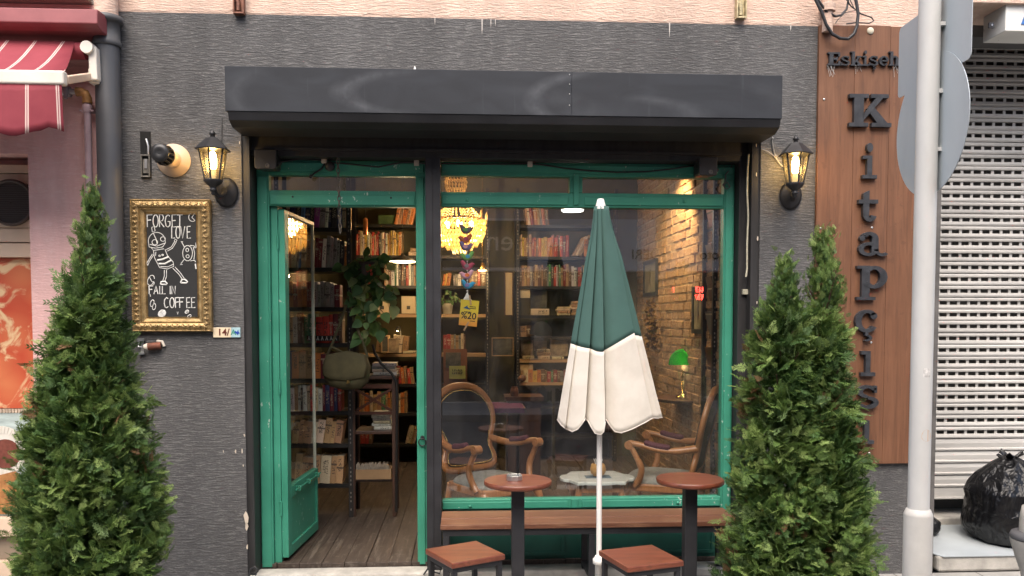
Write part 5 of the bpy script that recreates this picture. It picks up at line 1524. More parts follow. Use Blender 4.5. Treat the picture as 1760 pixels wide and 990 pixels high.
# ================================================================== INSIDE THE SHOP
PALD = {'r': ('dark red', (.27, .028, .022)), 'R': ('bright red', (.48, .045, .03)), 'o': ('orange', (.52, .17, .04)), 'y': ('yellow', (.58, .38, .07)), 'c': ('cream', (.58, .48, .32)), 'w': ('white', (.66, .63, .57)),
        't': ('tan', (.36, .22, .11)), 'b': ('brown', (.12, .06, .035)), 'k': ('black', (.022, .021, .022)), 'g': ('green', (.04, .16, .07)), 'B': ('blue', (.06, .17, .36)), 'n': ('navy', (.022, .03, .085)),
        'p': ('purple', (.24, .04, .21)), 'G': ('grey', (.22, .21, .2)), 'm': ('maroon', (.13, .018, .026)), 'P': ('pink', (.52, .2, .18))}
def bookmat():
    m, t, N, L, B = nt('book_cover')
    oi = N.new('ShaderNodeObjectInfo')
    tc = N.new('ShaderNodeTexCoord').outputs['Object']
    sp = N.new('ShaderNodeSeparateXYZ'); L.new(tc, sp.inputs[0])
    rnd = oi.outputs['Random']
    cm = N.new('ShaderNodeCombineXYZ')
    L.new(_math(N, L, 'MULTIPLY', sp.outputs[0], 5.0), cm.inputs[0]); L.new(_math(N, L, 'MULTIPLY', rnd, 57.0), cm.inputs[1])
    L.new(_math(N, L, 'MULTIPLY', sp.outputs[2], 26.0), cm.inputs[2])
    n = N.new('ShaderNodeTexNoise'); n.inputs['Scale'].default_value = 1.0; n.inputs['Detail'].default_value = 1; L.new(cm.outputs[0], n.inputs['Vector'])
    inx = _math(N, L, 'LESS_THAN', _math(N, L, 'ABSOLUTE', sp.outputs[0]), .26)
    lo = _math(N, L, 'MULTIPLY_ADD', rnd, .25, .18)
    inz = _math(N, L, 'MULTIPLY', _math(N, L, 'GREATER_THAN', sp.outputs[2], lo), _math(N, L, 'LESS_THAN', sp.outputs[2], _math(N, L, 'ADD', lo, .5)))
    tx = _math(N, L, 'MULTIPLY', _math(N, L, 'MULTIPLY', inx, inz), _math(N, L, 'GREATER_THAN', n.outputs['Fac'], .52))
    r2_ = _math(N, L, 'FRACT', _math(N, L, 'MULTIPLY', rnd, 7.31))
    band = _math(N, L, 'MULTIPLY', _math(N, L, 'COMPARE', sp.outputs[2], _math(N, L, 'MULTIPLY_ADD', r2_, .8, .1), .035), _math(N, L, 'GREATER_THAN', r2_, .45))
    k = _math(N, L, 'MAXIMUM', tx, band)
    bw = N.new('ShaderNodeRGBToBW'); L.new(oi.outputs['Color'], bw.inputs[0])
    ink = _mix(N, L, _math(N, L, 'GREATER_THAN', bw.outputs[0], .2), (.55, .48, .34), (.04, .03, .03))
    c = _mix(N, L, _math(N, L, 'MULTIPLY', k, .8), oi.outputs['Color'], ink)
    w_ = _noise(N, L, tc, 5, 3, (3, 3, 3))
    c = _mix(N, L, _math(N, L, 'MULTIPLY', _ramp(N, L, w_, .35, .7), .25), c, (.05, .04, .035))
    L.new(c, B.inputs['Base Color']); B.inputs['Roughness'].default_value = .45
    return m
M['book'] = bookmat(); M['pages'] = mat('book_pages', (.50, .42, .29), .9, var=.12, vs=3, st=(40, 1, 1))
_b = MB()
# rounded spine, two boards, inset page block; spine at y = 0 facing the street
_b.add([(-.5, .02, 0), (-.28, 0, 0), (.28, 0, 0), (.5, .02, 0), (-.5, .02, 1), (-.28, 0, 1), (.28, 0, 1), (.5, .02, 1), (-.5, 1, 0), (.5, 1, 0), (-.5, 1, 1), (.5, 1, 1),
        (-.42, .05, 0), (.42, .05, 0), (-.42, 1, 0), (.42, 1, 0), (-.42, .05, 1), (.42, .05, 1), (-.42, 1, 1), (.42, 1, 1)],
       [(0, 1, 5, 4), (1, 2, 6, 5), (2, 3, 7, 6), (0, 4, 10, 8), (3, 9, 11, 7), (4, 5, 6, 7, 17, 16), (4, 16, 18, 10), (17, 7, 11, 19), (8, 10, 18, 14), (9, 15, 19, 11), (12, 14, 18, 16), (13, 17, 19, 15), (0, 12, 13, 3, 2, 1), (0, 8, 14, 12), (3, 13, 15, 9)])
_b.box(-.415, .06, .012, .415, .98, .985, 1)
_bo = _b.build('book', [M['book'], M['pages']]); BOOKME = _bo.data; bpy.data.objects.remove(_bo)
NB = [0]
ORD = ['first', 'second', 'third', 'fourth', 'fifth', 'sixth', 'seventh', 'eighth', 'ninth', 'tenth', 'eleventh', 'twelfth', 'thirteenth', 'fourteenth', 'fifteenth', 'sixteenth', 'seventeenth', 'eighteenth', 'nineteenth', 'twentieth',
       'twenty-first', 'twenty-second', 'twenty-third', 'twenty-fourth', 'twenty-fifth', 'twenty-sixth', 'twenty-seventh', 'twenty-eighth', 'twenty-ninth', 'thirtieth', 'thirty-first', 'thirty-second']
def book(x, y, z, t, d, h, code, label, group, rot=None):
    o = bpy.data.objects.new('book', BOOKME); COL.objects.link(o)
    nm, c = PALD[code]
    r_ = random.Random(NB[0] * 3 + 1); NB[0] += 1
    k = r_.uniform(.75, 1.2) * (1.5 if 'left bookcase' in label else 1)  # left bookcase covers painted brighter to make up for missing light
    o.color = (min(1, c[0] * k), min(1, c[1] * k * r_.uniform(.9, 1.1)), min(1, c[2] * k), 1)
    o.location = (x, y, z); o.scale = (t, d, h)
    if rot: o.rotation_euler = rot
    tag(o, label, 'book', group)
    return o
def shelf_row(px0, px1, ypx, Yf, seq, where, group, hpx, seed, lean=0, dep=.19, jitter=.02):
    """upright books between two pixels on the shelf whose top is at pixel row ypx"""
    rs = random.Random(seed)
    x0, x1 = PX(px0, Yf, ypx), PX(px1, Yf, ypx); z = PZ(ypx, Yf, (px0 + px1) / 2) + .001
    hm = hpx * (Yf + 5.5) / FPX
    th = [rs.uniform(.6, 1.5) for _ in seq]; s_ = (x1 - x0) / sum(th)
    x = x0
    hs = [hm * rs.uniform(.82, 1.0) for _ in seq]
    med = sorted(hs)[len(hs) // 2]
    for i, (cde, t, h) in enumerate(zip(seq, th, hs)):
        w_ = t * s_
        size = 'tall' if h > med * 1.04 else ('short' if h < med * .95 else ('thin' if t < .85 else 'thick'))
        lb = f"{size} {PALD[cde][0]} book, {ORD[i]} from left {where}"
        ln = lean + rs.gauss(0, .008)
        a_ = ln
        xx_ = x + w_ / 2 - (.5 * w_ * (1 - math.cos(a_)))
        zl = abs(math.sin(a_)) * w_ / 2
        book(xx_, Yf + rs.uniform(0, jitter), z + zl, w_ * .97, dep * rs.uniform(.85, 1), h, cde, lb, group, (0, a_, 0) if abs(a_) > .0 else None)
        x += w_
def pile(px, ypx, Yf, n, wpx, seed, where, group, codes='cwcct', d=.2, tpx=4):
    """books lying flat, spines to the street"""
    rs = random.Random(seed)
    x = PX(px, Yf, ypx); z = PZ(ypx, Yf, px) + .001; k = (Yf + 5.5) / FPX
    for i in range(n):
        t = tpx * k * rs.uniform(.75, 1.2); h = wpx * k * rs.uniform(.85, 1)
        cde = codes[i % len(codes)]
        pos = 'lying alone' if n == 1 else ('bottom of pile' if i == 0 else ('top of pile' if i == n - 1 else f'{ORD[i]} up in pile'))
        book(x - h / 2 + rs.uniform(-.01, .01), Yf + rs.uniform(0, .03), z + t / 2, t * .97, d * rs.uniform(.9, 1), h, cde, f'flat {PALD[cde][0]} book {pos} {where}', group, (0, math.pi / 2, 0))
        z += t
# ---- bookcases of slotted black angle steel
def slotted():
    m, t, N, L, B = nt('slotted_angle_steel')
    tc = N.new('ShaderNodeTexCoord').outputs['Object']
    sp = N.new('ShaderNodeSeparateXYZ'); L.new(tc, sp.inputs[0])
    f = _math(N, L, 'FRACT', _math(N, L, 'MULTIPLY', sp.outputs[2], 26.0))
    s_ = _math(N, L, 'MULTIPLY', _math(N, L, 'LESS_THAN', f, .34), _math(N, L, 'GREATER_THAN', _noise(N, L, tc, 3, 2, (0, 0, 8)), .5))
    n = _noise(N, L, tc, 5, 3)
    at_ = N.new('ShaderNodeTexCoord').outputs['UV']
    c = _mix(N, L, _ramp(N, L, n, .3, .7), (.016, .015, .015), (.028, .026, .025))
    L.new(c, B.inputs['Base Color']); B.inputs['Roughness'].default_value = .45
    return m
M['angle'] = slotted(); M['slot'] = mat('slot_light_marks', (.24, .22, .19), .6, var=.5, vs=9)  # slot marks painted pale like light showing through the holes
M['shelfblack'] = mat('black_shelf_steel', (.020, .019, .018), .45, var=.25)
def bookcase(label, px0, px1, Yf, tops, dep, ztop, pale=(), uprights=None, org=None):
    X0_, X1_ = PX(px0, Yf), PX(px1, Yf)
    t = thing('bookcase', label, 'bookcase', ((X0_ + X1_) / 2, Yf + dep / 2, ZF))
    k = (Yf + 5.5) / FPX
    for xu in (uprights if uprights else (X0_, X1_)):
        for yy in (Yf - .012, Yf + dep):
            a = MB(); a.box(xu - .019, yy, ZF + .001, xu + .019, yy + .003, ztop); a.box(xu - .019, yy + .0035, ZF + .001, xu - .016, yy + .035, ztop)
            u = a.build('upright', M['angle'], t)
            if yy < Yf:
                a = MB(); z = ZF + .06; i = 0
                rs = random.Random(int(xu * 100))
                while z < ztop - .05:
                    if rs.random() < .72: a.box(xu - .006, yy - .0012, z, xu + .004, yy - .0002, z + .016)
                    z += .036
                a.build('slot_light_marks', M['slot'], u)
    for y in tops:
        z = PZ(y, Yf, (px0 + px1) / 2)
        a = MB(); a.box(X0_ + .0205, Yf, z - .035, X1_ - .0205, Yf + dep - .004, z); a.build('shelf', M['palewood'] if y in pale else M['shelfblack'], t)
    return t
GA, GL_, GB, GR = 'books on the long back bookcase', 'books on the left bookcase', 'books on the back bookcase behind the parasol', 'books on the narrow bookcase at the right'
# left bookcase
YLc = 1.5
bookcase('black slotted steel bookcase just inside the open door with seven shelves of books', 478, 601, YLc, (391, 460, 528, 590, 651, 707, 763, 832), .30, 3.3)
sh_names = {391: 'on the top shelf in the left bookcase', 460: 'on the second shelf in the left bookcase', 528: 'on the third shelf in the left bookcase', 590: 'on the fourth shelf in the left bookcase', 651: 'on the fifth shelf in the left bookcase', 707: 'on the sixth shelf in the left bookcase', 763: 'on the seventh shelf in the left bookcase', 832: 'on the lowest shelf in the left bookcase'}
def LB(y, seq, h, seed, p0=490, p1=596, lean=0.0): shelf_row(p0, p1, y, YLc, seq, sh_names[y], GL_, h, seed, lean)
LB(391, 'rnkBnkpGwnkn', 45, 1, 490, 586, .06)
LB(460, 'tcGBctcmmwGGGGk', 55, 2, 490, 590, .06)
LB(528, 'ooroorrGGGGGm', 46, 3, 490, 584)
LB(590, 'ntwbbggRRRmb', 52, 4, 490, 588)
LB(651, 'nottommm', 48, 5, 490, 580)
LB(707, 'kwtwkwcRcwmnmnr', 46, 6, 490, 586)
LB(763, 'tttccttt', 45, 7, 500, 586, .14)
LB(832, 'tttctt', 52, 8, 505, 588, .08)
shelf_row(588, 599, 391, YLc + .02, 'ct', 'beside the upright on the left bookcase top shelf', GL_, 48, 9)
shelf_row(586, 599, 460, YLc + .03, 'oo', 'beside the upright on the left bookcase second shelf', GL_, 42, 10)
c = P(560, 586, YLc - .02); a = MB(); a.box(PX(528, YLc), YLc - .03, c.z, PX(584, YLc), YLc - .006, c.z + .045)
for i in range(14):
    xx = PX(530 + i * 3.8, YLc); a.bar((xx, YLc - .032, c.z + .006), (xx + .012 * (-1) ** i, YLc - .032, c.z + .038), .005, .003, 1)
tag(a.build('pencil_case', [M['blackpl'], M['chalk']], org=c), 'black and white patterned pouch lying on the fourth shelf in the left bookcase', 'pouch')
# long back bookcase
YAc = 4.1
xA = [PX(p, YAc) for p in (608, 735, 838)]
bookcase('long black bookcase against the back wall seen through the door and left window', 608, 838, YAc, (386, 439, 491, 540, 608, 660, 710, 763, 812), .32, 3.25, (540, 608), xA)
def BA(p0, p1, y, seq, w, h, seed, lean=0): shelf_row(p0, p1, y, YAc, seq, w, GA, h, seed, lean)
BA(677, 708, 386, 'ototo', 'leaning on the top shelf of the back bookcase', 36, 11, .22)
BA(612, 692, 439, 'rrcwwyywtRtrRkwcrwytycykyot', 'on the second shelf of the back bookcase', 42, 12)
BA(612, 640, 491, 'mmbkrb', 'on the third shelf behind the hanging plant', 40, 13)
BA(660, 714, 491, 'tcbwgwkbkrwGt', 'on the third shelf above the pale shelf', 40, 14)
BA(645, 700, 607, 'tbct', 'on the pale middle shelf of the back bookcase', 30, 15, .12)
BA(685, 712, 660, 'rotRt', 'on the sixth shelf of the back bookcase', 32, 16, -.1)
BA(612, 700, 710, 'otocttgtotccot', 'on the seventh shelf behind the wooden stand', 38, 17)
BA(696, 713, 763, 'cctc', 'on the eighth shelf of the back bookcase', 34, 18, .25)
BA(612, 640, 763, 'trrb', 'on the eighth shelf behind the wooden stand', 30, 19)
BA(760, 773, 491, 'oyoo', 'on the third shelf below the chandelier', 22, 20, .15)
BA(779, 796, 491, 'GGwG', 'on the third shelf right of the orange books', 20, 21)
BA(806, 836, 491, 'bbrb', 'on the third shelf behind the bird garland', 30, 22)
BA(762, 800, 600, 'rrtGtGcb', 'on the lower shelf behind the yellow card', 28, 23)
pile(716, 439, YAc, 2, 26, 24, 'on the second shelf of the back bookcase', GA, 'ct', tpx=6)
pile(712, 608, YAc, 1, 40, 25, 'at the right end of the pale middle shelf', GA, 'c', tpx=5)
# back bookcase behind the parasol
YBc = 4.1
bookcase('tall black slotted bookcase on the back wall, partly hidden by the parasol', 887, 1062, YBc, (387, 441, 492, 542, 579, 618, 657, 700, 750, 805), .32, 3.25, (618, 657), [PX(p, YBc) for p in (890, 1058)])
def BB(p0, p1, y, seq, w, h, seed, lean=0): shelf_row(p0, p1, y, YBc, seq, w, GB, h, seed, lean)
BB(905, 945, 387, 'tcrotGPb', 'leaning on the top shelf right of the chandelier', 34, 31, -.12)
BB(895, 978, 441, 'cytbtrotoyyooPRrkRmR', 'on the second shelf behind the parasol', 38, 32)
BB(984, 1000, 441, 'tct', 'slanting on the second shelf beside the parasol', 40, 33, .5)
BB(893, 1000, 492, 'btttGbtbbtbbGgkRwbgtrtbwwbRR', 'on the third shelf behind the parasol', 38, 34)
BB(1035, 1056, 441, 'trot', 'on the second shelf right of the parasol', 36, 35)
BB(1002, 1054, 492, 'trbtGrbtcb', 'on the third shelf right of the parasol', 36, 44)
BB(1004, 1032, 441, 'obtrc', 'on the second shelf directly behind the parasol', 36, 45)
BB(895, 975, 657, 'tcoyobtrgrbGr', 'on the lower pale shelf beside the parasol', 22, 36)
BB(893, 912, 579, 'tb', 'on the shelf under the dark hat', 20, 37)
pile(928, 542, YBc, 1, 34, 38, 'on the fourth shelf left of the hat', GB, 'c', tpx=11)
pile(970, 542, YBc, 4, 24, 39, 'on the fourth shelf beside the parasol', GB, 'ctcc', tpx=4)
pile(995, 542, YBc, 5, 24, 40, 'on the fourth shelf half behind the parasol', GB, 'ttctt', tpx=5)
pile(910, 618, YBc, 1, 22, 41, 'on the left end of the upper pale shelf', GB, 'c', tpx=7)
pile(936, 618, YBc, 3, 24, 42, 'in the middle of the upper pale shelf', GB, 'ctc', tpx=6)
pile(960, 618, YBc, 1, 22, 43, 'on the right of the upper pale shelf', GB, 'c', tpx=6)
def flatcard(px0, py0, px1, py1, Y, name, label, cat, m, frame=None, tilt=0.05):
    c0, c1 = P(px0, py0, Y), P(px1, py1, Y)
    t = thing(name, label, cat, ((c0.x + c1.x) / 2, Y, c1.z))
    w_ = .012 if frame else 0
    a = MB(); a.box(c0.x + w_, Y, c1.z + w_, c1.x - w_, Y + .012, c0.z - w_); a.build('panel', m, t)
    if frame:
        a = MB(); a.box(c0.x, Y - .008, c1.z, c1.x, Y + .014, c1.z + w_ - .0005); a.box(c0.x, Y - .008, c0.z - w_ + .0005, c1.x, Y + .014, c0.z); a.box(c0.x, Y - .008, c1.z + w_, c0.x + w_ - .0005, Y + .014, c0.z - w_); a.box(c1.x - w_ + .0005, Y - .008, c1.z + w_, c1.x, Y + .014, c0.z - w_)
        a.build('frame', frame, t)
    return t
M['print1'] = mat('brown_print', (.16, .11, .07), .5, var=.5, vs=9, col2=(.42, .33, .22))
M['print2'] = mat('dark_print', (.05, .05, .045), .4, var=.6, vs=6, col2=(.16, .15, .12))
M['cream'] = mat('cream_board', (.52, .42, .27), .6, var=.1)
flatcard(867, 467, 882, 543, 4.35, 'notice_board', 'narrow upright cream board on the olive back wall left of the steel bookcase', 'board', M['cream'], M['darkwood'])
flatcard(845, 580, 883, 612, 4.2, 'framed_picture', 'dark framed landscape picture low on the back wall between the bookcases', 'picture', M['print2'], M['palewood'])
flatcard(894, 495, 911, 512, 4.12, 'postcard', 'small cream card propped on the shelf at the left of the dark print', 'card', M['cream'])
flatcard(912, 494, 940, 534, 4.2, 'print', 'dark greenish print standing at the back of the fourth shelf', 'print', M['print2'])
flatcard(895, 585, 916, 612, 4.14, 'portrait_print', 'brown portrait print standing on the shelf below the hat', 'print', M['print1'])
flatcard(918, 586, 940, 603, 4.2, 'faded_print', 'faded brown print behind the flat books on the upper pale shelf', 'print', M['print1'])
flatcard(946, 584, 976, 612, 4.16, 'cover_print', 'large brown cover standing on the upper pale shelf beside the parasol', 'print', M['print1'])
flatcard(894, 626, 916, 656, 4.13, 'picture_card', 'cream and brown picture card on the lower pale shelf', 'card', mat('cream_card', (.5, .38, .24), .6, var=.4, vs=12))
# A-case odds and ends
for (p0, p1, q0, q1, lb) in ((646, 668, 517, 539, 'left pale cardboard box on the back shelf behind the plant'), (690, 714, 509, 539, 'taller pale cardboard box at the right end of the back shelf')):
    c0, c1 = P(p0, q0, YAc + .02), P(p1, q1, YAc + .02)
    a = MB(); a.box(c0.x, YAc + .02, c1.z + .001, c1.x, YAc + .2, c0.z); a.box((c0.x + c1.x) / 2 - .02, YAc + .017, c1.z + .05, (c0.x + c1.x) / 2 + .02, YAc + .0195, c1.z + .09, 1); tag(a.build('cardboard_box', [M['cream'], M['print2']], org=(c0.x, YAc, c1.z), bevel=.003), lb, 'box', 'boxes on the back shelf')
c0, c1 = P(650, 371, YAc), P(690, 385, YAc); a = MB(); a.box(c0.x, YAc + .03, c1.z + .001, c1.x, YAc + .25, c0.z); a.box(c0.x - .004, YAc + .026, c0.z + .0005, c1.x + .004, YAc + .254, c0.z + .012)
tag(a.build('green_box', mat('dull_green_box', (.05, .09, .03), .6), org=(c0.x, YAc, c1.z)), 'flat dull green lidded box on the top shelf of the back bookcase', 'box')
flatcard(655, 577, 668, 606, 4.06, 'small_frame', 'small brown wooden frame standing on the pale middle shelf', 'picture frame', M['print2'], M['palewood'])
flatcard(668, 582, 686, 606, 4.05, 'brown_card', 'brown card standing on the pale middle shelf beside the little lamp', 'card', M['print1'])
flatcard(762, 600, 803, 668, 3.7, 'poster_board', 'brown pin board with a dark print and a yellow green notice behind the armchair', 'board', mat('brown_board', (.20, .085, .045), .6, var=.15))
flatcard(766, 606, 792, 632, 3.69, 'dark_print', 'dark print pinned on the upper part of the brown board', 'print', M['print2'])
yn = flatcard(772, 629, 800, 651, 3.68, 'notice', 'yellow green notice with black lettering on the brown board', 'notice', mat('yellow_green_paper', (.36, .38, .10), .7))
a = MB(); r2 = random.Random(4)
for row in range(2):
    for i in range(6): cc_ = P(778 + i * 3, 638 + row * 5, 3.677); a.bar(cc_, cc_ + Vector((r2.uniform(-.006, .01), 0, .022)), .006, .003); a.bar(cc_, cc_ + Vector((.012, 0, r2.uniform(0, .02))), .005, .003)
a.build('lettering', M['slate'], yn)
# little clip lamp glowing on the middle shelf
lc = P(683, 566, YAc + .1)
lm = thing('clip_lamp', 'small black clip lamp shining on the wall of the pale middle shelf', 'lamp', lc)
a = MB(); a.lathe([(.035, -.02), (.02, .02), (.008, .03)], lc, 12); a.tube([lc + Vector((0, 0, .025)), lc + Vector((.03, 0, .04)), lc + Vector((.05, .0, -.18))], .005, 6); a.build('shade', M['blackpl'], lm)
a = MB(); a.ball(lc + Vector((0, 0, -.012)), .014, 8, 6); a.build('bulb', M['flame'], lm)
def lamp(name, c, e, col, parent, rad=.05):
    l = bpy.data.lights.new(name, 'POINT'); l.energy = e; l.color = col; l.shadow_soft_size = rad
    o = bpy.data.objects.new(name, l); COL.objects.link(o); o.parent = parent; o.location = Vector(c) - ORG[parent.name]
lamp('clip_light', lc + Vector((0, -.02, -.05)), 1.2, (1, .68, .3), lm)
# hat hanging in front of the back bookcase
hc = P(930, 571, 3.95)
a = MB(); a.lathe([(.13, -.05), (.128, -.02), (.115, .05), (.08, .10), (.03, .125), (.004, .13)], hc, 22, 0, Matrix.Rotation(.25, 3, 'Y')); a.ball(hc + Vector((-.045, 0, .10)), .03, 8, 6)
tag(a.build('dark_hat', mat('dark_felt', (.012, .013, .018), .85, bump=.2), org=hc), 'dark rounded felt hat hanging in front of the back bookcase left of the parasol', 'hat')

# chandelier
CY = 3.3
cc = P(790, 400, CY); kq = (CY + 5.5) / FPX
chd = thing('chandelier', 'lit crystal chandelier with tiers of glass drops hanging behind the shop window', 'chandelier', cc)
def crystal():
    m = bpy.data.materials.new('chandelier_crystal'); m.use_nodes = True
    N, L = m.node_tree.nodes, m.node_tree.links; N.clear()
    out = N.new('ShaderNodeOutputMaterial'); tl = N.new('ShaderNodeBsdfTranslucent'); tl.inputs[0].default_value = (.95, .74, .36, 1)
    df = N.new('ShaderNodeBsdfDiffuse'); df.inputs[0].default_value = (.8, .6, .28, 1)
    gl = N.new('ShaderNodeBsdfGlossy'); gl.inputs['Roughness'].default_value = .12; gl.inputs[0].default_value = (1, .85, .55, 1)
    tr = N.new('ShaderNodeBsdfTransparent'); tr.inputs[0].default_value = (1, .9, .7, 1)
    a_ = N.new('ShaderNodeMixShader'); a_.inputs[0].default_value = .3; b_ = N.new('ShaderNodeMixShader'); b_.inputs[0].default_value = .3; c_ = N.new('ShaderNodeMixShader'); c_.inputs[0].default_value = .22
    L.new(tl.outputs[0], a_.inputs[1]); L.new(df.outputs[0], a_.inputs[2]); L.new(a_.outputs[0], b_.inputs[1]); L.new(tr.outputs[0], b_.inputs[2]); L.new(b_.outputs[0], c_.inputs[1]); L.new(gl.outputs[0], c_.inputs[2])
    L.new(c_.outputs[0], out.inputs[0]); return m
M['crystal'] = crystal()
def zc_(y): return PZ(y, CY, 790)
def drop(mb, c, w_, h_, m=0):
    c = Vector(c)
    mb.add([c + Vector((0, 0, h_ * .35)), c + Vector((w_, 0, 0)), c + Vector((0, w_, 0)), c + Vector((-w_, 0, 0)), c + Vector((0, -w_, 0)), c + Vector((0, 0, -h_ * .65))], [(0, 1, 2), (0, 2, 3), (0, 3, 4), (0, 4, 1), (5, 2, 1), (5, 3, 2), (5, 4, 3), (5, 1, 4)], m)
ztopc, zring, zbotc = zc_(303), zc_(380), zc_(430)
a = MB()
for (r_, z, n) in ((.105, zc_(306), 18), (.115, zc_(313), 20), (.11, zc_(320), 20), (.095, zc_(327), 18)):
    for i in range(n): drop(a, (cc.x - .04 + r_ * math.cos(6.283 * i / n), CY + r_ * math.sin(6.283 * i / n), z), .013, .055)
a.build('crown', M['crystal'], chd)
a = MB()
for i in range(26):
    an_ = 6.283 * i / 26
    for j in range(13):
        f = j / 12; r_ = .09 + .18 * f ** 1.6; z = zc_(333) + (zring - zc_(333)) * f
        a.ball((cc.x - .03 + .03 * f + r_ * math.cos(an_), CY + r_ * math.sin(an_), z), .010, 5, 3)
a.build('bead_strand', M['crystal'], chd)
for (r_, y, n, hh) in ((.275, 382, 46, .075), (.272, 391, 46, .08), (.262, 400, 42, .08), (.235, 409, 36, .08), (.19, 417, 30, .08), (.135, 423, 22, .08), (.07, 429, 12, .08)):
    a = MB()
    for i in range(n): drop(a, (cc.x + r_ * math.cos(6.283 * i / n + y), CY + r_ * math.sin(6.283 * i / n + y), zc_(y)), .019, hh)
    a.build('crystal_tier', M['crystal'], chd)
a = MB(); a.tube([(cc.x + .268 * math.cos(6.283 * i / 32), CY + .268 * math.sin(6.283 * i / 32), zring + .012) for i in range(32)], .008, 6, closed=True); a.tube([(cc.x - .03, CY, zc_(300)), (cc.x - .03, CY, ZC)], .008, 6); a.lathe([(.06, ZC - .03), (.06, ZC - .001)], (cc.x - .03, CY, 0), 16)
a.tube([(cc.x - .09, CY, zc_(332)), (cc.x + .0, CY, zc_(332))], .006, 5); a.build('brass_frame', M['brass'], chd)
M['chbulb'] = emit('chandelier_bulb', (1, .72, .34), 60)
for i in range(6):
    an_ = 6.283 * i / 6 + .4
    a = MB(); a.lathe([(.004, .04), (.016, .01), (.014, -.02), (.006, -.03)], (cc.x + .15 * math.cos(an_), CY + .15 * math.sin(an_), zc_(386)), 10); a.build('bulb', M['chbulb'], chd)
for i in range(8):
    an_ = 6.283 * i / 8 + .1; b_ = Vector((cc.x + .29 * math.cos(an_), CY + .29 * math.sin(an_), zc_(374)))
    a = MB(); a.lathe([(.003, .06), (.014, .02), (.012, -.02), (.004, -.03)], b_, 10); a.tube([b_ + Vector((0, 0, -.03)), b_ + Vector((-.02 * math.cos(an_), -.02 * math.sin(an_), -.05))], .006, 5); a.build('candle_glass', M['crystal'], chd)
lamp('chandelier_light', (cc.x, CY, zc_(390)), 25, (1, .70, .38), chd, .11)

# pendant lamps
def pendant(px, py, Y, rad, m, em, label, e, col, hh=.025, cone=.03):
    c = P(px, py, Y); t = thing('pendant_lamp', label, 'pendant lamp', c)
    a = MB(); a.lathe([(rad, 0), (rad, .008), (rad * .9, hh), (.03, hh + cone), (.012, hh + cone + .03)], c, 32); a.tube([c + Vector((0, 0, hh + cone + .03)), Vector((c.x, c.y, ZC))], .003, 5); a.build('shade', m, t)
    a = MB(); a.lathe([(rad * .94, -.001), (rad * .90, -.012), (.002, -.018)], c, 32); a.build('glowing_disc', em, t)
    lamp('pendant_light', c + Vector((0, 0, -.06)), e, col, t, rad * .6)
pendant(692, 449, 3.3, .148, M['blackpl'], emit('warm_disc', (1, .76, .42), 3), 'black disc pendant lamp glowing over the back shelf seen through the door', 7, (1, .72, .4))
pendant(984, 361, 3.0, .122, M['wmetal'], emit('white_disc', (1, .98, .93), 4), 'round white pendant lamp left of the parasol tip', 7, (1, .93, .8))
pendant(829, 464, 3.9, .05, M['brass'], emit('yellow_disc', (1, .68, .25), 5), 'tiny yellow pendant lamp right of the bird garland', 1.5, (1, .7, .35))
c = P(628, 390, 2.6); cp = thing('copper_pendant', 'narrow copper tube pendant hanging before the books through the open door', 'pendant lamp', c)
a = MB(); a.lathe([(.022, -.075), (.022, .075), (.006, .09)], c, 16); a.build('tube', M['copper'], cp); a = MB(); a.tube([c + Vector((0, 0, .09)), Vector((c.x, c.y, ZC))], .0025, 5); a.build('wire', M['blackpl'], cp)
# spot lamp washing the brick wall
sc_ = Vector((1.72, 2.05, 3.38)); spt = thing('wall_spot', 'black ceiling spot lamp lighting the brick wall', 'spot lamp', sc_)
tgt = Vector((2.12, 2.75, 1.7)); dq = (tgt - sc_).to_track_quat('-Z', 'Y')
a = MB(); mt3 = dq.to_matrix(); a.lathe([(.035, .06), (.04, 0), (.042, -.06), (.03, -.05)], sc_, 16, 0, mt3); a.tube([sc_ + Vector((0, 0, .04)), Vector((sc_.x, sc_.y, ZC))], .008, 6); a.build('housing', M['blackpl'], spt)
l = bpy.data.lights.new('spot_light', 'SPOT'); l.energy = 125; l.color = (1, .68, .33); l.spot_size = R(92); l.spot_blend = .7; l.shadow_soft_size = .04
o = bpy.data.objects.new('spot_light', l); COL.objects.link(o); o.parent = spt; o.rotation_mode = 'QUATERNION'; o.rotation_quaternion = dq; o.location = mt3 @ Vector((0, 0, -.07))

# pictures on the brick wall
def wallpic(px_near, px_far, yc_, hpx, label):
    Ys = []
    for px in (px_near, px_far):
        lo_, hi_ = .3, 4.6
        for _ in range(40):
            md = (lo_ + hi_) / 2
            if PX(px, md) > RR: hi_ = md
            else: lo_ = md
        Ys.append(lo_)
    y0, y1 = Ys; ym = (y0 + y1) / 2; z = PZ(yc_, ym, (px_near + px_far) / 2); hh = hpx * (ym + 5.5) / FPX / 2
    t = thing('framed_picture', label, 'picture', (RR - .03, ym, z), 'pictures on the brick wall')
    X_ = RR - .018
    a = MB(); a.box(X_ - .02, y0, z - hh, X_, y1, z - hh + .04); a.box(X_ - .02, y0, z + hh - .04, X_, y1, z + hh); a.box(X_ - .02, y0, z - hh + .0405, X_, y0 + .05, z + hh - .0405); a.box(X_ - .02, y1 - .05, z - hh + .0405, X_, y1, z + hh - .0405); a.build('frame', M['blackpl'], t)
    a = MB(); a.box(X_ - .010, y0 + .051, z - hh + .041, X_ - .002, y1 - .051, z + hh - .041); a.build('picture', mat('faded_olive_print', (.17, .15, .10), .35, var=.35, vs=4, col2=(.32, .28, .19)), t)
    a = MB(); ymid = (y0 + y1) / 2; a.lathe([(.004, -hh * .55), (.03, -hh * .2), (.022, hh * .3), (.004, hh * .6)], (X_ - .011, ymid, z), 8, 0, Matrix.Diagonal((.12, 1, 1))); a.build('figure', M['print2'], t)
wallpic(1133, 1110, 478, 62, 'black framed picture hanging further back on the brick wall')
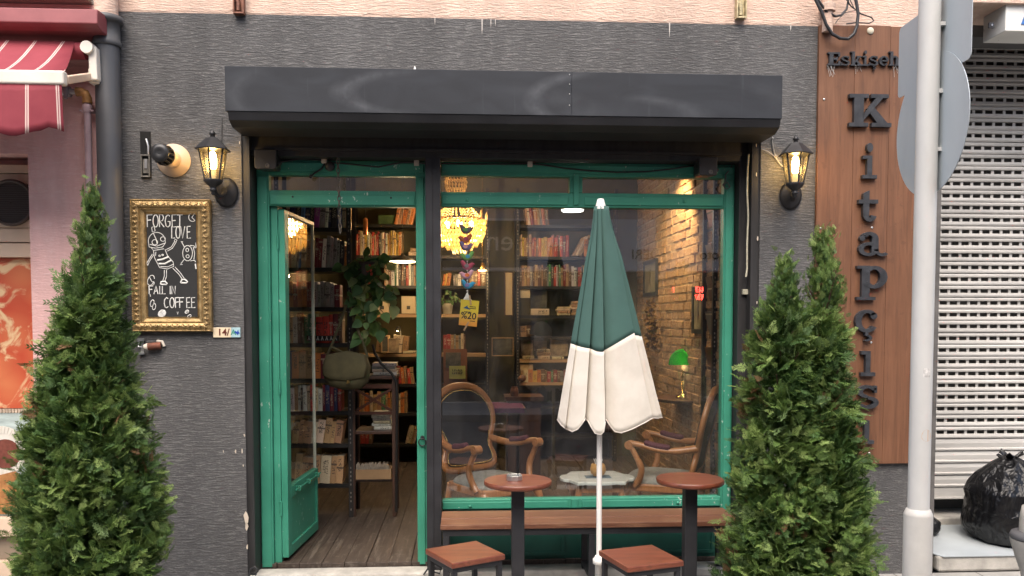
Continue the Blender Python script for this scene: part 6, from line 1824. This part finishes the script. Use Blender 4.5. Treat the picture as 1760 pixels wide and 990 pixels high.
wallpic(1215, 1195, 533, 82, 'narrow black framed picture hanging nearer on the brick wall beside the shelf')

# small bookcase at the right
YRc = 1.28
bookcase('narrow black slotted bookcase at the right edge of the shop window', 1228, 1268, YRc, (386, 459, 517, 576, 640, 700), .28, 3.2, (), [PX(1228, YRc)])
for y, seq, sd_ in ((386, 'PRP', 51), (459, 'tct', 52), (517, 'btG', 53), (576, 'Gbk', 54), (640, 'bkm', 55)):
    shelf_row(1231, 1243, y, YRc, seq, 'on the ' + {386: 'top', 459: 'second', 517: 'third', 576: 'fourth', 640: 'fifth'}[y] + ' shelf at the right window edge', GR, 46, sd_, -.2)

# round side table with a banker's lamp
YTb = 2.3; tcn = P(1186, 690, YTb); tz = PZ(684, YTb, 1186)
tb_ = thing('side_table', 'dark round side table carrying the green shaded brass lamp by the brick wall', 'side table', (tcn.x, YTb, ZF))
a = MB(); a.lathe([(.33, -.03), (.345, -.02), (.34, 0)], (tcn.x, YTb, tz), 40); a.build('table_top', M['darkwood'], tb_)
a = MB(); a.lathe([(.05, ZF + .1), (.03, ZF + .3), (.045, ZF + .45), (.03, tz - .1), (.06, tz - .031)], (tcn.x, YTb, 0), 14); a.build('column', M['darkwood'], tb_)
for i in range(3):
    an_ = 6.283 * i / 3 + .4; a = MB(); a.tube([(tcn.x, YTb, ZF + .18), (tcn.x + .15 * math.cos(an_), YTb + .15 * math.sin(an_), ZF + .12), (tcn.x + .27 * math.cos(an_), YTb + .27 * math.sin(an_), ZF + .02)], [.03, .025, .02], 8); a.build('leg', M['darkwood'], tb_)
lx = PX(1175, YTb, 675); kq = (YTb + 5.5) / FPX
bl = thing('bankers_lamp', 'brass desk lamp with a bright green glass shade on the dark round table', 'desk lamp', (lx, YTb, tz))
zl = lambda y: PZ(y, YTb, 1175)
a = MB(); a.lathe([(.075, tz + .0008), (.075, tz + .015), (.05, tz + .03), (.018, tz + .05), (.028, zl(655)), (.014, zl(652)), (.026, zl(647)), (.012, zl(642)), (.016, zl(637)), (.008, zl(633))], (lx, YTb, 0), 18)
sx2, sz2 = PX(1189, YTb, 620), zl(616)
a.tube([(lx, YTb, zl(634)), (lx + .02, YTb, zl(630)), (PX(1186, YTb), YTb, zl(622)), (sx2, YTb, sz2), (PX(1189, YTb), YTb, zl(610)), (PX(1184, YTb), YTb, zl(607))], .008, 8); a.build('brass_stem', M['brass'], bl)
shd = bpy.data.materials.new('green_glass_shade'); shd.use_nodes = True
Bq = shd.node_tree.nodes['Principled BSDF']; Bq.inputs['Base Color'].default_value = (.012, .22, .04, 1); Bq.inputs['Roughness'].default_value = .12
tlq = shd.node_tree.nodes.new('ShaderNodeBsdfTranslucent'); tlq.inputs[0].default_value = (.08, .75, .12, 1); mxq = shd.node_tree.nodes.new('ShaderNodeMixShader'); mxq.inputs[0].default_value = .45
shd.node_tree.links.new(Bq.outputs[0], mxq.inputs[1]); shd.node_tree.links.new(tlq.outputs[0], mxq.inputs[2]); shd.node_tree.links.new(mxq.outputs[0], shd.node_tree.nodes['Material Output'].inputs[0])
a = MB(); vs = []
xa_, xb_ = PX(1151, YTb), PX(1188, YTb); n1, n2 = 12, 16; zb6 = zl(626); rr6 = zl(601) - zb6
scx = (xa_ + xb_) / 2
for i in range(n1 + 1):
    u = -1 + 2 * i / n1
    for j in range(n2 + 1):
        th_ = math.pi * (.0 + j / n2)
        # half barrel: open below, seen a little from its end
        r_ = rr6 * (1 - .12 * abs(u) ** 3)
        px_ = scx + r_ * math.cos(th_) * .78 + u * .045; py_ = YTb - .02 + u * .13; pz_ = zb6 + r_ * math.sin(th_)
        vs.append((px_, py_, pz_))
a.add(vs, [(i * (n2 + 1) + j, i * (n2 + 1) + j + 1, (i + 1) * (n2 + 1) + j + 1, (i + 1) * (n2 + 1) + j) for i in range(n1) for j in range(n2)], 0, True)
for i in (0, n1): a.add(vs[i * (n2 + 1):(i + 1) * (n2 + 1)], [tuple(range(n2 + 1))])
so = a.build('shade', shd, bl, fixn=False); s = so.modifiers.new('thick', 'SOLIDIFY'); s.thickness = .004
lamp('desk_light', (scx - .01, YTb - .02, zb6 + .035), 2.0, (1, .82, .5), bl, .02)
a = MB(); a.ball((scx - .01, YTb - .02, zb6 + .04), .016, 8, 6); a.build('bulb', emit('desk_bulb', (1, .8, .5), 12), bl)

# table with the purple runner, books on it
YPt = 2.5; zp = PZ(702, YPt, 860)
pt = thing('cloth_table', 'dark wooden table with a purple patterned runner in the middle of the shop', 'table', (PX(862, YPt), YPt, ZF))
xa_, xb_ = PX(812, YPt), PX(905, YPt)
a = MB(); a.box(xa_, YPt, zp - .04, xb_, YPt + .6, zp - .004); a.build('table_top', M['darkwood'], pt, bevel=.004)
a = MB(); a.box(xa_ + .02, YPt - .006, zp - .045, xb_ - .02, YPt + .6, zp); a.build('runner', mat('purple_cloth', (.11, .02, .07), .85, var=.5, vs=30), pt)
for (x, y) in ((xa_ + .03, YPt + .03), (xb_ - .07, YPt + .03), (xa_ + .03, YPt + .53), (xb_ - .07, YPt + .53)):
    a = MB(); a.box(x, y, ZF + .001, x + .04, y + .04, zp - .046); a.build('leg', M['darkwood'], pt)
c0 = P(878, 684, 2.9); bt2 = thing('brown_table', 'brown wooden cabinet top behind the purple table', 'cabinet', (c0.x, 3.1, ZF)); a = MB(); a.box(PX(868, 3.0), 3.0, PZ(690, 3.0), PX(935, 3.0), 3.4, PZ(683, 3.0)); a.box(PX(873, 3.0), 3.03, ZF + .001, PX(930, 3.0), 3.38, PZ(690, 3.0) - .001); a.build('body', M['darkwood'], bt2)
c = P(884, 672, 3.1); a = MB(); a.lathe([(.04, 0), (.045, .04), (.04, .08), (.033, .085), (.036, .10)], (c.x, 3.1, PZ(683, 3.0) + .001), 14); tag(a.build('brown_jar', mat('brown_glaze_jar', (.13, .05, .03), .3), org=(c.x, 3.1, PZ(683, 3.0))), 'small brown jar standing on the brown cabinet behind the purple table', 'jar')
c = P(897, 650, 4.08); a = MB(); a.ball((c.x, 4.05, PZ(657, YBc) + .045), .045, 14, 9, 0, (1.1, .8, .95)); tag(a.build('brown_bowl', mat('brown_clay', (.12, .055, .035), .4), org=c), 'round brown clay pot on the lower pale shelf at the left upright', 'pot')

# ---- armchairs
M['uphol'] = mat('charcoal_upholstery', (.020, .019, .020), .8, var=.2, vs=30); M['seatcl'] = mat('grey_seat_cloth', (.26, .25, .22), .9, var=.15, vs=25, bump=.3, bs=120); M['plum'] = mat('plum_arm_pad', (.10, .03, .04), .75)
def catmull(pts, n=5, closed=True):
    out = []; k = len(pts)
    for i in range(k if closed else k - 1):
        g_ = lambda q: Vector(pts[q % k] if closed else pts[max(0, min(k - 1, q))])
        p0, p1, p2, p3 = g_(i - 1), g_(i), g_(i + 1), g_(i + 2)
        for j in range(n):
            t = j / n; out.append(.5 * ((2 * p1) + (p2 - p0) * t + (2 * p0 - 5 * p1 + 4 * p2 - p3) * t * t + (3 * p1 - p0 - 3 * p2 + p3) * t ** 3))
    if not closed: out.append(Vector(pts[-1]))
    return out
def armchair(label):
    t = thing('armchair', label, 'armchair', (0, 0, 0), 'wood framed armchairs at the marble table')
    by = lambda z: .24 + max(0, z - .45) * .22
    half = [(.0, 1.14), (.12, 1.125), (.23, 1.06), (.295, .95), (.295, .84), (.245, .72), (.225, .63), (.255, .55), (.235, .49), (.12, .475)]
    loop = [(x, by(z), z) for x, z in half] + [(0, by(.48), .48)] + [(-x, by(z), z) for x, z in half[:0:-1]]
    cl = catmull(loop, 5)
    a = MB(); a.tube(cl, .034, 8, closed=True, sq=.7); a.build('back_frame', M['chairwood'], t)
    a = MB(); cen = Vector((0, by(.82), .82)); n = len(cl)
    vs = [cen + Vector((0, -.05, 0))]
    rings = (.35, .7, .93)
    for f in rings:
        for p in cl:
            q = cen + (p - cen) * f; vs.append(q + Vector((0, -.05 * (1 - f ** 2) - .012, 0)))
    fs = [(0, 1 + i, 1 + (i + 1) % n) for i in range(n)]
    for r_ in range(2): fs += [(1 + r_ * n + i, 1 + (r_ + 1) * n + i, 1 + (r_ + 1) * n + (i + 1) % n, 1 + r_ * n + (i + 1) % n) for i in range(n)]
    a.add(vs, fs, 0, True)
    vs2 = [v + Vector((0, .03 + .03, 0)) if i == 0 else Vector((v.x, by(v.z) + .015, v.z)) for i, v in enumerate(vs)]
    a.add(vs2, fs, 0, True); pad = a.build('back_cushion', M['uphol'], t)
    a = MB()
    for i in range(0, n):
        for q in (0, .5):
            p = cl[i] + (cl[(i + 1) % n] - cl[i]) * q; d = cen + (p - cen) * .90; a.ball((d.x, d.y - .02, d.z), .0055, 5, 3)
    a.build('nail_trim', M['brass'], pad)
    seat = [(-.29, -.27), (-.15, -.31), (0, -.325), (.15, -.31), (.29, -.27), (.27, .1), (.235, .24), (0, .26), (-.235, .24), (-.27, .1)]
    a = MB(); a.prism(seat, lambda p: (p[0], p[1], .34), lambda p: (p[0], p[1], .40)); a.build('seat_rail', M['chairwood'], t, bevel=.01)
    a = MB(); vs = [(0, -.03, .475)]; k = len(seat)
    for (f, z) in ((.5, .468), (.85, .45), (.97, .42), (.97, .4005)): vs += [(p[0] * f, (p[1] + .03) * f - .03, z) for p in seat]
    fs = [(0, 1 + i, 1 + (i + 1) % k) for i in range(k)]
    for r_ in range(3): fs += [(1 + r_ * k + i, 1 + (r_ + 1) * k + i, 1 + (r_ + 1) * k + (i + 1) % k, 1 + r_ * k + (i + 1) % k) for i in range(k)]
    a.add(vs, fs, 0, True); o = a.build('seat_cushion', M['seatcl'], t); sb_ = o.modifiers.new('sub', 'SUBSURF'); sb_.levels = 1; sb_.render_levels = 2
    for s_ in (-1, 1):
        a = MB()
        arm = catmull([(s_ * .245, by(.70), .70), (s_ * .285, .12, .675), (s_ * .31, -.02, .685), (s_ * .315, -.14, .715), (s_ * .315, -.22, .725)], 5, False)
        a.tube(arm, [.03] * 6 + [.024] * (len(arm) - 6), 10)
        a.tube([(s_ * .315 - .032, -.225, .712), (s_ * .315 + .032, -.225, .712)], .034, 14); a.tube([(s_ * .315 - .036, -.225, .712), (s_ * .315 + .036, -.225, .712)], .014, 10)
        a.tube(catmull([(s_ * .315, -.215, .70), (s_ * .32, -.17, .62), (s_ * .315, -.13, .53), (s_ * .295, -.15, .44), (s_ * .285, -.19, .38)], 4, False), [.022] * 6 + [.026] * 11, 10)
        ar = a.build('armrest', M['chairwood'], t)
        a = MB(); a.tube(catmull([(s_ * .292, .09, .70), (s_ * .308, -.01, .712), (s_ * .314, -.11, .735)], 5, False), [.014] + [.026] * 9 + [.014], 10); a.build('arm_pad', M['plum'], ar)
        a = MB(); a.tube(catmull([(s_ * .26, -.25, .36), (s_ * .285, -.285, .27), (s_ * .265, -.265, .12), (s_ * .275, -.29, .012)], 5, False), [.036] * 4 + [.03] * 3 + [.022] * 6 + [.016] * 2 + [.022], 10); a.build('leg', M['chairwood'], t)
        a = MB(); a.tube([(s_ * .22, .23, .38), (s_ * .225, .27, .2), (s_ * .23, .34, .005)], [.028, .022, .018], 10); a.build('leg', M['chairwood'], t)
    return t
c1_ = armchair('honey wood armchair with a dark nail trimmed back half hidden by the steel post')
c1_.location = (.19, .98, ZF); c1_.rotation_euler = (0, 0, R(38))
c2_ = copy_tree(c1_); c2_['label'] = 'honey wood armchair facing left beside the window\'s right edge'
c2_.location = (PX(1085, .81) + .33, 1.0, ZF); c2_.rotation_euler = (0, 0, R(-115))
# marble coffee table
YMt = .86; mz = PZ(819, YMt, 1026)
mc = P(1026, 819, YMt)
mt_ = thing('marble_table', 'low table with a shaped white marble top between the two armchairs', 'coffee table', (mc.x, YMt, ZF))
hw = 65 * (YMt + 5.5) / FPX
out_ = [(-1, -.1), (-.93, -.3), (-.8, -.36), (-.62, -.78), (-.4, -.74), (0, -.82), (.4, -.74), (.62, -.78), (.8, -.36), (.93, -.3), (1, -.1), (1, .1), (.93, .3), (.8, .36), (.62, .78), (0, .82), (-.62, .78), (-.8, .36), (-.93, .3), (-1, .1)]
a = MB(); a.prism(out_, lambda p: (mc.x + p[0] * hw, YMt + p[1] * hw, mz - .026), lambda p: (mc.x + p[0] * hw, YMt + p[1] * hw, mz)); a.build('marble_top', mat('white_marble', (.62, .63, .58), .18, var=.10, vs=4, st=(1, 2.5, 1)), mt_, bevel=.006)
a = MB(); a.prism([(x * .82, y * .8) for x, y in out_], lambda p: (mc.x + p[0] * hw, YMt + p[1] * hw, mz - .09), lambda p: (mc.x + p[0] * hw, YMt + p[1] * hw, mz - .027)); a.build('apron', M['chairwood'], mt_)
for sx_ in (-1, 1):
    for sy_ in (-1, 1):
        a = MB(); bx_, by_ = mc.x + sx_ * hw * .52, YMt + sy_ * hw * .48
        a.tube([(bx_, by_, mz - .05), (bx_ + sx_ * .02, by_ + sy_ * .02, mz - .14), (bx_, by_, mz - .3), (bx_ + sx_ * .015, by_ + sy_ * .015, ZF + .003)], [.03, .026, .018, .02], 8); a.build('leg', M['chairwood'], mt_)
c = Vector((PX(1027, YMt, 810), YMt - .02, mz + .004))
jr = thing('yellow_pot', 'small yellow brown pot holding white sachets on the marble table', 'pot', c)
a = MB(); a.lathe([(.035, .006), (.058, .03), (.064, .06), (.055, .095), (.045, .105), (.04, .104), (.04, .09)], c, 20); a.build('pot', mat('mustard_glaze', (.42, .22, .06), .4, var=.15, vs=15, st=(1, 1, 4)), jr)
a = MB()
for i in range(5): a.xbox(Matrix.Translation(c + Vector((-.024 + .012 * i, .0, .115))) @ Matrix.Rotation(.3 * (i - 2) * .5, 4, 'Y'), .004, .045, .05)
a.build('sachet', M['wplastic'], jr)
a = MB(); a.box(c.x - .10, c.y - .05, mz + .0008, c.x + .10, c.y + .06, mz + .003); tag(a.build('place_mat', mat('blue_grey_mat', (.10, .14, .17), .7), org=c), 'dark blue grey mat under the yellow pot on the marble table', 'mat')

# wooden stand with crossed back inside the door
YWs = 1.5; xa_, xb_ = PX(603, YWs, 700), PX(680, YWs, 700)
zt7 = [PZ(y, YWs, 640) for y in (646, 741, 823)]
ws = thing('shelf_stand', 'dark wooden stand with a crossed back and shelves of books inside the doorway', 'stand', ((xa_ + xb_) / 2, YWs + .15, ZF))
for (x, y) in ((xa_, YWs), (xb_ - .032, YWs), (xa_, YWs + .3), (xb_ - .032, YWs + .3)):
    a = MB(); a.box(x, y, ZF + .001, x + .032, y + .032, zt7[0] - .03); a.build('leg', M['darkwood'], ws, bevel=.003)
for i, z in enumerate(zt7):
    a = MB(); a.box(xa_ - (.01 if i == 0 else -.033), YWs - (.01 if i == 0 else -.004), z - .028, xb_ + (.01 if i == 0 else -.033), YWs + .33, z); a.build('shelf', M['darkwood'], ws, bevel=.003)
a = MB(); z0, z1 = PZ(706, YWs), PZ(668, YWs)
a.bar((xa_ + .034, YWs + .02, z0), (xb_ - .034, YWs + .02, z1), .022, .012); a.bar((xa_ + .034, YWs + .033, z1), (xb_ - .034, YWs + .033, z0), .022, .012)
a.box(xa_ + .033, YWs + .005, PZ(712, YWs), xb_ - .033, YWs + .03, PZ(707, YWs)); a.box(xa_ + .033, YWs + .005, PZ(667, YWs), xb_ - .033, YWs + .03, PZ(660, YWs)); a.build('crossed_back', mat('reddish_brown_wood', (.10, .038, .024), .4, var=.3), ws)
a = MB(); a.tube([P(x, y, YWs - .06) for x, y in ((640, 592), (644, 607), (655, 625), (672, 640), (681, 655), (682.5, 690), (682, 770), (681, 880))], .012, 8)
tag(a.build('bent_tube', M['shelfblack'], org=P(681, 880, YWs - .06)), 'bent black steel tube standing in front of the wooden stand in the doorway', 'tube')
GS = 'books on the wooden stand'
def standpile(px, z, n, w_, t, codes, where, seed):
    rs = random.Random(seed); x = PX(px, YWs); zz = z + .001
    for i in range(n):
        tt = t * rs.uniform(.85, 1.15); h = w_ * rs.uniform(.9, 1); cde = codes[i % len(codes)]
        pos = 'at the bottom' if i == 0 else ('on top' if i == n - 1 else ORD[i] + ' up')
        book(x - h / 2 + rs.uniform(-.012, .012), YWs + .06 + rs.uniform(0, .03), zz + tt / 2, tt * .97, .2, h, cde, f'flat {PALD[cde][0]} book {pos} in pile {where}', GS, (0, math.pi / 2, 0)); zz += tt
standpile(658, zt7[0], 4, .21, .026, 'wcGw', 'on the top of the wooden stand', 61)
standpile(653, zt7[1], 6, .165, .026, 'wwcwww', 'on the middle shelf of the wooden stand', 62)
# box of cards
c0, c1 = P(607, 803, YWs), P(676, 822, YWs)
cbx = thing('card_box', 'long cardboard box full of upright cards on the lowest shelf of the wooden stand', 'box', (c0.x, YWs + .02, c1.z))
zb8 = zt7[2] + .001; x0_, x1_ = xa_ + .04, xb_ - .04
a = MB(); a.box(x0_, YWs - .03, zb8, x1_, YWs - .025, zb8 + .085); a.box(x0_, YWs + .15, zb8, x1_, YWs + .155, zb8 + .085); a.box(x0_, YWs - .0245, zb8, x0_ + .005, YWs + .1495, zb8 + .085); a.box(x1_ - .005, YWs - .0245, zb8, x1_, YWs + .1495, zb8 + .085); a.box(x0_ + .006, YWs - .024, zb8, x1_ - .006, YWs + .149, zb8 + .004); a.build('carton', mat('brown_carton', (.30, .19, .10), .8), cbx)
a = MB(); r2 = random.Random(6); x = x0_ + .012
while x < x1_ - .02:
    hh = .105 + r2.uniform(-.01, .02); a.xbox(Matrix.Translation((x, YWs + .06, zb8 + .005 + hh / 2)) @ Matrix.Rotation(-.22 + r2.uniform(-.1, .1), 4, 'Y'), .003, .14, hh); x += .012
a.build('cards', mat('white_cards', (.55, .5, .42), .8, var=.3, vs=40), cbx)

# canvas bag
YBg = 1.12; bgc = P(594, 640, YBg)
bg = thing('canvas_bag', 'olive canvas satchel with a flap hanging in the doorway before the left bookcase', 'bag', bgc)
kb = (YBg + 5.5) / FPX
def blob(mb, poly, y0, y1, bulge, m=0):
    cx_ = sum(p[0] for p in poly) / len(poly); cz_ = sum(p[1] for p in poly) / len(poly)
    k = len(poly); vs = []
    for (f, y) in ((.0, y0 - bulge), (.6, y0 - bulge * .8), (.9, y0 - bulge * .3), (1, (y0 + y1) / 2), (.9, y1 + bulge * .2), (0, y1 + bulge * .4)):
        vs += [(cx_ + (p[0] - cx_) * max(f, .001), y, cz_ + (p[1] - cz_) * max(f, .001)) for p in poly]
    mb.add(vs, [(j * k + i, j * k + (i + 1) % k, (j + 1) * k + (i + 1) % k, (j + 1) * k + i) for j in range(5) for i in range(k)], m, True)
q_ = lambda pts: [(PX(x, YBg, y), PZ(y, YBg, x)) for x, y in pts]
M['canvas'] = mat('olive_canvas', (.08, .07, .034), .85, var=.25, vs=9, bump=.3, bs=80)
a = MB(); blob(a, q_([(558, 625), (566, 612), (600, 604), (630, 610), (637, 630), (634, 655), (622, 668), (592, 671), (566, 664), (556, 650)]), YBg - .03, YBg + .05, .05); a.build('body', M['canvas'], bg)
a = MB(); blob(a, q_([(556, 630), (563, 608), (600, 602), (628, 608), (634, 628), (630, 648), (600, 655), (570, 652), (557, 645)]), YBg - .08, YBg - .06, .014); fl_ = a.build('flap', M['canvas'], bg)
a = MB(); pts = [P(x, y, YBg - .01) for x, y in ((562, 614), (568, 598), (578, 600), (589, 606))]; a.tube(catmull(pts, 4, False), .010, 6, sq=.3); pts = [P(x, y, YBg - .0) for x, y in ((632, 614), (624, 590), (612, 560), (602, 530), (600, 505))]; a.tube(catmull(pts, 4, False), .012, 6, sq=.3); pts = [P(x, y, YBg + .02) for x, y in ((562, 614), (575, 580), (590, 540), (600, 505))]; a.tube(catmull(pts, 4, False), .012, 6, sq=.3)
a.build('strap', M['canvas'], bg)
a = MB(); c = P(598, 655, YBg - .1); a.box(c.x - .012, c.y, c.z - .02, c.x + .012, c.y + .006, c.z + .006); a.build('buckle', M['brass'], bg)

# ---- plants
def leafshape(mb, p, d, nrm, L_, m):
    d = d.normalized(); s_ = d.cross(nrm).normalized(); n_ = s_.cross(d)
    out = [(0, 0), (.06, .22), (.25, .38), (.5, .36), (.78, .2), (1, 0), (.78, -.2), (.5, -.36), (.25, -.38), (.06, -.22)]
    vs = [p + d * (.45 * L_) - n_ * (.05 * L_)] + [p + d * (u * L_) + s_ * (v * L_) + n_ * ((abs(v) * .25 - u * u * .12) * L_) for u, v in out]
    mb.add(vs, [(0, 1 + i, 1 + (i + 1) % 10) for i in range(10)], m, True)
M['pothos'] = [leaf('pothos_leaf', (.12, .22, .07), .3), leaf('pothos_dark_leaf', (.06, .13, .045), .25), leaf('pothos_pale_leaf', (.24, .31, .14), .35)]
def plant(name, label, c, vines, lsz, seed, pot=None, cat='plant'):
    rs = random.Random(seed); t = thing(name, label, cat, c)
    lf_, st_ = MB(), MB()
    for pts in vines:
        cv = catmull(pts, 5, False); st_.tube(cv, .0035, 5)
        for i in range(1, len(cv) - 1, 2):
            for q in range(2):
                d = Vector((rs.gauss(0, 1), rs.gauss(-.4, .7), rs.gauss(-.5, .6))); L_ = lsz * rs.uniform(.65, 1.15)
                if d.length < .1: continue
                p0 = cv[i]; p1 = p0 + d.normalized() * L_ * .45
                st_.tube([p0, p1], .0025, 4); leafshape(lf_, p1, d + Vector((0, 0, -.6)), Vector((rs.gauss(0, .4), -1, rs.gauss(.4, .3))), L_, rs.choice((0, 0, 1, 1, 2)))
    lf_.build('foliage', M['pothos'], t, fixn=False); st_.build('stem', mat('vine_stem', (.12, .13, .05), .6), t)
    if pot:
        a = MB(); a.lathe(pot[0], c, 20); a.build('pot', pot[1], t)
    return t
YPl = 1.15
V = lambda pts, dy=0: [P(x, y, YPl + dy + random.Random(x * y).uniform(-.06, .06)) for x, y in pts]
plant('trailing_plant', 'green trailing pothos hanging in the open doorway over the canvas bag', P(628, 462, YPl),
      [V([(625, 452), (612, 446), (600, 455), (594, 470)]), V([(628, 452), (640, 444), (655, 450), (664, 466)]), V([(630, 454), (650, 462), (658, 485), (650, 510), (655, 535)]), V([(625, 455), (612, 475), (606, 500), (612, 525)]), V([(630, 456), (640, 480), (635, 510), (628, 540), (632, 565), (628, 590)]), V([(635, 455), (650, 490), (672, 505), (682, 520)]), V([(622, 456), (628, 490), (618, 520), (640, 545), (655, 560)])],
      .105, 5, ([(.05, -.06), (.075, -.02), (.085, .05), (.075, .055), (.07, .04)], mat('dark_pot', (.05, .035, .03), .6)))
c = P(634, 462, YPl - .09); a = MB()
for i in range(7): r2 = random.Random(i); a.ball(c + Vector((r2.uniform(-.02, .02), r2.uniform(-.015, .015), r2.uniform(-.045, .04))), .011, 6, 5, 0, (1, .7, 1.3))
tag(a.build('red_ornament', mat('coral_red', (.50, .06, .035), .5), org=c), 'small cluster of coral red ornaments hanging among the pothos leaves', 'ornament')
# jug plant on the back shelf under the chandelier
pc_ = P(769, 540, YAc + .06)
plant('potted_plant', 'small potted plant with thin stems on the back shelf behind the yellow card', Vector((pc_.x, YAc + .06, pc_.z + .004)), [[Vector((pc_.x, YAc + .06, pc_.z + .12)), Vector((pc_.x + dx, YAc + .03, pc_.z + .2)), Vector((pc_.x + 1.6 * dx, YAc + .02, pc_.z + h_))] for dx, h_ in ((-.05, .24), (.02, .3), (.06, .25), (.09, .18))], .05, 8, ([(.05, 0), (.06, .06), (.066, .12), (.06, .122), (.056, .1)], mat('pale_pot', (.30, .27, .20), .6)))
# darker leafy plant by the brick wall behind the parasol
pc_ = P(1128, 672, 3.0)
c = P(1150, 600, 2.9)
flo = thing('dried_branch', 'dried brown foliage hanging on the brick wall under the far picture', 'branch', P(1122, 560, 3.3))
a, b = MB(), MB(); r2 = random.Random(12)
for q in range(5):
    cv = catmull([P(1118 + r2.uniform(-6, 8), 520, 3.25), P(1120 + r2.uniform(-10, 10), 550, 3.2), P(1120 + r2.uniform(-14, 12), 590 + r2.uniform(-10, 20), 3.2)], 6, False); b.tube(cv, .004, 4)
    for p in cv:
        for _ in range(3): leafshape(a, p, Vector((r2.gauss(0, 1), r2.gauss(-.3, .5), r2.gauss(-.2, .8))), Vector((r2.gauss(0, .5), -1, r2.gauss(0, .5))), .05, 0)
a.build('foliage', leaf('dry_leaf', (.16, .09, .03), .2), flo, fixn=False); b.build('stem', M['bark'], flo)

# ---- bird garland and card at the window
YGa = .33
bg_ = thing('bird_garland', 'string of colourful felt birds with a white tassel hanging inside the shop window', 'garland', P(801, 370, YGa))
felt = {'grey': (.24, .19, .21), 'orange': (.75, .20, .06), 'violet': (.24, .20, .42), 'green': (.22, .52, .12), 'crimson': (.55, .07, .13), 'pink': (.80, .42, .52), 'blue': (.06, .38, .65)}
kg = (YGa + 5.5) / FPX
for i, (nm, (px, py)) in enumerate(zip(felt, ((801, 395), (800, 411), (801, 424), (803, 441), (803, 457), (802, 473), (804, 490)))):
    c = P(px, py, YGa); s_ = -1 if i % 2 else 1
    prof = [(-12, 8), (-8, 10), (-5, 4.5), (0, 3), (5, 4.2), (8, 6.2), (11, 5.2), (14, 3), (11, 1.5), (9.5, -2.5), (4, -6.5), (-2, -7), (-7, -4), (-9.5, 1)]
    poly = [Vector((c.x + s_ * x * kg, 0, c.z + z * kg)) for x, z in prof]
    cen = sum(poly, Vector()) / len(poly); k = len(poly); vs = []
    for (f, y) in ((.55, -.016), (.85, -.012), (1, 0), (.85, .012), (.55, .016)): vs += [Vector((cen.x + (p.x - cen.x) * f, YGa + y, cen.z + (p.z - cen.z) * f)) for p in poly]
    a = MB(); a.add(vs, [(j * k + q, j * k + (q + 1) % k, (j + 1) * k + (q + 1) % k, (j + 1) * k + q) for j in range(4) for q in range(k)] + [tuple(range(k)), tuple(range(4 * k, 5 * k))[::-1]], 0, True)
    bo_ = a.build('bird', mat(nm + '_felt', felt[nm], .9, bump=.2, bs=200), bg_); bo_['label'] = nm + ' felt bird'
    a = MB(); a.lathe([(4 * kg, .0), (3.5 * kg, .003)], (c.x - s_ * 1 * kg, YGa - .016, c.z), 12, 0, RYM, sy=.8); a.build('wing', mat(nm + '_wing', tuple(list(felt.values())[(i + 3) % 7]), .9), bo_)
a = MB(); a.tube([P(801, 352, YGa), P(802, 400, YGa), P(803, 450, YGa), P(804, 505, YGa)], .002, 5)
for y in (385, 403, 418, 432, 449, 465, 482, 500): a.ball(P(803, y, YGa), .006, 6, 4)
a.build('string', M['chalk'], bg_)
a = MB()
for i in range(9): a.tube([P(803, 503, YGa), P(803 + (i - 4) * .8, 510, YGa), P(803 + (i - 4) * 1.9, 517, YGa + .003 * (i % 3))], .003, 4)
a.build('tassel', M['chalk'], bg_)
cdc = P(806, 538, YGa - .01)
cdt = thing('discount_card', 'yellow to orange card reading %20 hung under the felt bird garland', 'card', cdc)
wq, hq = 15.5 * kg, 22 * kg; rotc = Matrix.Rotation(R(6), 3, 'Y')
def CQ(x, z, y=0): return cdc + rotc @ Vector((x, y, z))
cdm, t_, N_, L_n, B_ = nt('yellow_orange_card'); sp_ = N_.new('ShaderNodeSeparateXYZ'); tcg = N_.new('ShaderNodeTexCoord').outputs['Generated']; L_n.new(tcg, sp_.inputs[0])
L_n.new(_mix(N_, L_n, _ramp(N_, L_n, sp_.outputs[2], .1, .55), (.60, .24, .03), (.58, .44, .03)), B_.inputs['Base Color']); B_.inputs['Roughness'].default_value = .5
a = MB(); vs = [CQ(sx * wq, sz * hq, y) for y in (-.001, .001) for sx, sz in ((-1, -1), (1, -1), (1, 1), (-1, 1))]; a.add(vs, [(3, 2, 1, 0), (4, 5, 6, 7), (0, 1, 5, 4), (1, 2, 6, 5), (2, 3, 7, 6), (3, 0, 4, 7)]); a.build('paper', cdm, cdt)
mt9 = Matrix.Translation(CQ(0, -.022, -.0022)) @ rotc.to_4x4() @ Matrix(((1, 0, 0, 0), (0, 0, -1, 0), (0, 1, 0, 0), (0, 0, 0, 1)))
btext('number', '%20', .066, M['slate'], cdt, mt9, .0006, off=.001)
a = MB()
for (x0, x1, z) in ((-.035, .015, .006), (.012, .045, -.056), (.0, .045, .034), (.0, .04, .046)):
    i = 0; x = x0; r2 = random.Random(int(z * 1000) + 99)
    while x < x1: w_ = r2.uniform(.003, .007); a.add([CQ(x, z - .003, -.0018), CQ(x + w_, z - .003, -.0018), CQ(x + w_, z + .004, -.0018), CQ(x, z + .004, -.0018)], [(0, 1, 2, 3)]); x += w_ + .0015
a.build('small_print', M['slate'], cdt, fixn=False)
a = MB(); a.add([CQ(x, z, -.0019) for x, z in ((-.046, .03), (-.02, .05), (-.012, .056), (-.016, .046), (.01, .022), (-.02, .028))], [(0, 1, 2, 3, 4, 5)]); a.build('swift_emblem', mat('dark_blue_print', (.02, .08, .18), .5), cdt, fixn=False)
for (x, z, an_) in ((.0, hq + .0, -.15), (-.01, -hq - .004, .5)):
    a = MB(); m4 = Matrix.Translation(CQ(x, z, -.004)) @ Matrix.Rotation(an_, 4, 'Y'); a.xbox(m4, .012, .008, .07); a.build('wooden_peg', M['palewood'], cdt)
